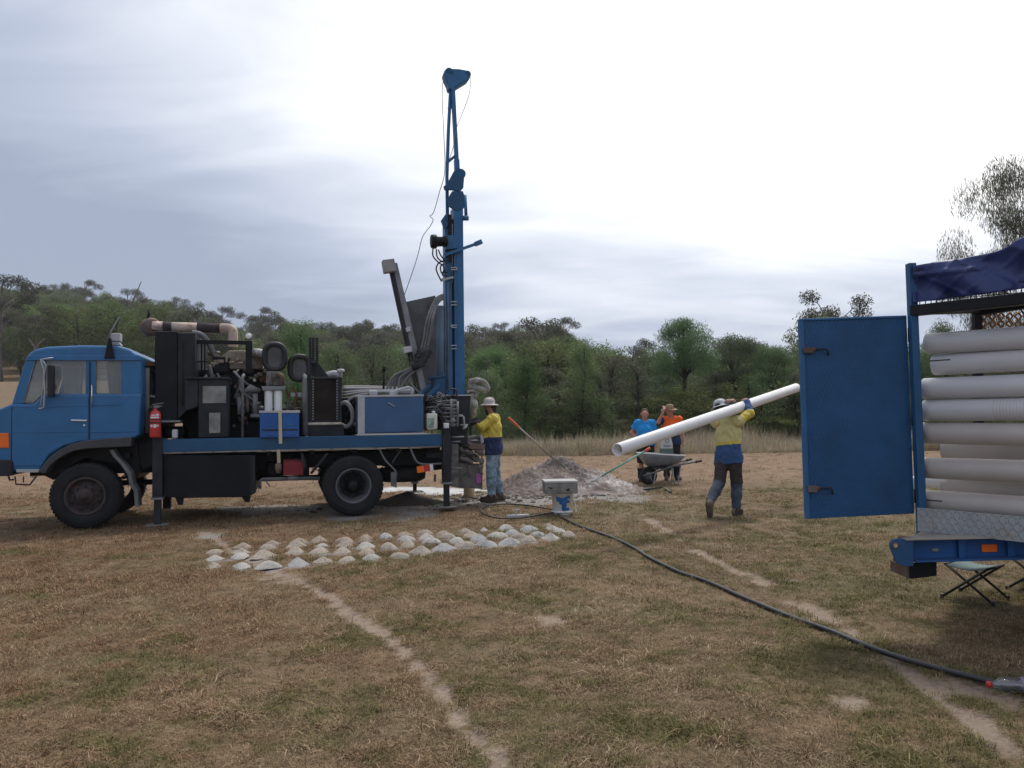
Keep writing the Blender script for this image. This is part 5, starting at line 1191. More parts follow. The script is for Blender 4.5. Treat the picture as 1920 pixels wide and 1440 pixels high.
# ------------------------------------------------------------------ pipe trailer at the right
A = at_depth
TB = pm('trailer_blue', (.016, .085, .26), .5, var=.12, dust=.15, dustcol=(.2, .22, .25), rust=.12)
DOORBLUE = bpy.data.materials.new('tread_plate_blue'); DOORBLUE.use_nodes = True; _n = NT(DOORBLUE.node_tree)
def tread_material(m, base, rough, scale=46.0, metal=0.0, wear=None):
    """Paint over raised tread-plate bars: two crossed sets of short lozenges."""
    n = NT(m.node_tree); tc = n.add('ShaderNodeTexCoord').outputs['Object']
    hts = []
    for i, ang in enumerate((45, -45)):
        mp = n.add('ShaderNodeMapping', inp={'Vector': tc, 'Rotation': (0, R(ang), 0), 'Location': (.5 * i, 0, .25 * i), 'Scale': (scale, 1, scale * .42)}).outputs[0]
        sp = n.add('ShaderNodeSeparateXYZ', inp={0: mp}).outputs
        a = n.math('ABSOLUTE', n.math('SUBTRACT', n.math('FRACT', sp[0]), .5)); b = n.math('ABSOLUTE', n.math('SUBTRACT', n.math('FRACT', sp[2]), .5))
        hts.append(n.maprange(n.math('ADD', n.math('MULTIPLY', a, 2.0), b), .35, .5, 1, 0))
    h = n.math('MAXIMUM', hts[0], hts[1])
    c = n.ramp(n.noise(tc, 3.0, 6, .6), [(.3, tuple(x * .8 for x in base)), (.7, tuple(min(1, x * 1.2) for x in base))])
    if wear: c = n.mix(n.maprange(n.noise(tc, 5.0, 7, .7), .58, .72, 0, .8), c, wear)
    nor = n.add('ShaderNodeBump', inp={'Strength': .8, 'Distance': .007, 'Height': h}).outputs[0]
    set_bsdf(n, col=c, rough=rough, metal=metal, normal=nor, spec=.5)
tread_material(DOORBLUE, (.008, .075, .20), .5)
TREADGREY = bpy.data.materials.new('tread_plate_grey'); TREADGREY.use_nodes = True
tread_material(TREADGREY, (.34, .36, .37), .5, 40.0, .2, (.30, .22, .16))
tc_ = A(1950, 1030, 5.3); trailer = empty('pipe_trailer', (tc_.x, 5.4, 0))
tag(trailer, 'blue pipe trailer at the right edge with an open tread-plate door', 'trailer')
TO = Vector((tc_.x, 5.4, 0))
def tpart(mb, name, mat, bevel=0.0, parent=None, seg=2):
    mb.v = [tuple(Vector(p) - TO) for p in mb.v]; return mb.build(name, mat, parent or trailer, bevel, seg)
def flat(mb, pix, Y0, Y1):
    """an upright plate with this outline on the plane Y0, thick towards Y1"""
    q = [A(a, b, Y0) for a, b in pix]; return mb.prism([(p.x, p.z) for p in q], Y0, Y1)
# bed
bz = A(1800, 1007, 5.3).z
mb = MB(); x0 = A(1712, 1010, 5.32).x
mb.prism([(x0, 5.325), (6.4, 5.325), (6.4, 6.7), (x0 + 1.0, 6.7)], bz - .035, bz - .004, 2); bed = tpart(mb, 'bed', pm('bed_steel', (.30, .29, .27), .7, var=.25, rust=.5, dust=.3))
mb = MB(); mb.box((3.86, 3.3, bz - .05), (6.4, 5.2, bz - .01)); tpart(mb, 'bed', MATS['bed_steel'])
mb = MB(); flat(mb, [(1712, 1011), (1990, 1004.5), (1990, 1043), (1712, 1051)], 5.30, 5.322); beam = tpart(mb, 'end_beam', TB, .004)
mb = MB(); q0, q1, q2, q3 = A(1690, 1009.5, 5.26), A(1990, 1003, 5.26), A(1712, 1051, 5.26), A(1990, 1043, 5.26)
mb.bar(q0, q1, .12, .012); tpart(mb, 'beam_flange', pm('worn_flange', (.34, .31, .26), .7, rust=.4), .003, beam)
mb = MB(); mb.bar(q2, q3, .10, .012); tpart(mb, 'beam_flange', TB, .003, beam)
for px in (1803, 1895):
    mb = MB(); mb.bar(A(px, 1010, 5.275), A(px + 2, 1046, 5.275), .012, .05, (1, 0, 0)); tpart(mb, 'stiffener', TB, .003, beam)
mb = MB(); flat(mb, [(1670, 1027), (1670, 1018), (1675, 1012), (1683, 1010), (1713, 1011), (1713, 1062), (1695, 1062), (1682, 1056)], 5.215, 5.24); tpart(mb, 'end_plate', pm('lug_blue', (.022, .085, .19), .5, dust=.25, rust=.2), .004)
mb = MB(); flat(mb, [(1700, 1014), (1713, 1014), (1713, 1060), (1700, 1060)], 5.241, 5.36); tpart(mb, 'end_block', TB, .004)
q = A(1679, 1023, 5.21); mb = MB(); mb.lathe([(.006, 0), (.022, 0), (.022, .008), (.006, .008)], (q.x, 5.206, q.z), (0, 1, 0), 20, closed=True); tpart(mb, 'pin_ring', RUSTY)
mb = MB(); mb.cyl((q.x, 5.205, q.z), (q.x, 5.214, q.z), .013, 16); tpart(mb, 'pin_hole', pm('pin_straw', (.45, .38, .22), .7))
mb = MB(); flat(mb, [(1708, 1056), (1757, 1052), (1757, 1080), (1708, 1086)], 5.3, 5.55); tpart(mb, 'drop_block', BLACK, .006)
mb = MB(); flat(mb, [(1700, 1063), (1707.5, 1063), (1707.5, 1086), (1700, 1083)], 5.32, 5.55); tpart(mb, 'drop_block', RUSTY, .003)
mb = MB(); flat(mb, [(1841, 1021), (1870, 1020.5), (1870.5, 1035), (1842, 1035.5)], 5.288, 5.30); tpart(mb, 'marker_lamp', ORANGE, .004)
mb = MB(); flat(mb, [(1748, 1029), (1758, 1028), (1761, 1031), (1758, 1034.5), (1748, 1034)], 5.29, 5.30); tpart(mb, 'marker_lamp', pm('dull_lens', (.25, .25, .2), .5), .004)
for wy in (3.75, 5.0):
    mb = MB(); mb.v = []; R_ = .36
    mb.lathe([(.2, 0), (.3, -.01), (R_ - .02, .02), (R_, .06), (R_, .14), (R_ - .02, .18), (.3, .21), (.2, .2)], (4.4, wy, R_), (1, 0, 0), 32); tpart(mb, 'wheel', RUBBER)
    mb = MB(); mb.lathe([(.205, .02), (.18, .05), (.1, .06), (0, .06)], (4.4, wy, R_), (1, 0, 0), 24); tpart(mb, 'rim', PALEGREY)
mb = MB(); mb.bar((4.5, 3.3, bz - .13), (4.5, 6.6, bz - .13), .10, .15); mb.bar((4.3, 3.75, .36), (6.2, 3.75, .36), .08, .08); mb.bar((4.3, 5.0, .36), (6.2, 5.0, .36), .08, .08); tpart(mb, 'chassis', BLACK)
# posts and top frame
mb = MB(); mb.bar(A(1707.5, 494, 5.62), A(1729, 1006, 5.62), .055, .06, (0, 1, 0)); post = tpart(mb, 'corner_post', pm('post_blue', (.020, .095, .22), .45, dust=.15), .005)
_p = A(2500, 499, 3.9); mb = MB(); mb.bar((_p.x, 3.9, bz), (_p.x, 3.9, 2.8), .06, .06, (0, 1, 0)); tpart(mb, 'front_post', TB, .005)
mb = MB(); mb.box((3.78, 5.30, bz - .19), (6.4, 5.322, bz - .002)); tpart(mb, 'end_beam', TB, .004)
mb = MB(); mb.bar(A(1831, 560, 6.3), A(1838, 1000, 6.3), .06, .06, (0, 1, 0)); tpart(mb, 'inner_post', BLACK, .005)
for (a_, ya), (b_, yb), h_ in (((( 1712, 583), 5.62), ((2500, 499), 3.85), .075), (((1712, 583), 5.63), ((1833, 580), 6.3), .06), (((1836, 585), 6.3), ((2000, 560), 6.0), .06)):
    mb = MB(); mb.bar(A(*a_, ya), A(*b_, yb), .09, h_); tpart(mb, 'top_rail', BLACK, .004)
mb = MB(); n_ = 26
for i in range(n_ + 1):
    t = i / n_; mb.bar(A(1714 + 276 * t, 540, 5.62 - .62 * t), A(1714 + 276 * t, 582 - 15 * t, 5.62 - .62 * t), .005, .005)
for y_ in (0, 1, 2, 3): mb.bar(A(1714, 548 + 9 * y_, 5.62), A(1990, 520 + 11 * y_, 5.0), .005, .005)
tpart(mb, 'mesh_panel', GREYBLACK)
mb = MB(); rs = pm('rusty_mesh', (.30, .15, .06), .8, var=.3, rust=.5)
for i in range(9):
    for s_ in (-1, 1):
        pts_ = [A(1845 + 16 * i + (6 * s_ if k % 2 else 0), 586 + 7 * k, 6.28) for k in range(6)]; mb.tube(pts_, .009, 5)
tpart(mb, 'rusty_mesh', rs)
# open door with latches and hinges
mb = MB(); flat(mb, [(1501, 598.5), (1700, 592), (1715, 963), (1513.5, 973)], 5.66, 5.69); door2 = tpart(mb, 'door', DOORBLUE, .003)
mb = MB(); flat(mb, [(1500, 597.5), (1700, 591), (1700, 595), (1500, 601.5)], 5.648, 5.70); flat(mb, [(1500, 601.7), (1507, 601.7), (1519, 972), (1512.5, 973.5)], 5.65, 5.70); tpart(mb, 'door_edge', pm('edge_blue', (.025, .11, .26), .45), .003, door2)
for (lx, ly) in ((1508, 656), (1516, 916)):
    mb = MB(); mb.cyl(A(lx, ly, 5.635), A(lx + 20, ly, 5.635), .016, 10); mb.box(A(lx - 3, ly + 6, 5.66), Vector(A(lx + 17, ly - 5, 5.62)))
    la = tpart(mb, 'latch', RUSTY, 0, door2)
    mb = MB(); mb.tube([A(lx + 20, ly, 5.63), A(lx + 38, ly - 2, 5.63), A(lx + 44, ly + 1, 5.63), A(lx + 45, ly + 11, 5.63)], .0075, 8); tpart(mb, 'latch_bolt', GREYBLACK, 0, door2)
for (hx, hy) in ((1706, 628), (1713, 785), (1718, 930)):
    mb = MB(); mb.cyl(A(hx, hy - 13, 5.64), A(hx + .7, hy + 13, 5.64), .016, 10); tpart(mb, 'hinge', BLACK, 0, door2)
# tread-plate headboard under the pipes
PD = Vector((.62, -.78, 0)).normalized(); PN = Vector((.78, .62, 0)).normalized()
pl0 = A(1719, 951, 5.60); mb = MB(); b0 = Vector((pl0.x, 5.60, bz - .003)); ht_ = pl0.z - bz
mb.v = []; e_ = b0 + PD * 1.1; t_ = PN * .012
mb.add([b0, e_, e_ + t_, b0 + t_] + [p + Vector((0, 0, ht_)) for p in (b0, e_, e_ + t_, b0 + t_)], [(0, 3, 2, 1), (4, 5, 6, 7), (0, 1, 5, 4), (1, 2, 6, 5), (2, 3, 7, 6), (3, 0, 4, 7)])
tpart(mb, 'side_board', TREADGREY, .002)
# tarpaulin rolled over the frame
nu, nv = 250, 26; V = []; FQ = []
top = [(1711, 498), (1760, 489), (1800, 484), (1845, 476), (1870, 470), (1886, 463), (1905, 450), (1925, 440), (1990, 402), (2500, 292)]
bot = [(1715, 567), (1745, 564), (1780, 559), (1820, 555), (1860, 549), (1920, 541), (1990, 529), (2500, 456)]
def lerp_line(L_, x): return float(np.interp(x, [p[0] for p in L_], [p[1] for p in L_]))
for i in range(nu + 1):
    u = i / 90; px = 1712 + 280 * u; Yd = 5.585 - .62 * u
    for j in range(nv + 1):
        w_ = j / nv
        if w_ < .25:                                   # the part lying back over the top
            p = A(px, lerp_line(top, px), Yd); b_ = (.25 - w_) / .25
            p = p + Vector((.62, .9, 0)) * b_ * 1.0 + Vector((0, 0, .05 * math.sin(b_ * 3) - .04 * b_))
        else:
            s_ = (w_ - .25) / .75; py = lerp_line(top, px) * (1 - s_) + lerp_line(bot, px) * s_
            fold = .014 * math.sin(u * 22 + 3.5 * s_ + 2 * math.sin(u * 7)) * (.3 + .7 * s_) + .026 * math.sin(u * 10 - 5 * s_ + 1) + .005 * math.sin(u * 41 + 4 * math.sin(s_ * 3)) * s_ + .012 * (1 - abs(math.sin(u * 16 + 6 * s_ + 1.5 * math.sin(u * 5)))) ** 6 + .012 * (1 - abs(math.sin(u * 9 - 4 * s_ + .7))) ** 8 + .018 * math.exp(-((s_ - .28 - .1 * u) / .05) ** 2) * (u < .5)
            p = A(px, py, Yd - fold)
        V.append(p)
for i in range(nu):
    for j in range(nv): a_ = i * (nv + 1) + j; FQ.append((a_, a_ + nv + 1, a_ + nv + 2, a_ + 1))
mb = MB()                                              # the bent top rail the tarpaulin hangs on, just behind it
rp_ = [A(px_, lerp_line(top, px_) + 12, 5.585 - .62 * (px_ - 1712) / 280 + .10) for px_ in range(1716, 2500, 56)]
for a_, b_ in zip(rp_[:-1], rp_[1:]): mb.bar(a_, b_, .04, .045)
tpart(mb, 'top_rail', BLACK)
mb = MB(); mb.add(V, FQ, True); tarp = mb.build('tarpaulin', pm('tarp_blue', (.014, .030, .135), .42, var=.12, dust=.12, dustcol=(.10, .11, .2), dscale=3, bump=.25, bscale=12, spec=.5))
so = tarp.modifiers.new('thickness', 'SOLIDIFY'); so.thickness = .004
tag(tarp, 'dark blue creased tarpaulin folded over the top frame of the trailer', 'tarpaulin')
mb = MB(); mb.tube([A(1713, 508, 5.56), A(1760, 501, 5.46), A(1812, 495, 5.37)], .005, 6); o = mb.build('tie_rope', HOSEBLACK); tag(o, 'thin dark rope running along the upper edge of the blue tarpaulin', 'rope')
# stacked pipes
PVC = pm('pvc_pipe', (.60, .60, .62), .38, var=.05, vscale=1.5, dust=.16, dustcol=(.40, .35, .30), dscale=3.2, spec=.45)
PVCD = pm('dirty_pvc_pipe', (.50, .46, .43), .55, var=.1, vscale=1.5, dust=.4, dustcol=(.34, .27, .21), dscale=4)
def pipe_obj(p, d, L_, r_, mat, label, group='white pipes stacked on the trailer', slot=None):
    e = p + d * L_; mb = MB(); n_ = 28; wall = .012
    mb.lathe([(r_ - wall, 0), (r_, 0), (r_, L_), (r_ - wall, L_)], (0, 0, 0), (0, 0, 1), n_, closed=True)
    o = mb.build('pvc_pipe', mat); o.modifiers.new('edge', 'BEVEL').width = .003
    o.location = p; o.rotation_euler = d.to_track_quat('Z', 'Y').to_euler()
    if slot:
        mb = MB(); 
        for s_ in slot: mb.box((-.0015 + r_ * math.cos(s_[2]) * 1.001, -.003 + r_ * math.sin(s_[2]), s_[0]), (.0015 + r_ * math.cos(s_[2]) * 1.001, .003 + r_ * math.sin(s_[2]), s_[1]))
        mb.build('slot', HOSEBLACK, o)
    return tag(o, label, 'pipe', group)
pw = [((1737, 645), PVC, 'white pipe lying on the very top of the trailer stack, below the tarpaulin'),
      ((1750, 684), PVC, 'white pipe second from the top of the stack, with a split in its stained end'),
      ((1731, 729), PVC, 'clean white pipe third from the top of the trailer stack'),
      ((1732, 770), PVC, 'white pipe with fine slots cut round it, fourth from the top of the stack'),
      ((1729, 812), PVCD, 'stained white pipe fifth from the top of the trailer stack'),
      ((1729, 877), PVCD, 'stained white pipe second from the bottom of the stack, longest at the post'),
      ((1735, 938), PVCD, 'lowest stained pipe of the stack, resting just above the tread-plate board')]
RP = .0775
for i, ((px, py), m_, lb) in enumerate(pw):
    p = A(px + 2, py, 5.70); d = (PD + Vector((0, 0, (-.01, .004, 0, .006, -.004, .008, .0)[i]))).normalized()
    o = pipe_obj(p, d, 2.6, RP, m_, lb)
    if i == 3:
        mb = MB()
        for k in range(26):
            z_ = .48 + k * .02; mb.lathe([(RP + .0006, z_), (RP + .0012, z_ + .001), (RP + .0006, z_ + .003)], (0, 0, 0), (0, 0, 1), 28)
        mb.build('slot', PVCD, o)
    if i in (1, 6):
        mb = MB(); side = o.matrix_basis.to_3x3().inverted() @ Vector((-.3, -.75, .25 if i == 1 else .1)); a = math.atan2(side.y, side.x)
        c = Vector((math.cos(a), math.sin(a), 0)); mb.bar(c * (RP + .001) , c * (RP + .001) + Vector((0, 0, .14)), .008, .004, c); mb.build('split', HOSEBLACK, o)
for (px, py), Yd, lb in (((1770, 843), 5.86, 'stained pipe set back in the stack, showing between the fifth pipe and the one below'), ((1770, 911), 5.86, 'stained pipe set back in the stack just above the lowest pipe')):
    pipe_obj(A(px, py, Yd), PD, 2.5, RP, PVCD, lb)
pipe_obj(A(1700, 904, 6.35), Vector((1, -.08, -.004)).normalized(), 2.2, .05, pm('clean_pvc', (.78, .78, .78), .35, var=.03), 'clean white pipe glimpsed behind the blue corner post low in the stack')

# ------------------------------------------------------------------ camp stools, bottle, hoses
STOOLFAB = pm('stool_canvas', (.11, .16, .16), .8, var=.15); TUBEB = pm('black_tube', (.02, .02, .022), .4, dust=.2)
def stool(c, rz, label):
    e = empty('camp_stool', c, rz); a, b, h = .17, .16, .285
    mb = MB(); n_ = 8; vs = []; fs = []
    for i in range(n_ + 1):
        t = i / n_ * 2 - 1
        for s_ in (-1, 1): vs.append((s_ * a, t * b, h + .004 - .028 * (1 - t * t)))
    fs = [(2 * i, 2 * i + 1, 2 * i + 3, 2 * i + 2) for i in range(n_)]
    mb.add(vs, fs, True); o = mb.build('seat', STOOLFAB, e); o.modifiers.new('t', 'SOLIDIFY').thickness = .004
    for s_ in (-1, 1):
        for t in (-1, 1):
            mb = MB(); x = s_ * (a + (.012 if t > 0 else -.012)); mb.tube([(x * .7, -t * b, h), (x, -t * b, h), (x, t * (b + .03), .012)], .011, 8); mb.build('leg', TUBEB, e)
            mb = MB(); mb.cyl((x, t * (b + .03), 0), (x, t * (b + .028), .035), .015, 10); mb.build('foot', HOSEBLACK, e)
    for t in (-1, 1): mb = MB(); mb.cyl((-a, t * b, h), (a, t * b, h), .011, 8); mb.build('seat_rail', TUBEB, e)
    return tag(e, label, 'stool', 'folding stools under the trailer')
g = on_ground(1829, 1122); stool((g.x, g.y, 0), R(38), 'folding camp stool with dull green seat standing wholly in view under the trailer')
g = on_ground(1948, 1106); stool((g.x, g.y, 0), R(40), 'folding camp stool under the trailer cut off by the right edge')
# bottle lying by the hose
g = on_ground(1921, 1300); bt = empty('plastic_bottle', (g.x, g.y, .045), 0); bt.rotation_euler = (0, R(-90), R(-6))
CLEAR = glass_material('clear_plastic', (.86, .88, .9), .12)
mb = MB(); mb.lathe([(0, -.03), (.036, -.03), (.041, -.02), (.04, .03), (.037, .05), (.041, .07), (.041, .10), (.034, .13), (.016, .158), (.014, .175), (0, .176)], (0, 0, 0), (0, 0, 1), 24); mb.build('body', CLEAR, bt)
mb = MB(); mb.lathe([(0.0, .198), (.017, .198), (.018, .195), (.018, .176), (0, .1762)], (0, 0, 0), (0, 0, 1), 20); mb.build('cap', RED, bt)
mb = MB(); mb.lathe([(.0412, -.012), (.0417, -.01), (.0417, .022), (.0412, .024)], (0, 0, 0), (0, 0, 1), 24); o = mb.build('label', None or pm('bottle_label', (.26, .20, .30), .4, var=.1), bt)
mb = MB()
for a_ in (1.9, 2.7, 3.4, 4.2): mb.sphere((.0415 * math.cos(a_), .0415 * math.sin(a_), .006), .010, 8, 6, (.5, .5, 1.2))
mb.build('label_print', pm('label_orange', (.75, .25, .04), .4), bt)
tag(bt, 'clear plastic drink bottle with red cap lying beside the black hose', 'bottle')
# long black hose and its loop
def lie(p, z=.02): return Vector((p.x, p.y, float(ground_z(p.x, p.y)) + z))
hp = [lie(on_ground(*p)) for p in ((1046, 968), (1060, 976), (1085, 988), (1150, 1013), (1190, 1032), (1220, 1051), (1275, 1075), (1325, 1093), (1385, 1118), (1440, 1140), (1500, 1166), (1560, 1189), (1630, 1217), (1700, 1241), (1780, 1266), (1850, 1286), (1935, 1310), (2100, 1360), (2300, 1410))]
mb = MB(); mb.tube(spline(hp, 10), .0185, 12); o = mb.build('water_hose', pm('hose_black_dusty', (.022, .023, .026), .45, var=.2, dust=.15, dustcol=(.25, .24, .24))); tag(o, 'long black hose snaking across the grass to the right foreground', 'hose')
lp = [lie(on_ground(*p), .035) for p in ((1046, 966), (1005, 972), (970, 976), (930, 976), (907, 969), (903, 961), (916, 957), (950, 955), (990, 957), (1020, 961), (1040, 963))]
mb = MB(); mb.tube(spline(lp, 8), .012, 8); hl = mb.build('hose_loop', HOSEBLACK); tag(hl, 'thin dark hose lying in a loop beside the white bucket', 'hose')
mb = MB(); a_, b_ = lie(on_ground(950, 975.5), .055), lie(on_ground(992, 974), .055); mb.cyl(a_, b_, .026, 10); mb.tube([a_.lerp(b_, .45), a_.lerp(b_, .45) + Vector((0, 0, .09))], .012, 6); mb.build('coupling', PALEGREY, hl)
mb = MB(); mb.tube([a_.lerp(b_, .38) + Vector((0, 0, .09)), a_.lerp(b_, .58) + Vector((0, 0, .095))], .01, 6); mb.build('tap_handle', PALEGREY, hl)
# bucket with a crate on it
bk = on_ground(1054, 966); eb = empty('plastic_bucket', (bk.x, bk.y, 0), R(15)); bs = bk.y / F_PX
hb = 42 * bs
mb = MB(); mb.lathe([(0, .01), (.135, .0), (.14, .02), (.162, hb - .02), (.172, hb - .02), (.172, hb), (.16, hb), (.13, .03), (0, .025)], (0, 0, 0), (0, 0, 1), 32); mb.build('body', pm('bucket_white', (.66, .66, .62), .5, var=.08, dust=.25, dustcol=(.45, .38, .30)), eb)
mb = MB(); mb.lathe([(.160, .05), (.167, .055), (.167, .075), (.160, .08)], (0, 0, 0), (0, 0, 1), 32); mb.build('band', WHITE, eb)
mb = MB()
for a0, a1, z0, z1 in ((-.9, .25, hb * .62, hb * .84), (-.6, .55, hb * .55, hb * .66), (-.35, .15, hb * .30, hb * .56), (-.25, .5, hb * .22, hb * .34), (-.95, -.55, hb * .70, hb * .78), (.2, .55, hb * .74, hb * .86)):
    vs = []; n_ = 6
    for i in range(n_ + 1):
        a = a0 + (a1 - a0) * i / n_
        for z in (z0, z1): r_ = .1405 + .0225 * (z / hb) + .0025; vs.append((math.sin(a) * r_, -math.cos(a) * r_, z + .012 * math.sin(a * 5)))
    mb.add(vs, [(2 * i, 2 * i + 2, 2 * i + 3, 2 * i + 1) for i in range(n_)], True)
mb.build('label', pm('label_blue', (.02, .11, .30), .5, var=.3, vscale=20), eb)
mb = MB(); mb.tube(spline([(.172, 0, hb * .82), (.2, -.05, hb * .5), (.21, -.06, hb * .2), (.19, -.09, .06)], 5), .008, 6); mb.build('handle', WHITE, eb)
tag(eb, 'white plastic bucket with torn blue label standing on the grass under a grey crate', 'bucket')
ec = empty('grey_crate', (bk.x - .03, bk.y, hb + .001), R(4)); mb = MB(); w_, d_, h_ = .255, .20, .165
mb.box((-w_, -d_, 0), (w_, d_, h_)); mb.build('body', pm('crate_grey', (.19, .185, .172), .75, var=.3, vscale=7, dust=.3, dustcol=(.42, .41, .40)), ec, .008)
mb = MB(); mb.box((-w_ - .008, -d_ - .008, h_ + .001), (w_ + .008, d_ + .008, h_ + .034)); mb.build('lid', pm('crate_lid', (.42, .42, .41), .7, var=.15, dust=.3), ec, .008)
mb = MB()
for x, z, s_ in ((-.2, .10, .014), (-.16, .09, .02), (.1, .06, .022), (.12, .075, .012)): mb.box((x - s_, -d_ - .003, z - s_ * .6), (x + s_, -d_ + .001, z + s_ * .6))
mb.build('stain', BLACK, ec)
tag(ec, 'weathered grey lidded crate balanced on top of the white bucket', 'crate')

# ------------------------------------------------------------------ heaps
def heap_mesh(name, seed, rx, ry, h, mat, n=48, m=16, sharp=1.3, rough=.12, lump=3.0, dome=1.0):
    rg = np.random.default_rng(seed); V = []; ph = rg.random(6) * 6.28
    for j in range(m + 1):
        t = j / m
        for i in range(n):
            a = 2 * PI * i / n
            rr_ = t * (1 + .16 * math.sin(2 * a + ph[0]) + .10 * math.sin(3 * a + ph[1]) + .06 * math.sin(7 * a + ph[2]))
            x, y = math.cos(a) * rr_ * rx, math.sin(a) * rr_ * ry
            z = h * (max(0, 1 - t ** dome) ** sharp)
            z *= 1 + rough * 2 * (wob(x / rx, y / ry, lump, ph[3]) * .6 + wob(x / rx, y / ry, lump * 2.7, ph[4]) * .4)
            z += h * rough * .35 * rg.normal() * (t < .97) * (t > .05) * .5
            V.append((x, y, z - .012 * (t > .97)))
    F_ = [(j * n + i, (j + 1) * n + i, (j + 1) * n + (i + 1) % n, j * n + (i + 1) % n) for j in range(m) for i in range(n)]
    me = bpy.data.meshes.new(name); me.from_pydata([tuple(map(float, v)) for v in V], [], F_); me.polygons.foreach_set('use_smooth', [True] * len(F_)); me.materials.append(mat)
    return me
def spoil_material(name, stops, sc=9, bump=1.0):
    m = bpy.data.materials.new(name); m.use_nodes = True; n = NT(m.node_tree); tc = n.add('ShaderNodeTexCoord').outputs['Object']
    a = n.noise(tc, sc * .35, 6, .65, .5); b = n.noise(tc, sc * 3.5, 6, .7)
    c = n.ramp(n.math('ADD', n.math('MULTIPLY', a, .62), n.math('MULTIPLY', b, .38)), stops)
    nor = n.add('ShaderNodeBump', inp={'Strength': bump, 'Distance': .02, 'Height': b}).outputs[0]
    set_bsdf(n, col=c, rough=.95, normal=nor, spec=.15); return m
SPOIL = spoil_material('spoil', [(.34, (.085, .066, .054)), (.46, (.18, .145, .128)), (.55, (.30, .26, .235)), (.64, (.52, .49, .465))], 4)
SOIL = spoil_material('dark_soil', [(.3, (.055, .045, .038)), (.7, (.13, .105, .085))], 9)
def heap(name, pix, rx, ry, h, mat, seed, label, dz=0, **kw):
    p = on_ground(*pix); o = bpy.data.objects.new(name, heap_mesh(name, seed, rx, ry, h, mat, **kw)); COL.objects.link(o); o.location = (p.x, p.y, float(ground_z(p.x, p.y)) + dz)
    return tag(o, label, 'heap')
heap('spoil_heap', (1050, 925), 1.5, 1.15, .63, SPOIL, 3, 'large pale grey heap of drill spoil with a shovel stuck in its top', n=110, m=50, sharp=1.25, rough=.2, dome=1.35, lump=3.6)
heap('spoil_heap', (995, 922), .95, .75, .34, SPOIL, 5, 'low lumpy spoil heap just right of the driller boots', n=64, m=24, rough=.35, lump=5)
heap('spoil_heap', (1105, 928), .75, .5, .2, SPOIL, 8, 'low pale skirt of spoil spilling right of the bucket', n=64, m=24, rough=.2)
heap('soil_heap', (765, 948), .72, .45, .22, SOIL, 6, 'dark brown soil heap between the rear wheel and the rear jack', n=56, m=20, rough=.08)
# loose clods round the spoil
CLOD = []
for i in range(4):
    me = bpy.data.meshes.new('clod'); bm = bmesh.new(); bmesh.ops.create_icosphere(bm, subdivisions=1, radius=1); rg = random.Random(i)
    for v in bm.verts: v.co *= rg.uniform(.6, 1.15); v.co.z *= .6
    bm.to_mesh(me); bm.free(); me.materials.append(SPOIL if i < 3 else SOIL); CLOD.append(me)
rr = np.random.default_rng(31); P_ = []
for _ in range(900):
    c = on_ground(*((1040, 930), (985, 935), (960, 945), (870, 945), (1120, 925), (700, 950))[rr.integers(6)]); P_.append((c.x + rr.normal(0, .65), c.y + rr.normal(0, .45)))
P_ = np.array(P_); S = .012 + .06 * rr.random(len(P_)) ** 4
scatter('clods', np.stack([P_[:, 0], P_[:, 1], ground_z(P_[:, 0], P_[:, 1]) + .004], -1), np.stack([S, S, S], -1), rr.random(len(P_)) * 6.28, rr.integers(0, 4, len(P_)), CLOD)
# rows of sample heaps
SAMPLE = []
for i, stops in enumerate(([(.3, (.30, .25, .20)), (.7, (.54, .475, .40))], [(.3, (.36, .335, .30)), (.7, (.60, .57, .52))], [(.3, (.28, .22, .17)), (.7, (.47, .39, .32))], [(.3, (.31, .30, .29)), (.7, (.52, .51, .50))])):
    SAMPLE.append(spoil_material('sample_%s' % ('buff', 'white', 'brown', 'grey')[i], stops, 30, .6))
SM = [[heap_mesh('sample_heap', 70 + 10 * c + k, .56, .48, .25, SAMPLE[c], n=36, m=18, sharp=(1.2, .95, 1.3, 1.1)[k], rough=.075, lump=4, dome=(1.5, 2.0, 1.35, 1.7)[k]) for k in range(4)] for c in range(4)]
ORD = 'first second third fourth fifth sixth seventh eighth ninth tenth eleventh twelfth thirteenth fourteenth fifteenth sixteenth'.split()
COLW = ('buff', 'white', 'brown', 'grey')
rg = random.Random(12)
for rn, row in ROWS:
    for i, (px, py, w_) in enumerate(sorted(row)):
        p = on_ground(px, py - 3); d = p.length; ci = rg.choice((0, 1, 1, 0, 3)) if rn in ('front', 'second', 'third') and px < 900 else rg.choice((0, 2, 1, 0, 3))
        if rn == 'back' and px < 720: ci = 2
        wm = w_ * p.y / F_PX; s = wm / .95
        o = bpy.data.objects.new('sample_heap', SM[ci][rg.randrange(4)]); COL.objects.link(o)
        o.location = (p.x, p.y, float(ground_z(p.x, p.y)) + .002); o.scale = (s, s, s * rg.uniform(.95, 1.35)); o.rotation_euler = (0, 0, rg.uniform(0, 6.28))
        tag(o, '%s small %s sample heap, %s from the left in the %s row' % ('low' if rn == 'back' else 'neat', ('pale ' if ci != 1 else '') + COLW[ci], ORD[i], rn), 'heap', 'drill sample heaps laid out in rows')

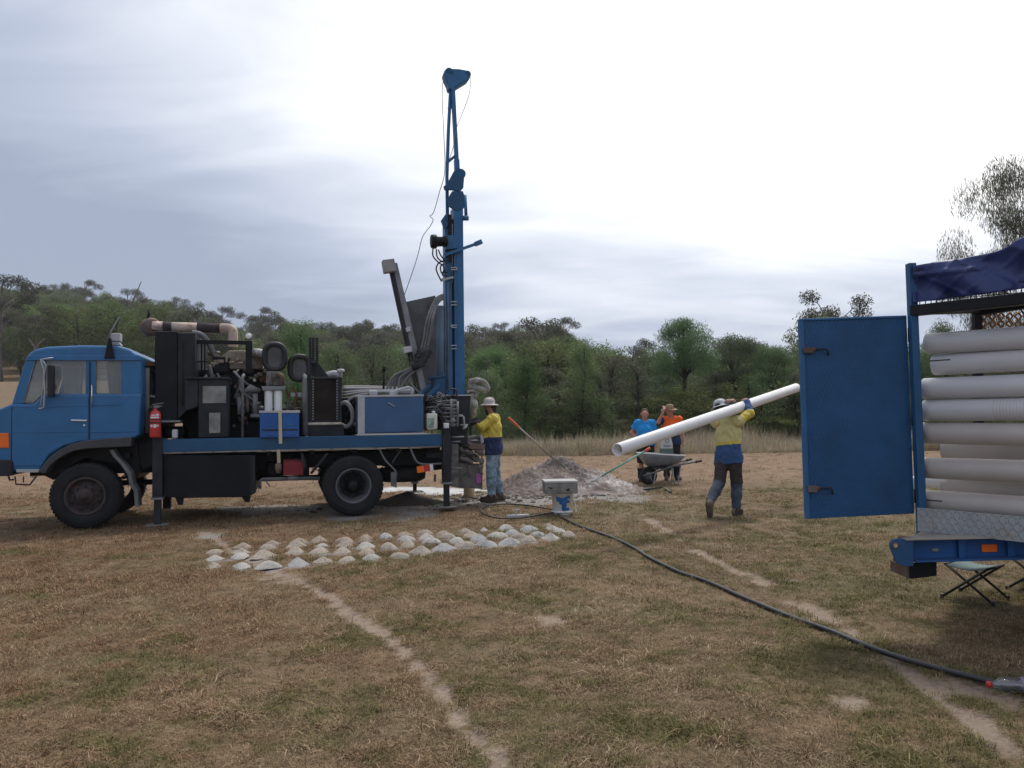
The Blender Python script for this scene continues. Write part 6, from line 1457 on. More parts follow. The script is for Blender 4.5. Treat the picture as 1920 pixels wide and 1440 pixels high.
# ------------------------------------------------------------------ tools
GRIPO = pm('orange_grip', (.62, .13, .05), .5); GREENH = pm('green_handle', (.12, .34, .27), .5, var=.1, dust=.2)
def blade(mb, p, d, n_, w=.11, L_=.26):
    d = d.normalized(); s = d.cross(n_).normalized(); vs = []; fs = []
    for i in range(7):
        t = i / 6; ww = w * (1 - .15 * t if t < .7 else (1 - .15 * t) * math.sqrt(max(0, 1 - ((t - .7) / .3) ** 2)) + .005)
        for k in (-1, -.5, 0, .5, 1): vs.append(p + d * L_ * t + s * ww * k + n_ * (.02 * k * k))
    for i in range(6):
        for k in range(4): a = i * 5 + k; fs.append((a, a + 1, a + 6, a + 5))
    mb.add(vs, fs, True)
def tool(name, a, b, grip_t, hm, gm, label, cat, bl=True, r_=.017):
    e = empty(name, b); a_, b_ = a - b, Vector((0, 0, 0))
    mb = MB(); mb.cyl(a_ * (1 - grip_t), b_, r_, 10); mb.build('handle', hm, e)
    mb = MB(); mb.cyl(a_, a_ * (1 - grip_t), r_ * 1.5, 10); mb.build('grip', gm, e, .004)
    if bl:
        mb = MB(); d = -a_.normalized(); nn = d.cross(Vector((0, 0, 1))).cross(d).normalized(); blade(mb, b_ - d * .04, d, nn); o = mb.build('blade', GREY, e); o.modifiers.new('t', 'SOLIDIFY').thickness = .004
    return tag(e, label, cat)
tool('shovel', A(953, 783, 14.35), A(1043, 865, 14.55), .22, pm('ash_handle', (.30, .25, .21), .6, var=.2), GRIPO, 'long shovel with orange grip stuck into the top of the spoil heap', 'shovel')
tool('rake', A(1219, 840, 15.0), A(1128, 893, 14.9), .12, GREENH, GRIPO, 'green-handled tool with orange end leaning across the wheelbarrow front', 'garden tool')
g0, g1 = on_ground(1158, 895, .05), on_ground(1132, 896, .05); tool('short_rake', g0, g1, .48, GREENH, GRIPO, 'short green and orange handle end lying on the ground by the spoil', 'garden tool', False, .02)
mb = MB(); cr = [lie(on_ground(*p), .04) for p in ((1150, 921), (1205, 921), (1240, 917), (1246, 918), (1258, 927))]
mb.tube(cr, .022, 8); o = mb.build('crank_bar', pm('bar_black', (.03, .03, .033), .5, dust=.2)); tag(o, 'bent black steel bar lying on the ground right of the spoil', 'bar')
mb = MB(); mb.cyl(lie(on_ground(1138, 920), .035), cr[0], .018, 8); mb.build('bar_end', PALEGREY, o)
# wheelbarrow
wb0 = on_ground(1216, 909); wb = empty('wheelbarrow', (wb0.x, wb0.y, 0), R(8)); GALV = pm('galvanised', (.22, .255, .30), .4, metal=.35, var=.2, dust=.25, dustcol=(.4, .39, .37))
mb = MB(); mb.lathe([(.08, -.03), (.15, -.045), (.19, -.03), (.2, 0), (.19, .03), (.15, .045), (.08, .03)], (0, 0, .2), (0, 1, 0), 28); mb.build('wheel', RUBBER, wb)
mb = MB(); mb.lathe([(0, -.035), (.09, -.03), (.09, .03), (0, .035)], (0, 0, .2), (0, 1, 0), 20); mb.build('rim', GREY, wb)
sx = wb0.y / F_PX
def rim_pts(t, L0, L1, w, z0, z1):
    return [(L0, -w * .55, z0), (L0 + .1, -w * .9, z0), ((L0 + L1) / 2, -w, (z0 + z1) / 2), (L1 - .05, -w * .85, z1), (L1, -w * .5, z1), (L1, w * .5, z1), (L1 - .05, w * .85, z1), ((L0 + L1) / 2, w, (z0 + z1) / 2), (L0 + .1, w * .9, z0), (L0, w * .55, z0)]
lo = rim_pts(0, .02, .52, .17, .40, .44); hi = rim_pts(1, -.2, .80, .33, .70, .63)
mb = MB(); lv = []; n_ = 10
for k in range(7): t = k / 6; lv += [tuple(Vector(a).lerp(Vector(b), t) + Vector((0, 0, -.05 * math.sin(PI * t)))) for a, b in zip(lo, hi)]
mb.add(lv, [(k * n_ + i, k * n_ + (i + 1) % n_, (k + 1) * n_ + (i + 1) % n_, (k + 1) * n_ + i) for k in range(6) for i in range(n_)] + [tuple(range(n_))[::-1]], True)
o = mb.build('tray', GALV, wb); o.modifiers.new('t', 'SOLIDIFY').thickness = .006
mb = MB(); mb.tube(hi, .014, 8, closed=True); mb.build('tray_rim', PALEGREY, wb)
for s_ in (-1, 1):
    mb = MB(); mb.tube([(-.14, s_ * .06, .2), (.0, s_ * .10, .24), (.5, s_ * .22, .42), (1.08, s_ * .30, .52)], .021, 8); mb.build('handle', HOSEGREY, wb)
    mb = MB(); mb.cyl((.98, s_ * .285, .50), (1.12, s_ * .305, .525), .027, 8); mb.build('grip', HOSEBLACK, wb)
    mb = MB(); mb.tube([(.46, s_ * .20, .40), (.52, s_ * .22, .02), (.60, s_ * .22, .02), (.66, s_ * .24, .44)], .014, 8); mb.build('leg', GREY, wb)
    mb = MB(); mb.tube([(0, s_ * .07, .22), (.08, s_ * .1, .03), (.16, s_ * .12, .40)], .012, 6); mb.build('wheel_guard', PALEGREY, wb)
mb = MB(); mb.box((.05, -.2, .37), (.5, .2, .395)); mb.build('tray_bearer', GREYBLACK, wb)
tag(wb, 'galvanised wheelbarrow standing empty-handled in front of the two onlookers', 'wheelbarrow')
bp = A(1250, 849, 17.6); bag = empty('upright_bag', bp, R(5)); sy = 17.6 / F_PX; bw, bh = 11.5 * sy, 31 * sy; bz0 = -bp.z * 0 - .12
mb = MB(); mb.prism([(-bw, 0), (bw, 0), (bw * .95, bh * .55), (bw * .7, bh * .95), (0, bh), (-bw * .7, bh * .95), (-bw * .95, bh * .55)], -.06, .06); mb.build('body', pm('bag_pale', (.50, .50, .46), .75, var=.1, dust=.2), bag, .03, 3)
mb = MB(); mb.box((-bw * 1.02, -.068, -.40), (bw * 1.02, .068, bh * .28)); mb.build('base', pm('bag_green', (.10, .14, .12), .8, var=.2), bag, .02)
mb = MB(); mb.box((-bw * .6, -.072, bh * .38), (bw * .6, -.0605, bh * .46)); mb.tube([(bw * .3 * math.cos(a), -.063, bh * .72 + bw * .3 * math.sin(a)) for a in np.linspace(0, 2 * PI, 12, endpoint=False)], .008, 5, closed=True); mb.build('print', GREY, bag)
tag(bag, 'pale grey and green bag standing upright between wheelbarrow and man in orange', 'bag')
# the pipe on the walker's shoulder
pa, pb = A(1157.5, 843.5, 9.4), A(1493, 727, 13.9)
o = pipe_obj(pa, (pb - pa).normalized(), (pb - pa).length, .079, pm('carried_pvc', (.80, .79, .78), .32, var=.03, dust=.06), 'long clean white pipe carried on the shoulder of the walking worker', None)
if 'group' in o: del o['group']
# ------------------------------------------------------------------ people: continuous bodies from blended tapered limbs, clothes as shells over them
def seg_d(P, a, b, ra, rb, fl=None):
    a = np.asarray(a, float); b = np.asarray(b, float); ab = b - a; Q = P - a
    if fl is not None:
        nrm, k = fl; nrm = np.asarray(nrm, float); t0 = np.clip((Q @ ab) / max(ab @ ab, 1e-9), 0, 1); D = Q - t0[:, None] * ab
        D = D + ((D @ nrm) * (k - 1))[:, None] * nrm; return np.linalg.norm(D, axis=1) - (ra + (rb - ra) * t0)
    t = np.clip((Q @ ab) / max(ab @ ab, 1e-9), 0, 1); return np.linalg.norm(Q - t[:, None] * ab, axis=1) - (ra + (rb - ra) * t)
def sdf(P, prims, k):
    d = np.full(len(P), 9.0)
    for pr in prims:
        a, b, ra, rb = pr[:4]; fl = pr[5] if len(pr) > 5 else None
        lo = np.minimum(a, b) - max(ra, rb) * 1.6 - .08; hi = np.maximum(a, b) + max(ra, rb) * 1.6 + .08
        m = np.all((P > lo) & (P < hi), axis=1)
        if not m.any(): continue
        x = seg_d(P[m], a, b, ra, rb, fl); y = d[m]
        kk = pr[6] if len(pr) > 6 else k
        h = np.clip(.5 + .5 * (y - x) / kk, 0, 1); d[m] = y * (1 - h) + x * h - kk * h * (1 - h)
    return d
CORN = np.array([(i, j, k) for i in (0, 1) for j in (0, 1) for k in (0, 1)]); EDG = [(a, b) for a in range(8) for b in range(a + 1, 8) if np.abs(CORN[a] - CORN[b]).sum() == 1]
def surface(prims, h, k, extra=None, pad=.05):
    pts = np.array([p[0] for p in prims] + [p[1] for p in prims]); rm = max(max(p[2], p[3]) for p in prims) * 1.3 + pad
    lo = pts.min(0) - rm; n = np.ceil((pts.max(0) + rm - lo) / h).astype(int) + 1
    g = np.stack(np.meshgrid(*[lo[i] + h * np.arange(n[i]) for i in range(3)], indexing='ij'), -1); P = g.reshape(-1, 3)
    d = sdf(P, prims, k)
    if extra is not None: d = extra(P, d)
    D = d.reshape(n); s = D < 0
    cnt = sum(s[c[0]:n[0] - 1 + c[0], c[1]:n[1] - 1 + c[1], c[2]:n[2] - 1 + c[2]].astype(np.int8) for c in CORN)
    act = np.argwhere((cnt > 0) & (cnt < 8)); ids = -np.ones(tuple(n - 1), int); ids[tuple(act.T)] = np.arange(len(act))
    vals = np.stack([D[tuple((act + c).T)] for c in CORN], 1); acc = np.zeros((len(act), 3)); c_ = np.zeros(len(act))
    for a, b in EDG:
        m = (vals[:, a] < 0) != (vals[:, b] < 0); t = vals[m, a] / (vals[m, a] - vals[m, b])
        acc[m] += CORN[a] + t[:, None] * (CORN[b] - CORN[a]); c_[m] += 1
    V = lo + h * (act + acc / c_[:, None]); F_ = []
    for ax in range(3):
        u, w = [(1, 2), (2, 0), (0, 1)][ax]; sh = [slice(None)] * 3; s0 = list(sh); s1 = list(sh); s0[ax] = slice(0, -1); s1[ax] = slice(1, None)
        e = np.argwhere(s[tuple(s0)] != s[tuple(s1)]); e = e[(e[:, u] > 0) & (e[:, w] > 0) & (e[:, u] < n[u] - 1) & (e[:, w] < n[w] - 1)]
        du = np.zeros(3, int); du[u] = 1; dw = np.zeros(3, int); dw[w] = 1
        q = np.stack([ids[tuple((e - du - dw).T)], ids[tuple((e - dw).T)], ids[tuple(e.T)], ids[tuple((e - du).T)]], 1)
        fl = ~s[tuple(e.T)]; q[fl] = q[fl][:, ::-1]; F_.append(q)
    F_ = np.concatenate(F_); return V, F_[(F_ >= 0).all(1)]
def skin_mesh(name, prims, h, k, mats, pick=None, extra=None, parent=None):
    V, F_ = surface(prims, h, k, extra); me = fast_mesh(name, V, F_, mats, smooth=True)
    if pick is not None:
        c = V[F_].mean(1); D = np.stack([seg_d(c, *p[:4], p[5] if len(p) > 5 else None) for p in prims], 1); lab = np.array([p[4] for p in prims])[D.argmin(1)]
        mi = pick(c, lab).astype(np.int32)
        if len(me.polygons) == len(mi): me.polygons.foreach_set('material_index', mi)
    o = bpy.data.objects.new(name, me); COL.objects.link(o)
    if parent is not None: o.parent = parent
    return o
V3 = lambda *a: np.array(a, float)
def unit(v): v = np.asarray(v, float); return v / max(np.linalg.norm(v), 1e-9)
def hand(wr, d, up, curl=.5, s=1.0, side=1):
    """palm, four unequal fingers bent at the knuckles and a thumb leaving the side of the palm."""
    d = unit(d); up = unit(np.asarray(up) - d * np.dot(up, d)); sd = np.cross(d, up) * side; P = []
    pe = wr + d * .085 * s; P.append((wr, pe, .026 * s, .030 * s, 'hand', (up, 1.7), .012))
    for i, (o, L_) in enumerate(((-.028, .072), (-.010, .082), (.009, .077), (.026, .060))):
        a = pe + sd * o * s; d1 = unit(d * math.cos(curl) - up * math.sin(curl)); d2 = unit(d * math.cos(2.1 * curl) - up * math.sin(2.1 * curl))
        m = a + d1 * L_ * .52 * s; P.append((a - d * .015, m, .0105 * s, .0098 * s, 'hand', None, .004)); P.append((m, m + d2 * L_ * .5 * s, .0098 * s, .008 * s, 'hand', None, .004))
    t0 = wr + d * .03 * s - sd * .024 * s; t1 = t0 + unit(d * .7 - sd * .7 - up * .25) * .042 * s; t2 = t1 + unit(d - up * .6 * curl * 2) * .032 * s
    P.append((t0, t1, .014 * s, .011 * s, 'hand', None, .008)); P.append((t1, t2, .011 * s, .009 * s, 'hand', None, .006)); return P
SKIN = pm('skin', (.42, .235, .165), .55, var=.08, spec=.35); SKINR = pm('skin_ruddy', (.46, .215, .16), .55, var=.1); SKIND = pm('skin_dark', (.30, .16, .115), .6, var=.1)  # plain skin, a ruddy tone and a darker tone
HAIRB = pm('brown_hair', (.075, .042, .025), .8, var=.3, vscale=30, bump=.5); HAIRD = pm('dark_hair', (.035, .022, .016), .8, var=.3)
HIVIS = pm('hivis_yellow', (.58, .46, .075), .8, var=.12, vscale=5, dust=.12, dustcol=(.45, .38, .18)); FADED = pm('hivis_faded', (.56, .50, .22), .85, var=.10, vscale=5, dust=.2, dustcol=(.42, .38, .24)); NAVY = pm('navy_cloth', (.022, .035, .10), .85, var=.2, dust=.2, dustcol=(.12, .13, .17)); WBLUE = pm('work_blue', (.035, .085, .21), .85, var=.15, dust=.15, dustcol=(.15, .2, .28))
JEANS = pm('pale_jeans', (.19, .265, .33), .9, var=.35, vscale=9, dust=.45, dustcol=(.40, .40, .39)); DKTROU = pm('dark_trousers', (.040, .034, .033), .9, var=.3, dust=.2, dustcol=(.12, .11, .12)); DUSTJ = pm('dusty_denim', (.060, .075, .105), .9, var=.3, dust=.3, dustcol=(.22, .22, .24))
ORANGESH = pm('orange_shirt', (.82, .13, .015), .8, var=.06); CYAN = pm('bright_blue_shirt', (.012, .26, .62), .8, var=.08); BLKCL = pm('black_cloth', (.014, .014, .018), .9, var=.2); REFL = pm('reflective_tape', (.55, .42, .36), .5)
BOOT = pm('dusty_boot', (.13, .095, .075), .85, var=.3, dust=.3); SOLE = pm('boot_sole', (.045, .028, .024), .9, var=.3); HELM = pm('helmet_pale', (.37, .34, .30), .55, var=.25, vscale=9, dust=.25, dustcol=(.3, .26, .22)); HELMG = pm('helmet_grey', (.36, .38, .40), .5, var=.2, vscale=9, dust=.2); FELT = pm('felt_hat', (.27, .17, .10), .9, var=.15); GLOVE = pm('work_glove', (.035, .035, .042), .9, var=.3); COLLAR = pm('pale_collar', (.42, .44, .46), .8)
def cloth_noise(amp, seed):
    def f(P, d):
        m = np.abs(d) < .06; Q = P[m]
        w = np.sin(Q[:, 2] * 38 + 5 * np.sin(Q[:, 0] * 17 + seed) + 4 * np.sin(Q[:, 1] * 19)) * .5 + np.sin(Q[:, 2] * 71 + 6 * np.sin(Q[:, 0] * 23) + 6 * np.sin(Q[:, 1] * 29 + seed)) * .35 + np.sin(Q[:, 0] * 44 + Q[:, 1] * 37 + 3 * np.sin(Q[:, 2] * 21)) * .3
        d = d.copy(); d[m] += amp * w; return d
    return f
def cut(P, d, *planes):
    for n, o in planes: d = np.maximum(d, (P - np.asarray(o)) @ unit(n))
    return d
def person(base, f, J, build, label, body_mat, S):
    """J: joints in the person's frame (right, forward, up); S: what they wear."""
    f = unit(V3(*f, 0)); r = V3(f[1], -f[0], 0)
    W = lambda p: r * p[0] + f * p[1] + V3(0, 0, p[2])
    j = {k: W(v) for k, v in J.items()}; b = build
    root_loc = Vector(base)
    fw = f; lean = unit(j['neck'] - j['pelvis'])
    tors = [(j['pelvis'] + r * .055, j['chest'] + r * .075, .115 * b, .115 * b, 'torso', (fw, 1.2)), (j['pelvis'] - r * .055, j['chest'] - r * .075, .115 * b, .115 * b, 'torso', (fw, 1.2)),
            (j['pelvis'] - V3(0, 0, .02) + r * .06, j['pelvis'] - V3(0, 0, .04) - r * .06, .12 * b, .12 * b, 'torso', (fw, 1.1)),
            (j['chest'] + V3(0, 0, .05), j['neck'] - V3(0, 0, .07), .11, .085, 'torso', (fw, 1.25)), (j['sR'], j['sL'], .062, .062, 'torso')]
    if S.get('belly'): tors.append((j['pelvis'] + fw * .075 + V3(0, 0, .17), j['pelvis'] + fw * .06 + V3(0, 0, .30), S['belly'], S['belly'] * .92, 'torso'))
    if S.get('bust'): tors += [(j['chest'] + fw * .085 + r * s * .07 - V3(0, 0, .02), j['chest'] + fw * .075 + r * s * .07 - V3(0, 0, .05), .066, .068, 'torso') for s in (1, -1)]
    hd = j['head']; up = unit(j['head'] - j['neck'] + V3(0, 0, .12)); lk = unit(W(S.get('look', (0, 1, 0)))); sd = np.cross(lk, up)
    head = [(j['neck'] - V3(0, 0, .05), hd - up * .05, .056, .058, 'neck'), (hd + up * .035 - lk * .015, hd + up * .02 + lk * .01, .088, .086, 'head', (sd, 1.12)), (hd - up * .04 + lk * .03, hd - up * .075 + lk * .045, .062, .040, 'head', (sd, 1.05)),
            (hd + lk * .088 + up * .012, hd + lk * .112 - up * .022, .009, .014, 'head', None, .012), (hd + lk * .085 + up * .03 + sd * .03, hd + lk * .085 + up * .03 - sd * .03, .012, .012, 'head', None, .015), (hd + lk * .088 - up * .052 + sd * .018, hd + lk * .088 - up * .052 - sd * .018, .009, .009, 'head', None, .01)]
    for s in (1, -1): head.append((hd + sd * s * .083 - up * .012, hd + sd * s * .086 + up * .018 - lk * .008, .012, .017, 'head', None, .008))
    arms = {}
    for q in 'RL':
        s_, e_, w_ = j['s' + q], j['e' + q], j['w' + q]; arms[q] = [(s_, e_, .053 * b, .043, 'upper' + q), (e_, w_, .043, .029, 'fore' + q)]
    hands = {q: hand(j['w' + q], W(S['hd' + q]), W(S['hu' + q]), S.get('curl' + q, .5), S.get('hs', 1.0), 1 if q == 'R' else -1) for q in 'RL'}
    legs = {}
    for q in 'RL':
        h_, k_, a_ = j['h' + q], j['k' + q], j['a' + q]; legs[q] = [(h_, k_, .092 * b ** .5, .062, 'thigh' + q), (k_, k_ * .55 + a_ * .45, .060, .056, 'shin' + q), (k_ * .55 + a_ * .45, a_, .056, .040, 'shin' + q)]
    feet = {q: [(j['a' + q], j['hl' + q], .034, .030, 'foot' + q, None, .012), (j['hl' + q], j['t' + q], .028, .024, 'foot' + q, None, .012), (j['a' + q], j['t' + q] * .6 + j['hl' + q] * .4, .033, .028, 'foot' + q, None, .012)] for q in 'RL'}
    allp = tors + head + arms['R'] + arms['L'] + hands['R'] + hands['L'] + legs['R'] + legs['L'] + feet['R'] + feet['L']
    body = skin_mesh('person', allp, .0105, .035, body_mat); body.location = root_loc; tag(body, label, 'person')
    grow = lambda ps, g, lab=None: [(p[0], p[1], p[2] + g, p[3] + g, p[4], *(p[5:])) for p in ps]
    # shirt
    hem = j['pelvis'] + lean * S['hem']; sl = S['sleeve']
    sp = grow(tors, .026)
    for q in 'RL':
        g = arms[q]; sq = sl[q] if isinstance(sl, dict) else sl
        sp.append((g[0][0], g[0][1] if sq > .5 else g[0][0] + (g[0][1] - g[0][0]) * sq * 2, g[0][2] + .024, (g[0][3] if sq > .5 else g[0][2]) + .024, 'upper' + q))
        if sq > .5: e2 = g[1][0] + (g[1][1] - g[1][0]) * (sq - .5) * 2; sp.append((g[1][0], e2, g[1][2] + .022, g[1][3] + .020, 'fore' + q))
    if S['hem'] < -.05: sp += [(j['h' + q], j['h' + q] - V3(0, 0, .12), .10 * b ** .5 + .034, .10 * b ** .5 + .036, 'torso') for q in 'RL']
    cn = cloth_noise(S.get('fold', .009), len(label))
    def shirt_x(P, d):
        d = cn(P, d); d = cut(P, d, (-lean, hem)); nk = j['neck'] - V3(0, 0, .012) + fw * .015
        d = np.maximum(d, .068 - np.linalg.norm((P - nk) * V3(1, 1, .8), axis=1))
        for q in 'RL':
            sq = sl[q] if isinstance(sl, dict) else sl; g = arms[q][0] if sq <= .5 else arms[q][1]; t = sq * 2 if sq <= .5 else (sq - .5) * 2; o = g[0] + (g[1] - g[0]) * t; ax_ = unit(g[1] - g[0])
            near = np.linalg.norm(P - o, axis=1) < .16; d = np.where(near & ((P - o) @ ax_ > 0), np.maximum(d, (P - o) @ ax_), d)
        return d
    skin_mesh('shirt', sp, .011, .03, S['shirt_m'], S.get('shirt_pick') and (lambda c, l: S['shirt_pick'](c, l, j, lean)), shirt_x, body)
    # trousers
    tp = grow(tors[2:3], .004); tn = cloth_noise(S.get('tfold', .006), 3 + len(label)); te = S['leg_end']
    for q in 'RL':
        tp += [(p[0], p[1], p[2] + .024, p[3] + S.get('flare', .024), *p[4:]) for p in legs[q]]
    tp += [(j['hR'], j['hL'], .100 * b ** .5, .100 * b ** .5, 'torso')]
    def tr_x(P, d):
        d = tn(P, d); d = cut(P, d, (lean, j['pelvis'] - lean * (.05 if S['hem'] < -.1 else -.01)))
        for q in 'RL':
            k_, a_ = j['k' + q], j['a' + q]; o = k_ + (a_ - k_) * te; ax_ = unit(a_ - k_); near = np.linalg.norm(P - o, axis=1) < .15; other = j['k' + ('L' if q == 'R' else 'R')]
            mine = np.linalg.norm(P - k_, axis=1) < np.linalg.norm(P - other, axis=1) + .2
            d = np.where(near & mine & ((P - o) @ ax_ > 0), np.maximum(d, (P - o) @ ax_), d)
        return d
    skin_mesh('trousers' if te > .5 else 'shorts', tp, .011, .03, S['trouser_m'], S.get('trouser_pick') and (lambda c, l: S['trouser_pick'](c, l, j)), tr_x, body)
    # boots
    for q in 'RL':
        fp = grow(feet[q], .026)
        if S.get('boot_high', True): fp.append((j['a' + q], j['a' + q] + unit(j['k' + q] - j['a' + q]) * .09, .056, .058, 'shaft'))
        dn = unit(np.cross(np.cross(j['t' + q] - j['hl' + q], r), j['t' + q] - j['hl' + q]))
        dn = dn * (1 if dn @ (j['a' + q] - j['hl' + q]) > 0 else -1); so_ = j['hl' + q] - dn * .034
        skin_mesh('boot', fp, .010, .02, [S.get('boot_m', BOOT), SOLE], lambda c, l: ((c - so_) @ dn < .022).astype(int), lambda P, d: cut(P, d, (-dn, so_)), body)
    # face
    for s in (1, -1):
        mb = MB(); mb.sphere(hd + lk * .086 + up * .010 + sd * s * .031, .010, 8, 6); mb.build('eye', HAIRD, body)
    if S.get('hair'):
        hp = [(hd + up * .05 - lk * .025, hd + up * .03 - lk * .03, .093, .092, 'h', (sd, 1.08)), (hd - lk * .05 + up * .01, hd - lk * .05 - up * .07, .07, .05, 'h')]
        fc_ = hd + lk * .075 - up * .03
        skin_mesh('hair', hp, .010, .02, S['hair'], None, lambda P, d: np.maximum(np.maximum(d, .088 - np.linalg.norm((P - fc_) , axis=1)), -((P - hd) @ (-lk) + .055 + .0 * d)), body)
    if S.get('beard'):
        skin_mesh('beard', [(hd - up * .05 + lk * .05, hd - up * .085 + lk * .055, .052, .042, 'h', (sd, .95))], .009, .02, S['beard'], None, None, body)
    ax = Vector(unit(up * .96 - lk * S.get('tilt', .1))); c = Vector(hd + up * .045)
    if S.get('helmet'):
        mb = MB(); mb.lathe([(.0, .125), (.03, .123), (.065, .112), (.093, .085), (.108, .045), (.112, .012), (.122, .004), (.150, -.006), (.165, -.016), (.166, -.021), (.150, -.014), (.108, -.004), (.10, .0), (.085, .07), (0, .1)], c, ax, 36)
        hm = mb.build('helmet', S['helmet'], body)
        mb = MB()
        for k in range(-1, 2):
            pts_ = []
            for i in range(9):
                a = -1.25 + 2.5 * i / 8; q = Vector(lk) * (math.sin(a) * .110) + ax * (math.cos(a) * .122 + .002) + Vector(sd) * (k * .03) * 1; pts_.append(c + q * (1 - .02 * abs(k)))
            mb.tube(pts_, .007, 6)
        mb.build('helmet_rib', S['helmet'], hm)
    if S.get('hat'):
        mb = MB(); n_ = 36; prof = [(0, .105), (.04, .112), (.07, .105), (.085, .06), (.093, .01), (.10, 0), (.14, -.004), (.175, .0)]
        o0 = len(mb.v); mb.lathe(prof, c, ax, n_); sdv = Vector(sd)
        for i, v in enumerate(mb.v):
            q = Vector(v) - c; l = q.dot(sdv); rr_ = (q - ax * q.dot(ax)).length
            if rr_ > .1: mb.v[i] = tuple(Vector(v) + ax * ((rr_ - .1) * (1.1 * max(0, l / rr_) - .25 * max(0, -l / rr_))))
        ht_ = mb.build('hat', S['hat'], body); ht_.modifiers.new('t', 'SOLIDIFY').thickness = .006
        mb = MB(); mb.lathe([(.096, .008), (.0985, .012), (.094, .034), (.090, .032)], c, ax, 30); mb.build('hat_band', BLKCL, ht_)
    if S.get('collar'):
        mb = MB(); ring = []
        for i in range(20): a = 2 * PI * i / 20; ring.append(Vector(j['neck'] - V3(0, 0, .02) + r * math.cos(a) * .07 + fw * math.sin(a) * .075) + Vector((0, 0, .018 * (-math.sin(a)))))
        mb.tube(ring, .017, 7, closed=True); mb.build('collar', S['collar'], body)
    if S.get('gloves'):
        for q in 'RL':
            gp = grow(hands[q], .005) + [(j['w' + q] - unit(W(S['hd' + q])) * .05, j['w' + q], .043, .038, 'cuff')]
            skin_mesh('glove', gp, .0075, .012, GLOVE, None, None, body)
    return body
# the walker with the pipe, seen from behind
wbx = A(1366, 850, 11.95); wz = float(ground_z(wbx.x, 11.95)); wf = (math.sin(R(33)), math.cos(R(33)))
wr_ = np.array((wf[1], -wf[0])); wf_ = np.array(wf)
def wl(px, py, Y, dz=0):
    p = A(px, py, Y); q = np.array((p.x - wbx.x, p.y - 11.95)); return (float(q @ wr_), float(q @ wf_), p.z - wz + dz)
J = dict(pelvis=(0, 0, .95), chest=(0, .03, 1.26), neck=(-.05, .05, 1.48), head=(-.13, .10, 1.625), sR=(.16, .02, 1.44), sL=(-.20, .06, 1.42),
         eR=wl(1406, 775, 11.95), wR=wl(1400, 750, 12.14), eL=(-.22, .30, 1.42), wL=wl(1364, 752, 12.02),
         hR=(.09, 0, .90), hL=(-.09, 0, .90), kR=(.10, .05, .49), aR=(.10, .0, .10), hlR=(.10, -.05, .05), tR=(.12, .14, .045),
         kL=(-.12, -.10, .50), aL=(-.16, -.44, .235), hlL=(-.16, -.505, .215), tL=(-.17, -.43, .045))
S = dict(hem=-.17, sleeve=.97, shirt_m=[FADED, WBLUE, HIVIS], shirt_pick=lambda c, l, j, n: np.where(np.char.startswith(l, 'fore'), 1, np.where((c - j['pelvis']) @ n < .125, 1, np.where(np.char.startswith(l, 'upper'), 2, np.where((c - j['pelvis']) @ n < .175, 2, 0)))),
         trouser_m=[DKTROU, DUSTJ], trouser_pick=lambda c, l, j: np.char.startswith(l, 'shin').astype(int), leg_end=.98, hdR=(-.55, .8, .1), huR=(.15, .2, 1), curlR=.75, hdL=(.75, .5, .2), huL=(-.1, 0, 1), curlL=.7,
         helmet=HELMG, hair=HAIRD, tilt=.05, look=(.1, 1, -.05), fold=.010)
person((wbx.x, 11.95, wz), wf, J, .88, 'worker seen from behind walking away with the long white pipe, grey helmet, faded yellow shirt', SKIN, S)
# the driller at the rig
dx = A(925, 850, 13.5); dz = float(ground_z(dx.x, 13.5)) + .01
df = unit((-1, .06, 0)); dr = np.array((df[1], -df[0]))
def dl(px, py, Y):
    p = A(px, py, Y); q = np.array((p.x - dx.x, p.y - 13.5)); return (float(q @ dr), float(q @ df[:2]), p.z - dz)
J = dict(pelvis=(0, -.02, .95), chest=(0, -.02, 1.28), neck=(0, .0, 1.50), head=(0, .05, 1.64), sR=(.19, -.02, 1.43), sL=(-.19, -.01, 1.43),
         eR=(.20, .22, 1.28), wR=dl(889, 788, 13.62), eL=(-.24, .16, 1.30), wL=dl(893, 792, 13.28),
         hR=(.09, 0, .90), hL=(-.09, 0, .90), kR=(.12, -.02, .50), aR=(.13, -.10, .11), hlR=(.13, -.15, .05), tR=(.14, .05, .045),
         kL=(-.12, .03, .50), aL=(-.12, .03, .11), hlL=(-.12, -.02, .05), tL=(-.13, .19, .045))
S = dict(hem=-.14, sleeve=.90, belly=.155, shirt_m=[HIVIS, NAVY], shirt_pick=lambda c, l, j, n: np.where((c - j['pelvis']) @ n < .165, 1, 0), trouser_m=[JEANS], leg_end=.97, tfold=.010, fold=.011,
         hdR=(0, 1, .05), huR=(-.5, 0, 1), curlR=.45, hdL=(.1, 1, 0), huL=(.5, 0, 1), curlL=.5, gloves=True, helmet=HELM, hair=HAIRD, beard=HAIRD, collar=COLLAR, tilt=.16, look=(-.05, 1, -.22))
person((dx.x, 13.5, dz), df[:2], J, 1.12, 'driller in yellow and navy shirt, pale helmet and pale jeans working at the rig controls', SKIND, S)
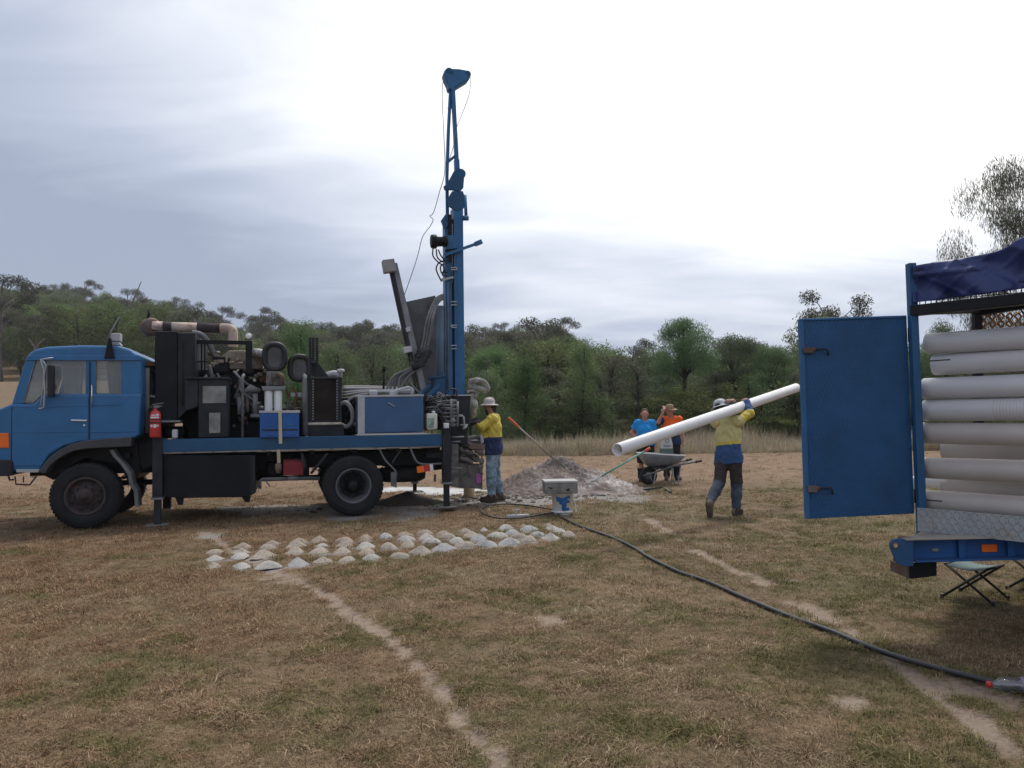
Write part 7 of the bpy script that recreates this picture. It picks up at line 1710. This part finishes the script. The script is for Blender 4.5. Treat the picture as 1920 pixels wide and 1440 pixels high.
# the woman in blue
wx = A(1210, 850, 18.0); z_ = float(ground_z(wx.x, 18))
J = dict(pelvis=(0, 0, .90), chest=(0, 0, 1.20), neck=(0, .0, 1.40), head=(0, .02, 1.545), sR=(.165, 0, 1.34), sL=(-.165, 0, 1.34), eR=(.30, -.06, 1.12), wR=(.17, .06, .98), eL=(-.235, -.03, 1.08), wL=(-.24, .06, .86),
         hR=(.09, 0, .86), hL=(-.09, 0, .86), kR=(.10, .02, .47), aR=(.11, 0, .10), hlR=(.11, -.04, .045), tR=(.14, .14, .04), kL=(-.10, .02, .47), aL=(-.11, 0, .10), hlL=(-.11, -.04, .045), tL=(-.14, .14, .04))
S = dict(hem=-.08, sleeve=.30, bust=True, belly=.10, shirt_m=[CYAN], trouser_m=[BLKCL], leg_end=.12, hdR=(-.75, .3, -.2), huR=(.2, .2, 1), curlR=.3, hdL=(0, .2, -1), huL=(-1, 0, 0), curlL=.4, hair=HAIRB, boot_high=False, hs=.92, look=(.05, 1, -.03), flare=.034)
person((wx.x, 18.0, z_), (-.06, -1), J, 1.10, 'woman in bright blue t-shirt and dark shorts with a hand on her hip', SKINR, S)
# the man in orange
mx = A(1259, 850, 18.3); z_ = float(ground_z(mx.x, 18.3))
J = dict(pelvis=(0, 0, .95), chest=(0, 0, 1.27), neck=(0, .0, 1.48), head=(.02, .04, 1.62), sR=(.195, 0, 1.415), sL=(-.195, 0, 1.415), eR=(.31, .12, 1.36), wR=(.215, .20, 1.57), eL=(-.27, -.03, 1.13), wL=(-.27, .06, .89),
         hR=(.09, 0, .90), hL=(-.09, 0, .90), kR=(.11, .02, .49), aR=(.12, 0, .10), hlR=(.12, -.05, .05), tR=(.16, .15, .045), kL=(-.11, .02, .49), aL=(-.12, 0, .10), hlL=(-.12, -.05, .05), tL=(-.16, .15, .045))
S = dict(hem=-.12, sleeve={'R': .42, 'L': .42}, belly=.12, shirt_m=[ORANGESH, NAVY, REFL], shirt_pick=lambda c, l, j, n: np.where(np.char.startswith(l, 'upper') & (np.linalg.norm(c - j['eR'], axis=1) < .17), 1, np.where((c - j['pelvis']) @ n < .12, 1, np.where(np.abs((c - j['pelvis']) @ n - .24) < .03, 2, 0))),
         trouser_m=[BLKCL], leg_end=.1, hdR=(-.3, .1, 1), huR=(.2, 1, 0), curlR=.5, hdL=(0, .2, -1), huL=(-1, 0, 0), curlL=.4, hat=FELT, hair=HAIRB, collar=NAVY, tilt=.02, look=(.35, 1, -.12), flare=.034)
person((mx.x, 18.3, z_), (-.05, -1), J, 1.12, 'man in orange shirt with one hand raised to his brown brimmed hat', SKINR, S)

# ------------------------------------------------------------------ a little haze in the air between here and the wooded hills
mb = MB(); mb.box((-560, -120, -3), (560, 540, 52))
hz = mb.build('haze', []); tag(hz, kind='stuff'); hz.display_type = 'WIRE'
hm = bpy.data.materials.new('haze'); hm.use_nodes = True; n = NT(hm.node_tree); n.n.remove(n.n['Principled BSDF'])
pv = n.add('ShaderNodeVolumePrincipled', inp={'Color': (.86, .90, .96, 1), 'Density': .00032, 'Anisotropy': .2})
n.l.new(pv.outputs[0], n.n['Material Output'].inputs['Volume']); hz.data.materials.append(hm)
scene.cycles.volume_bounces = 0
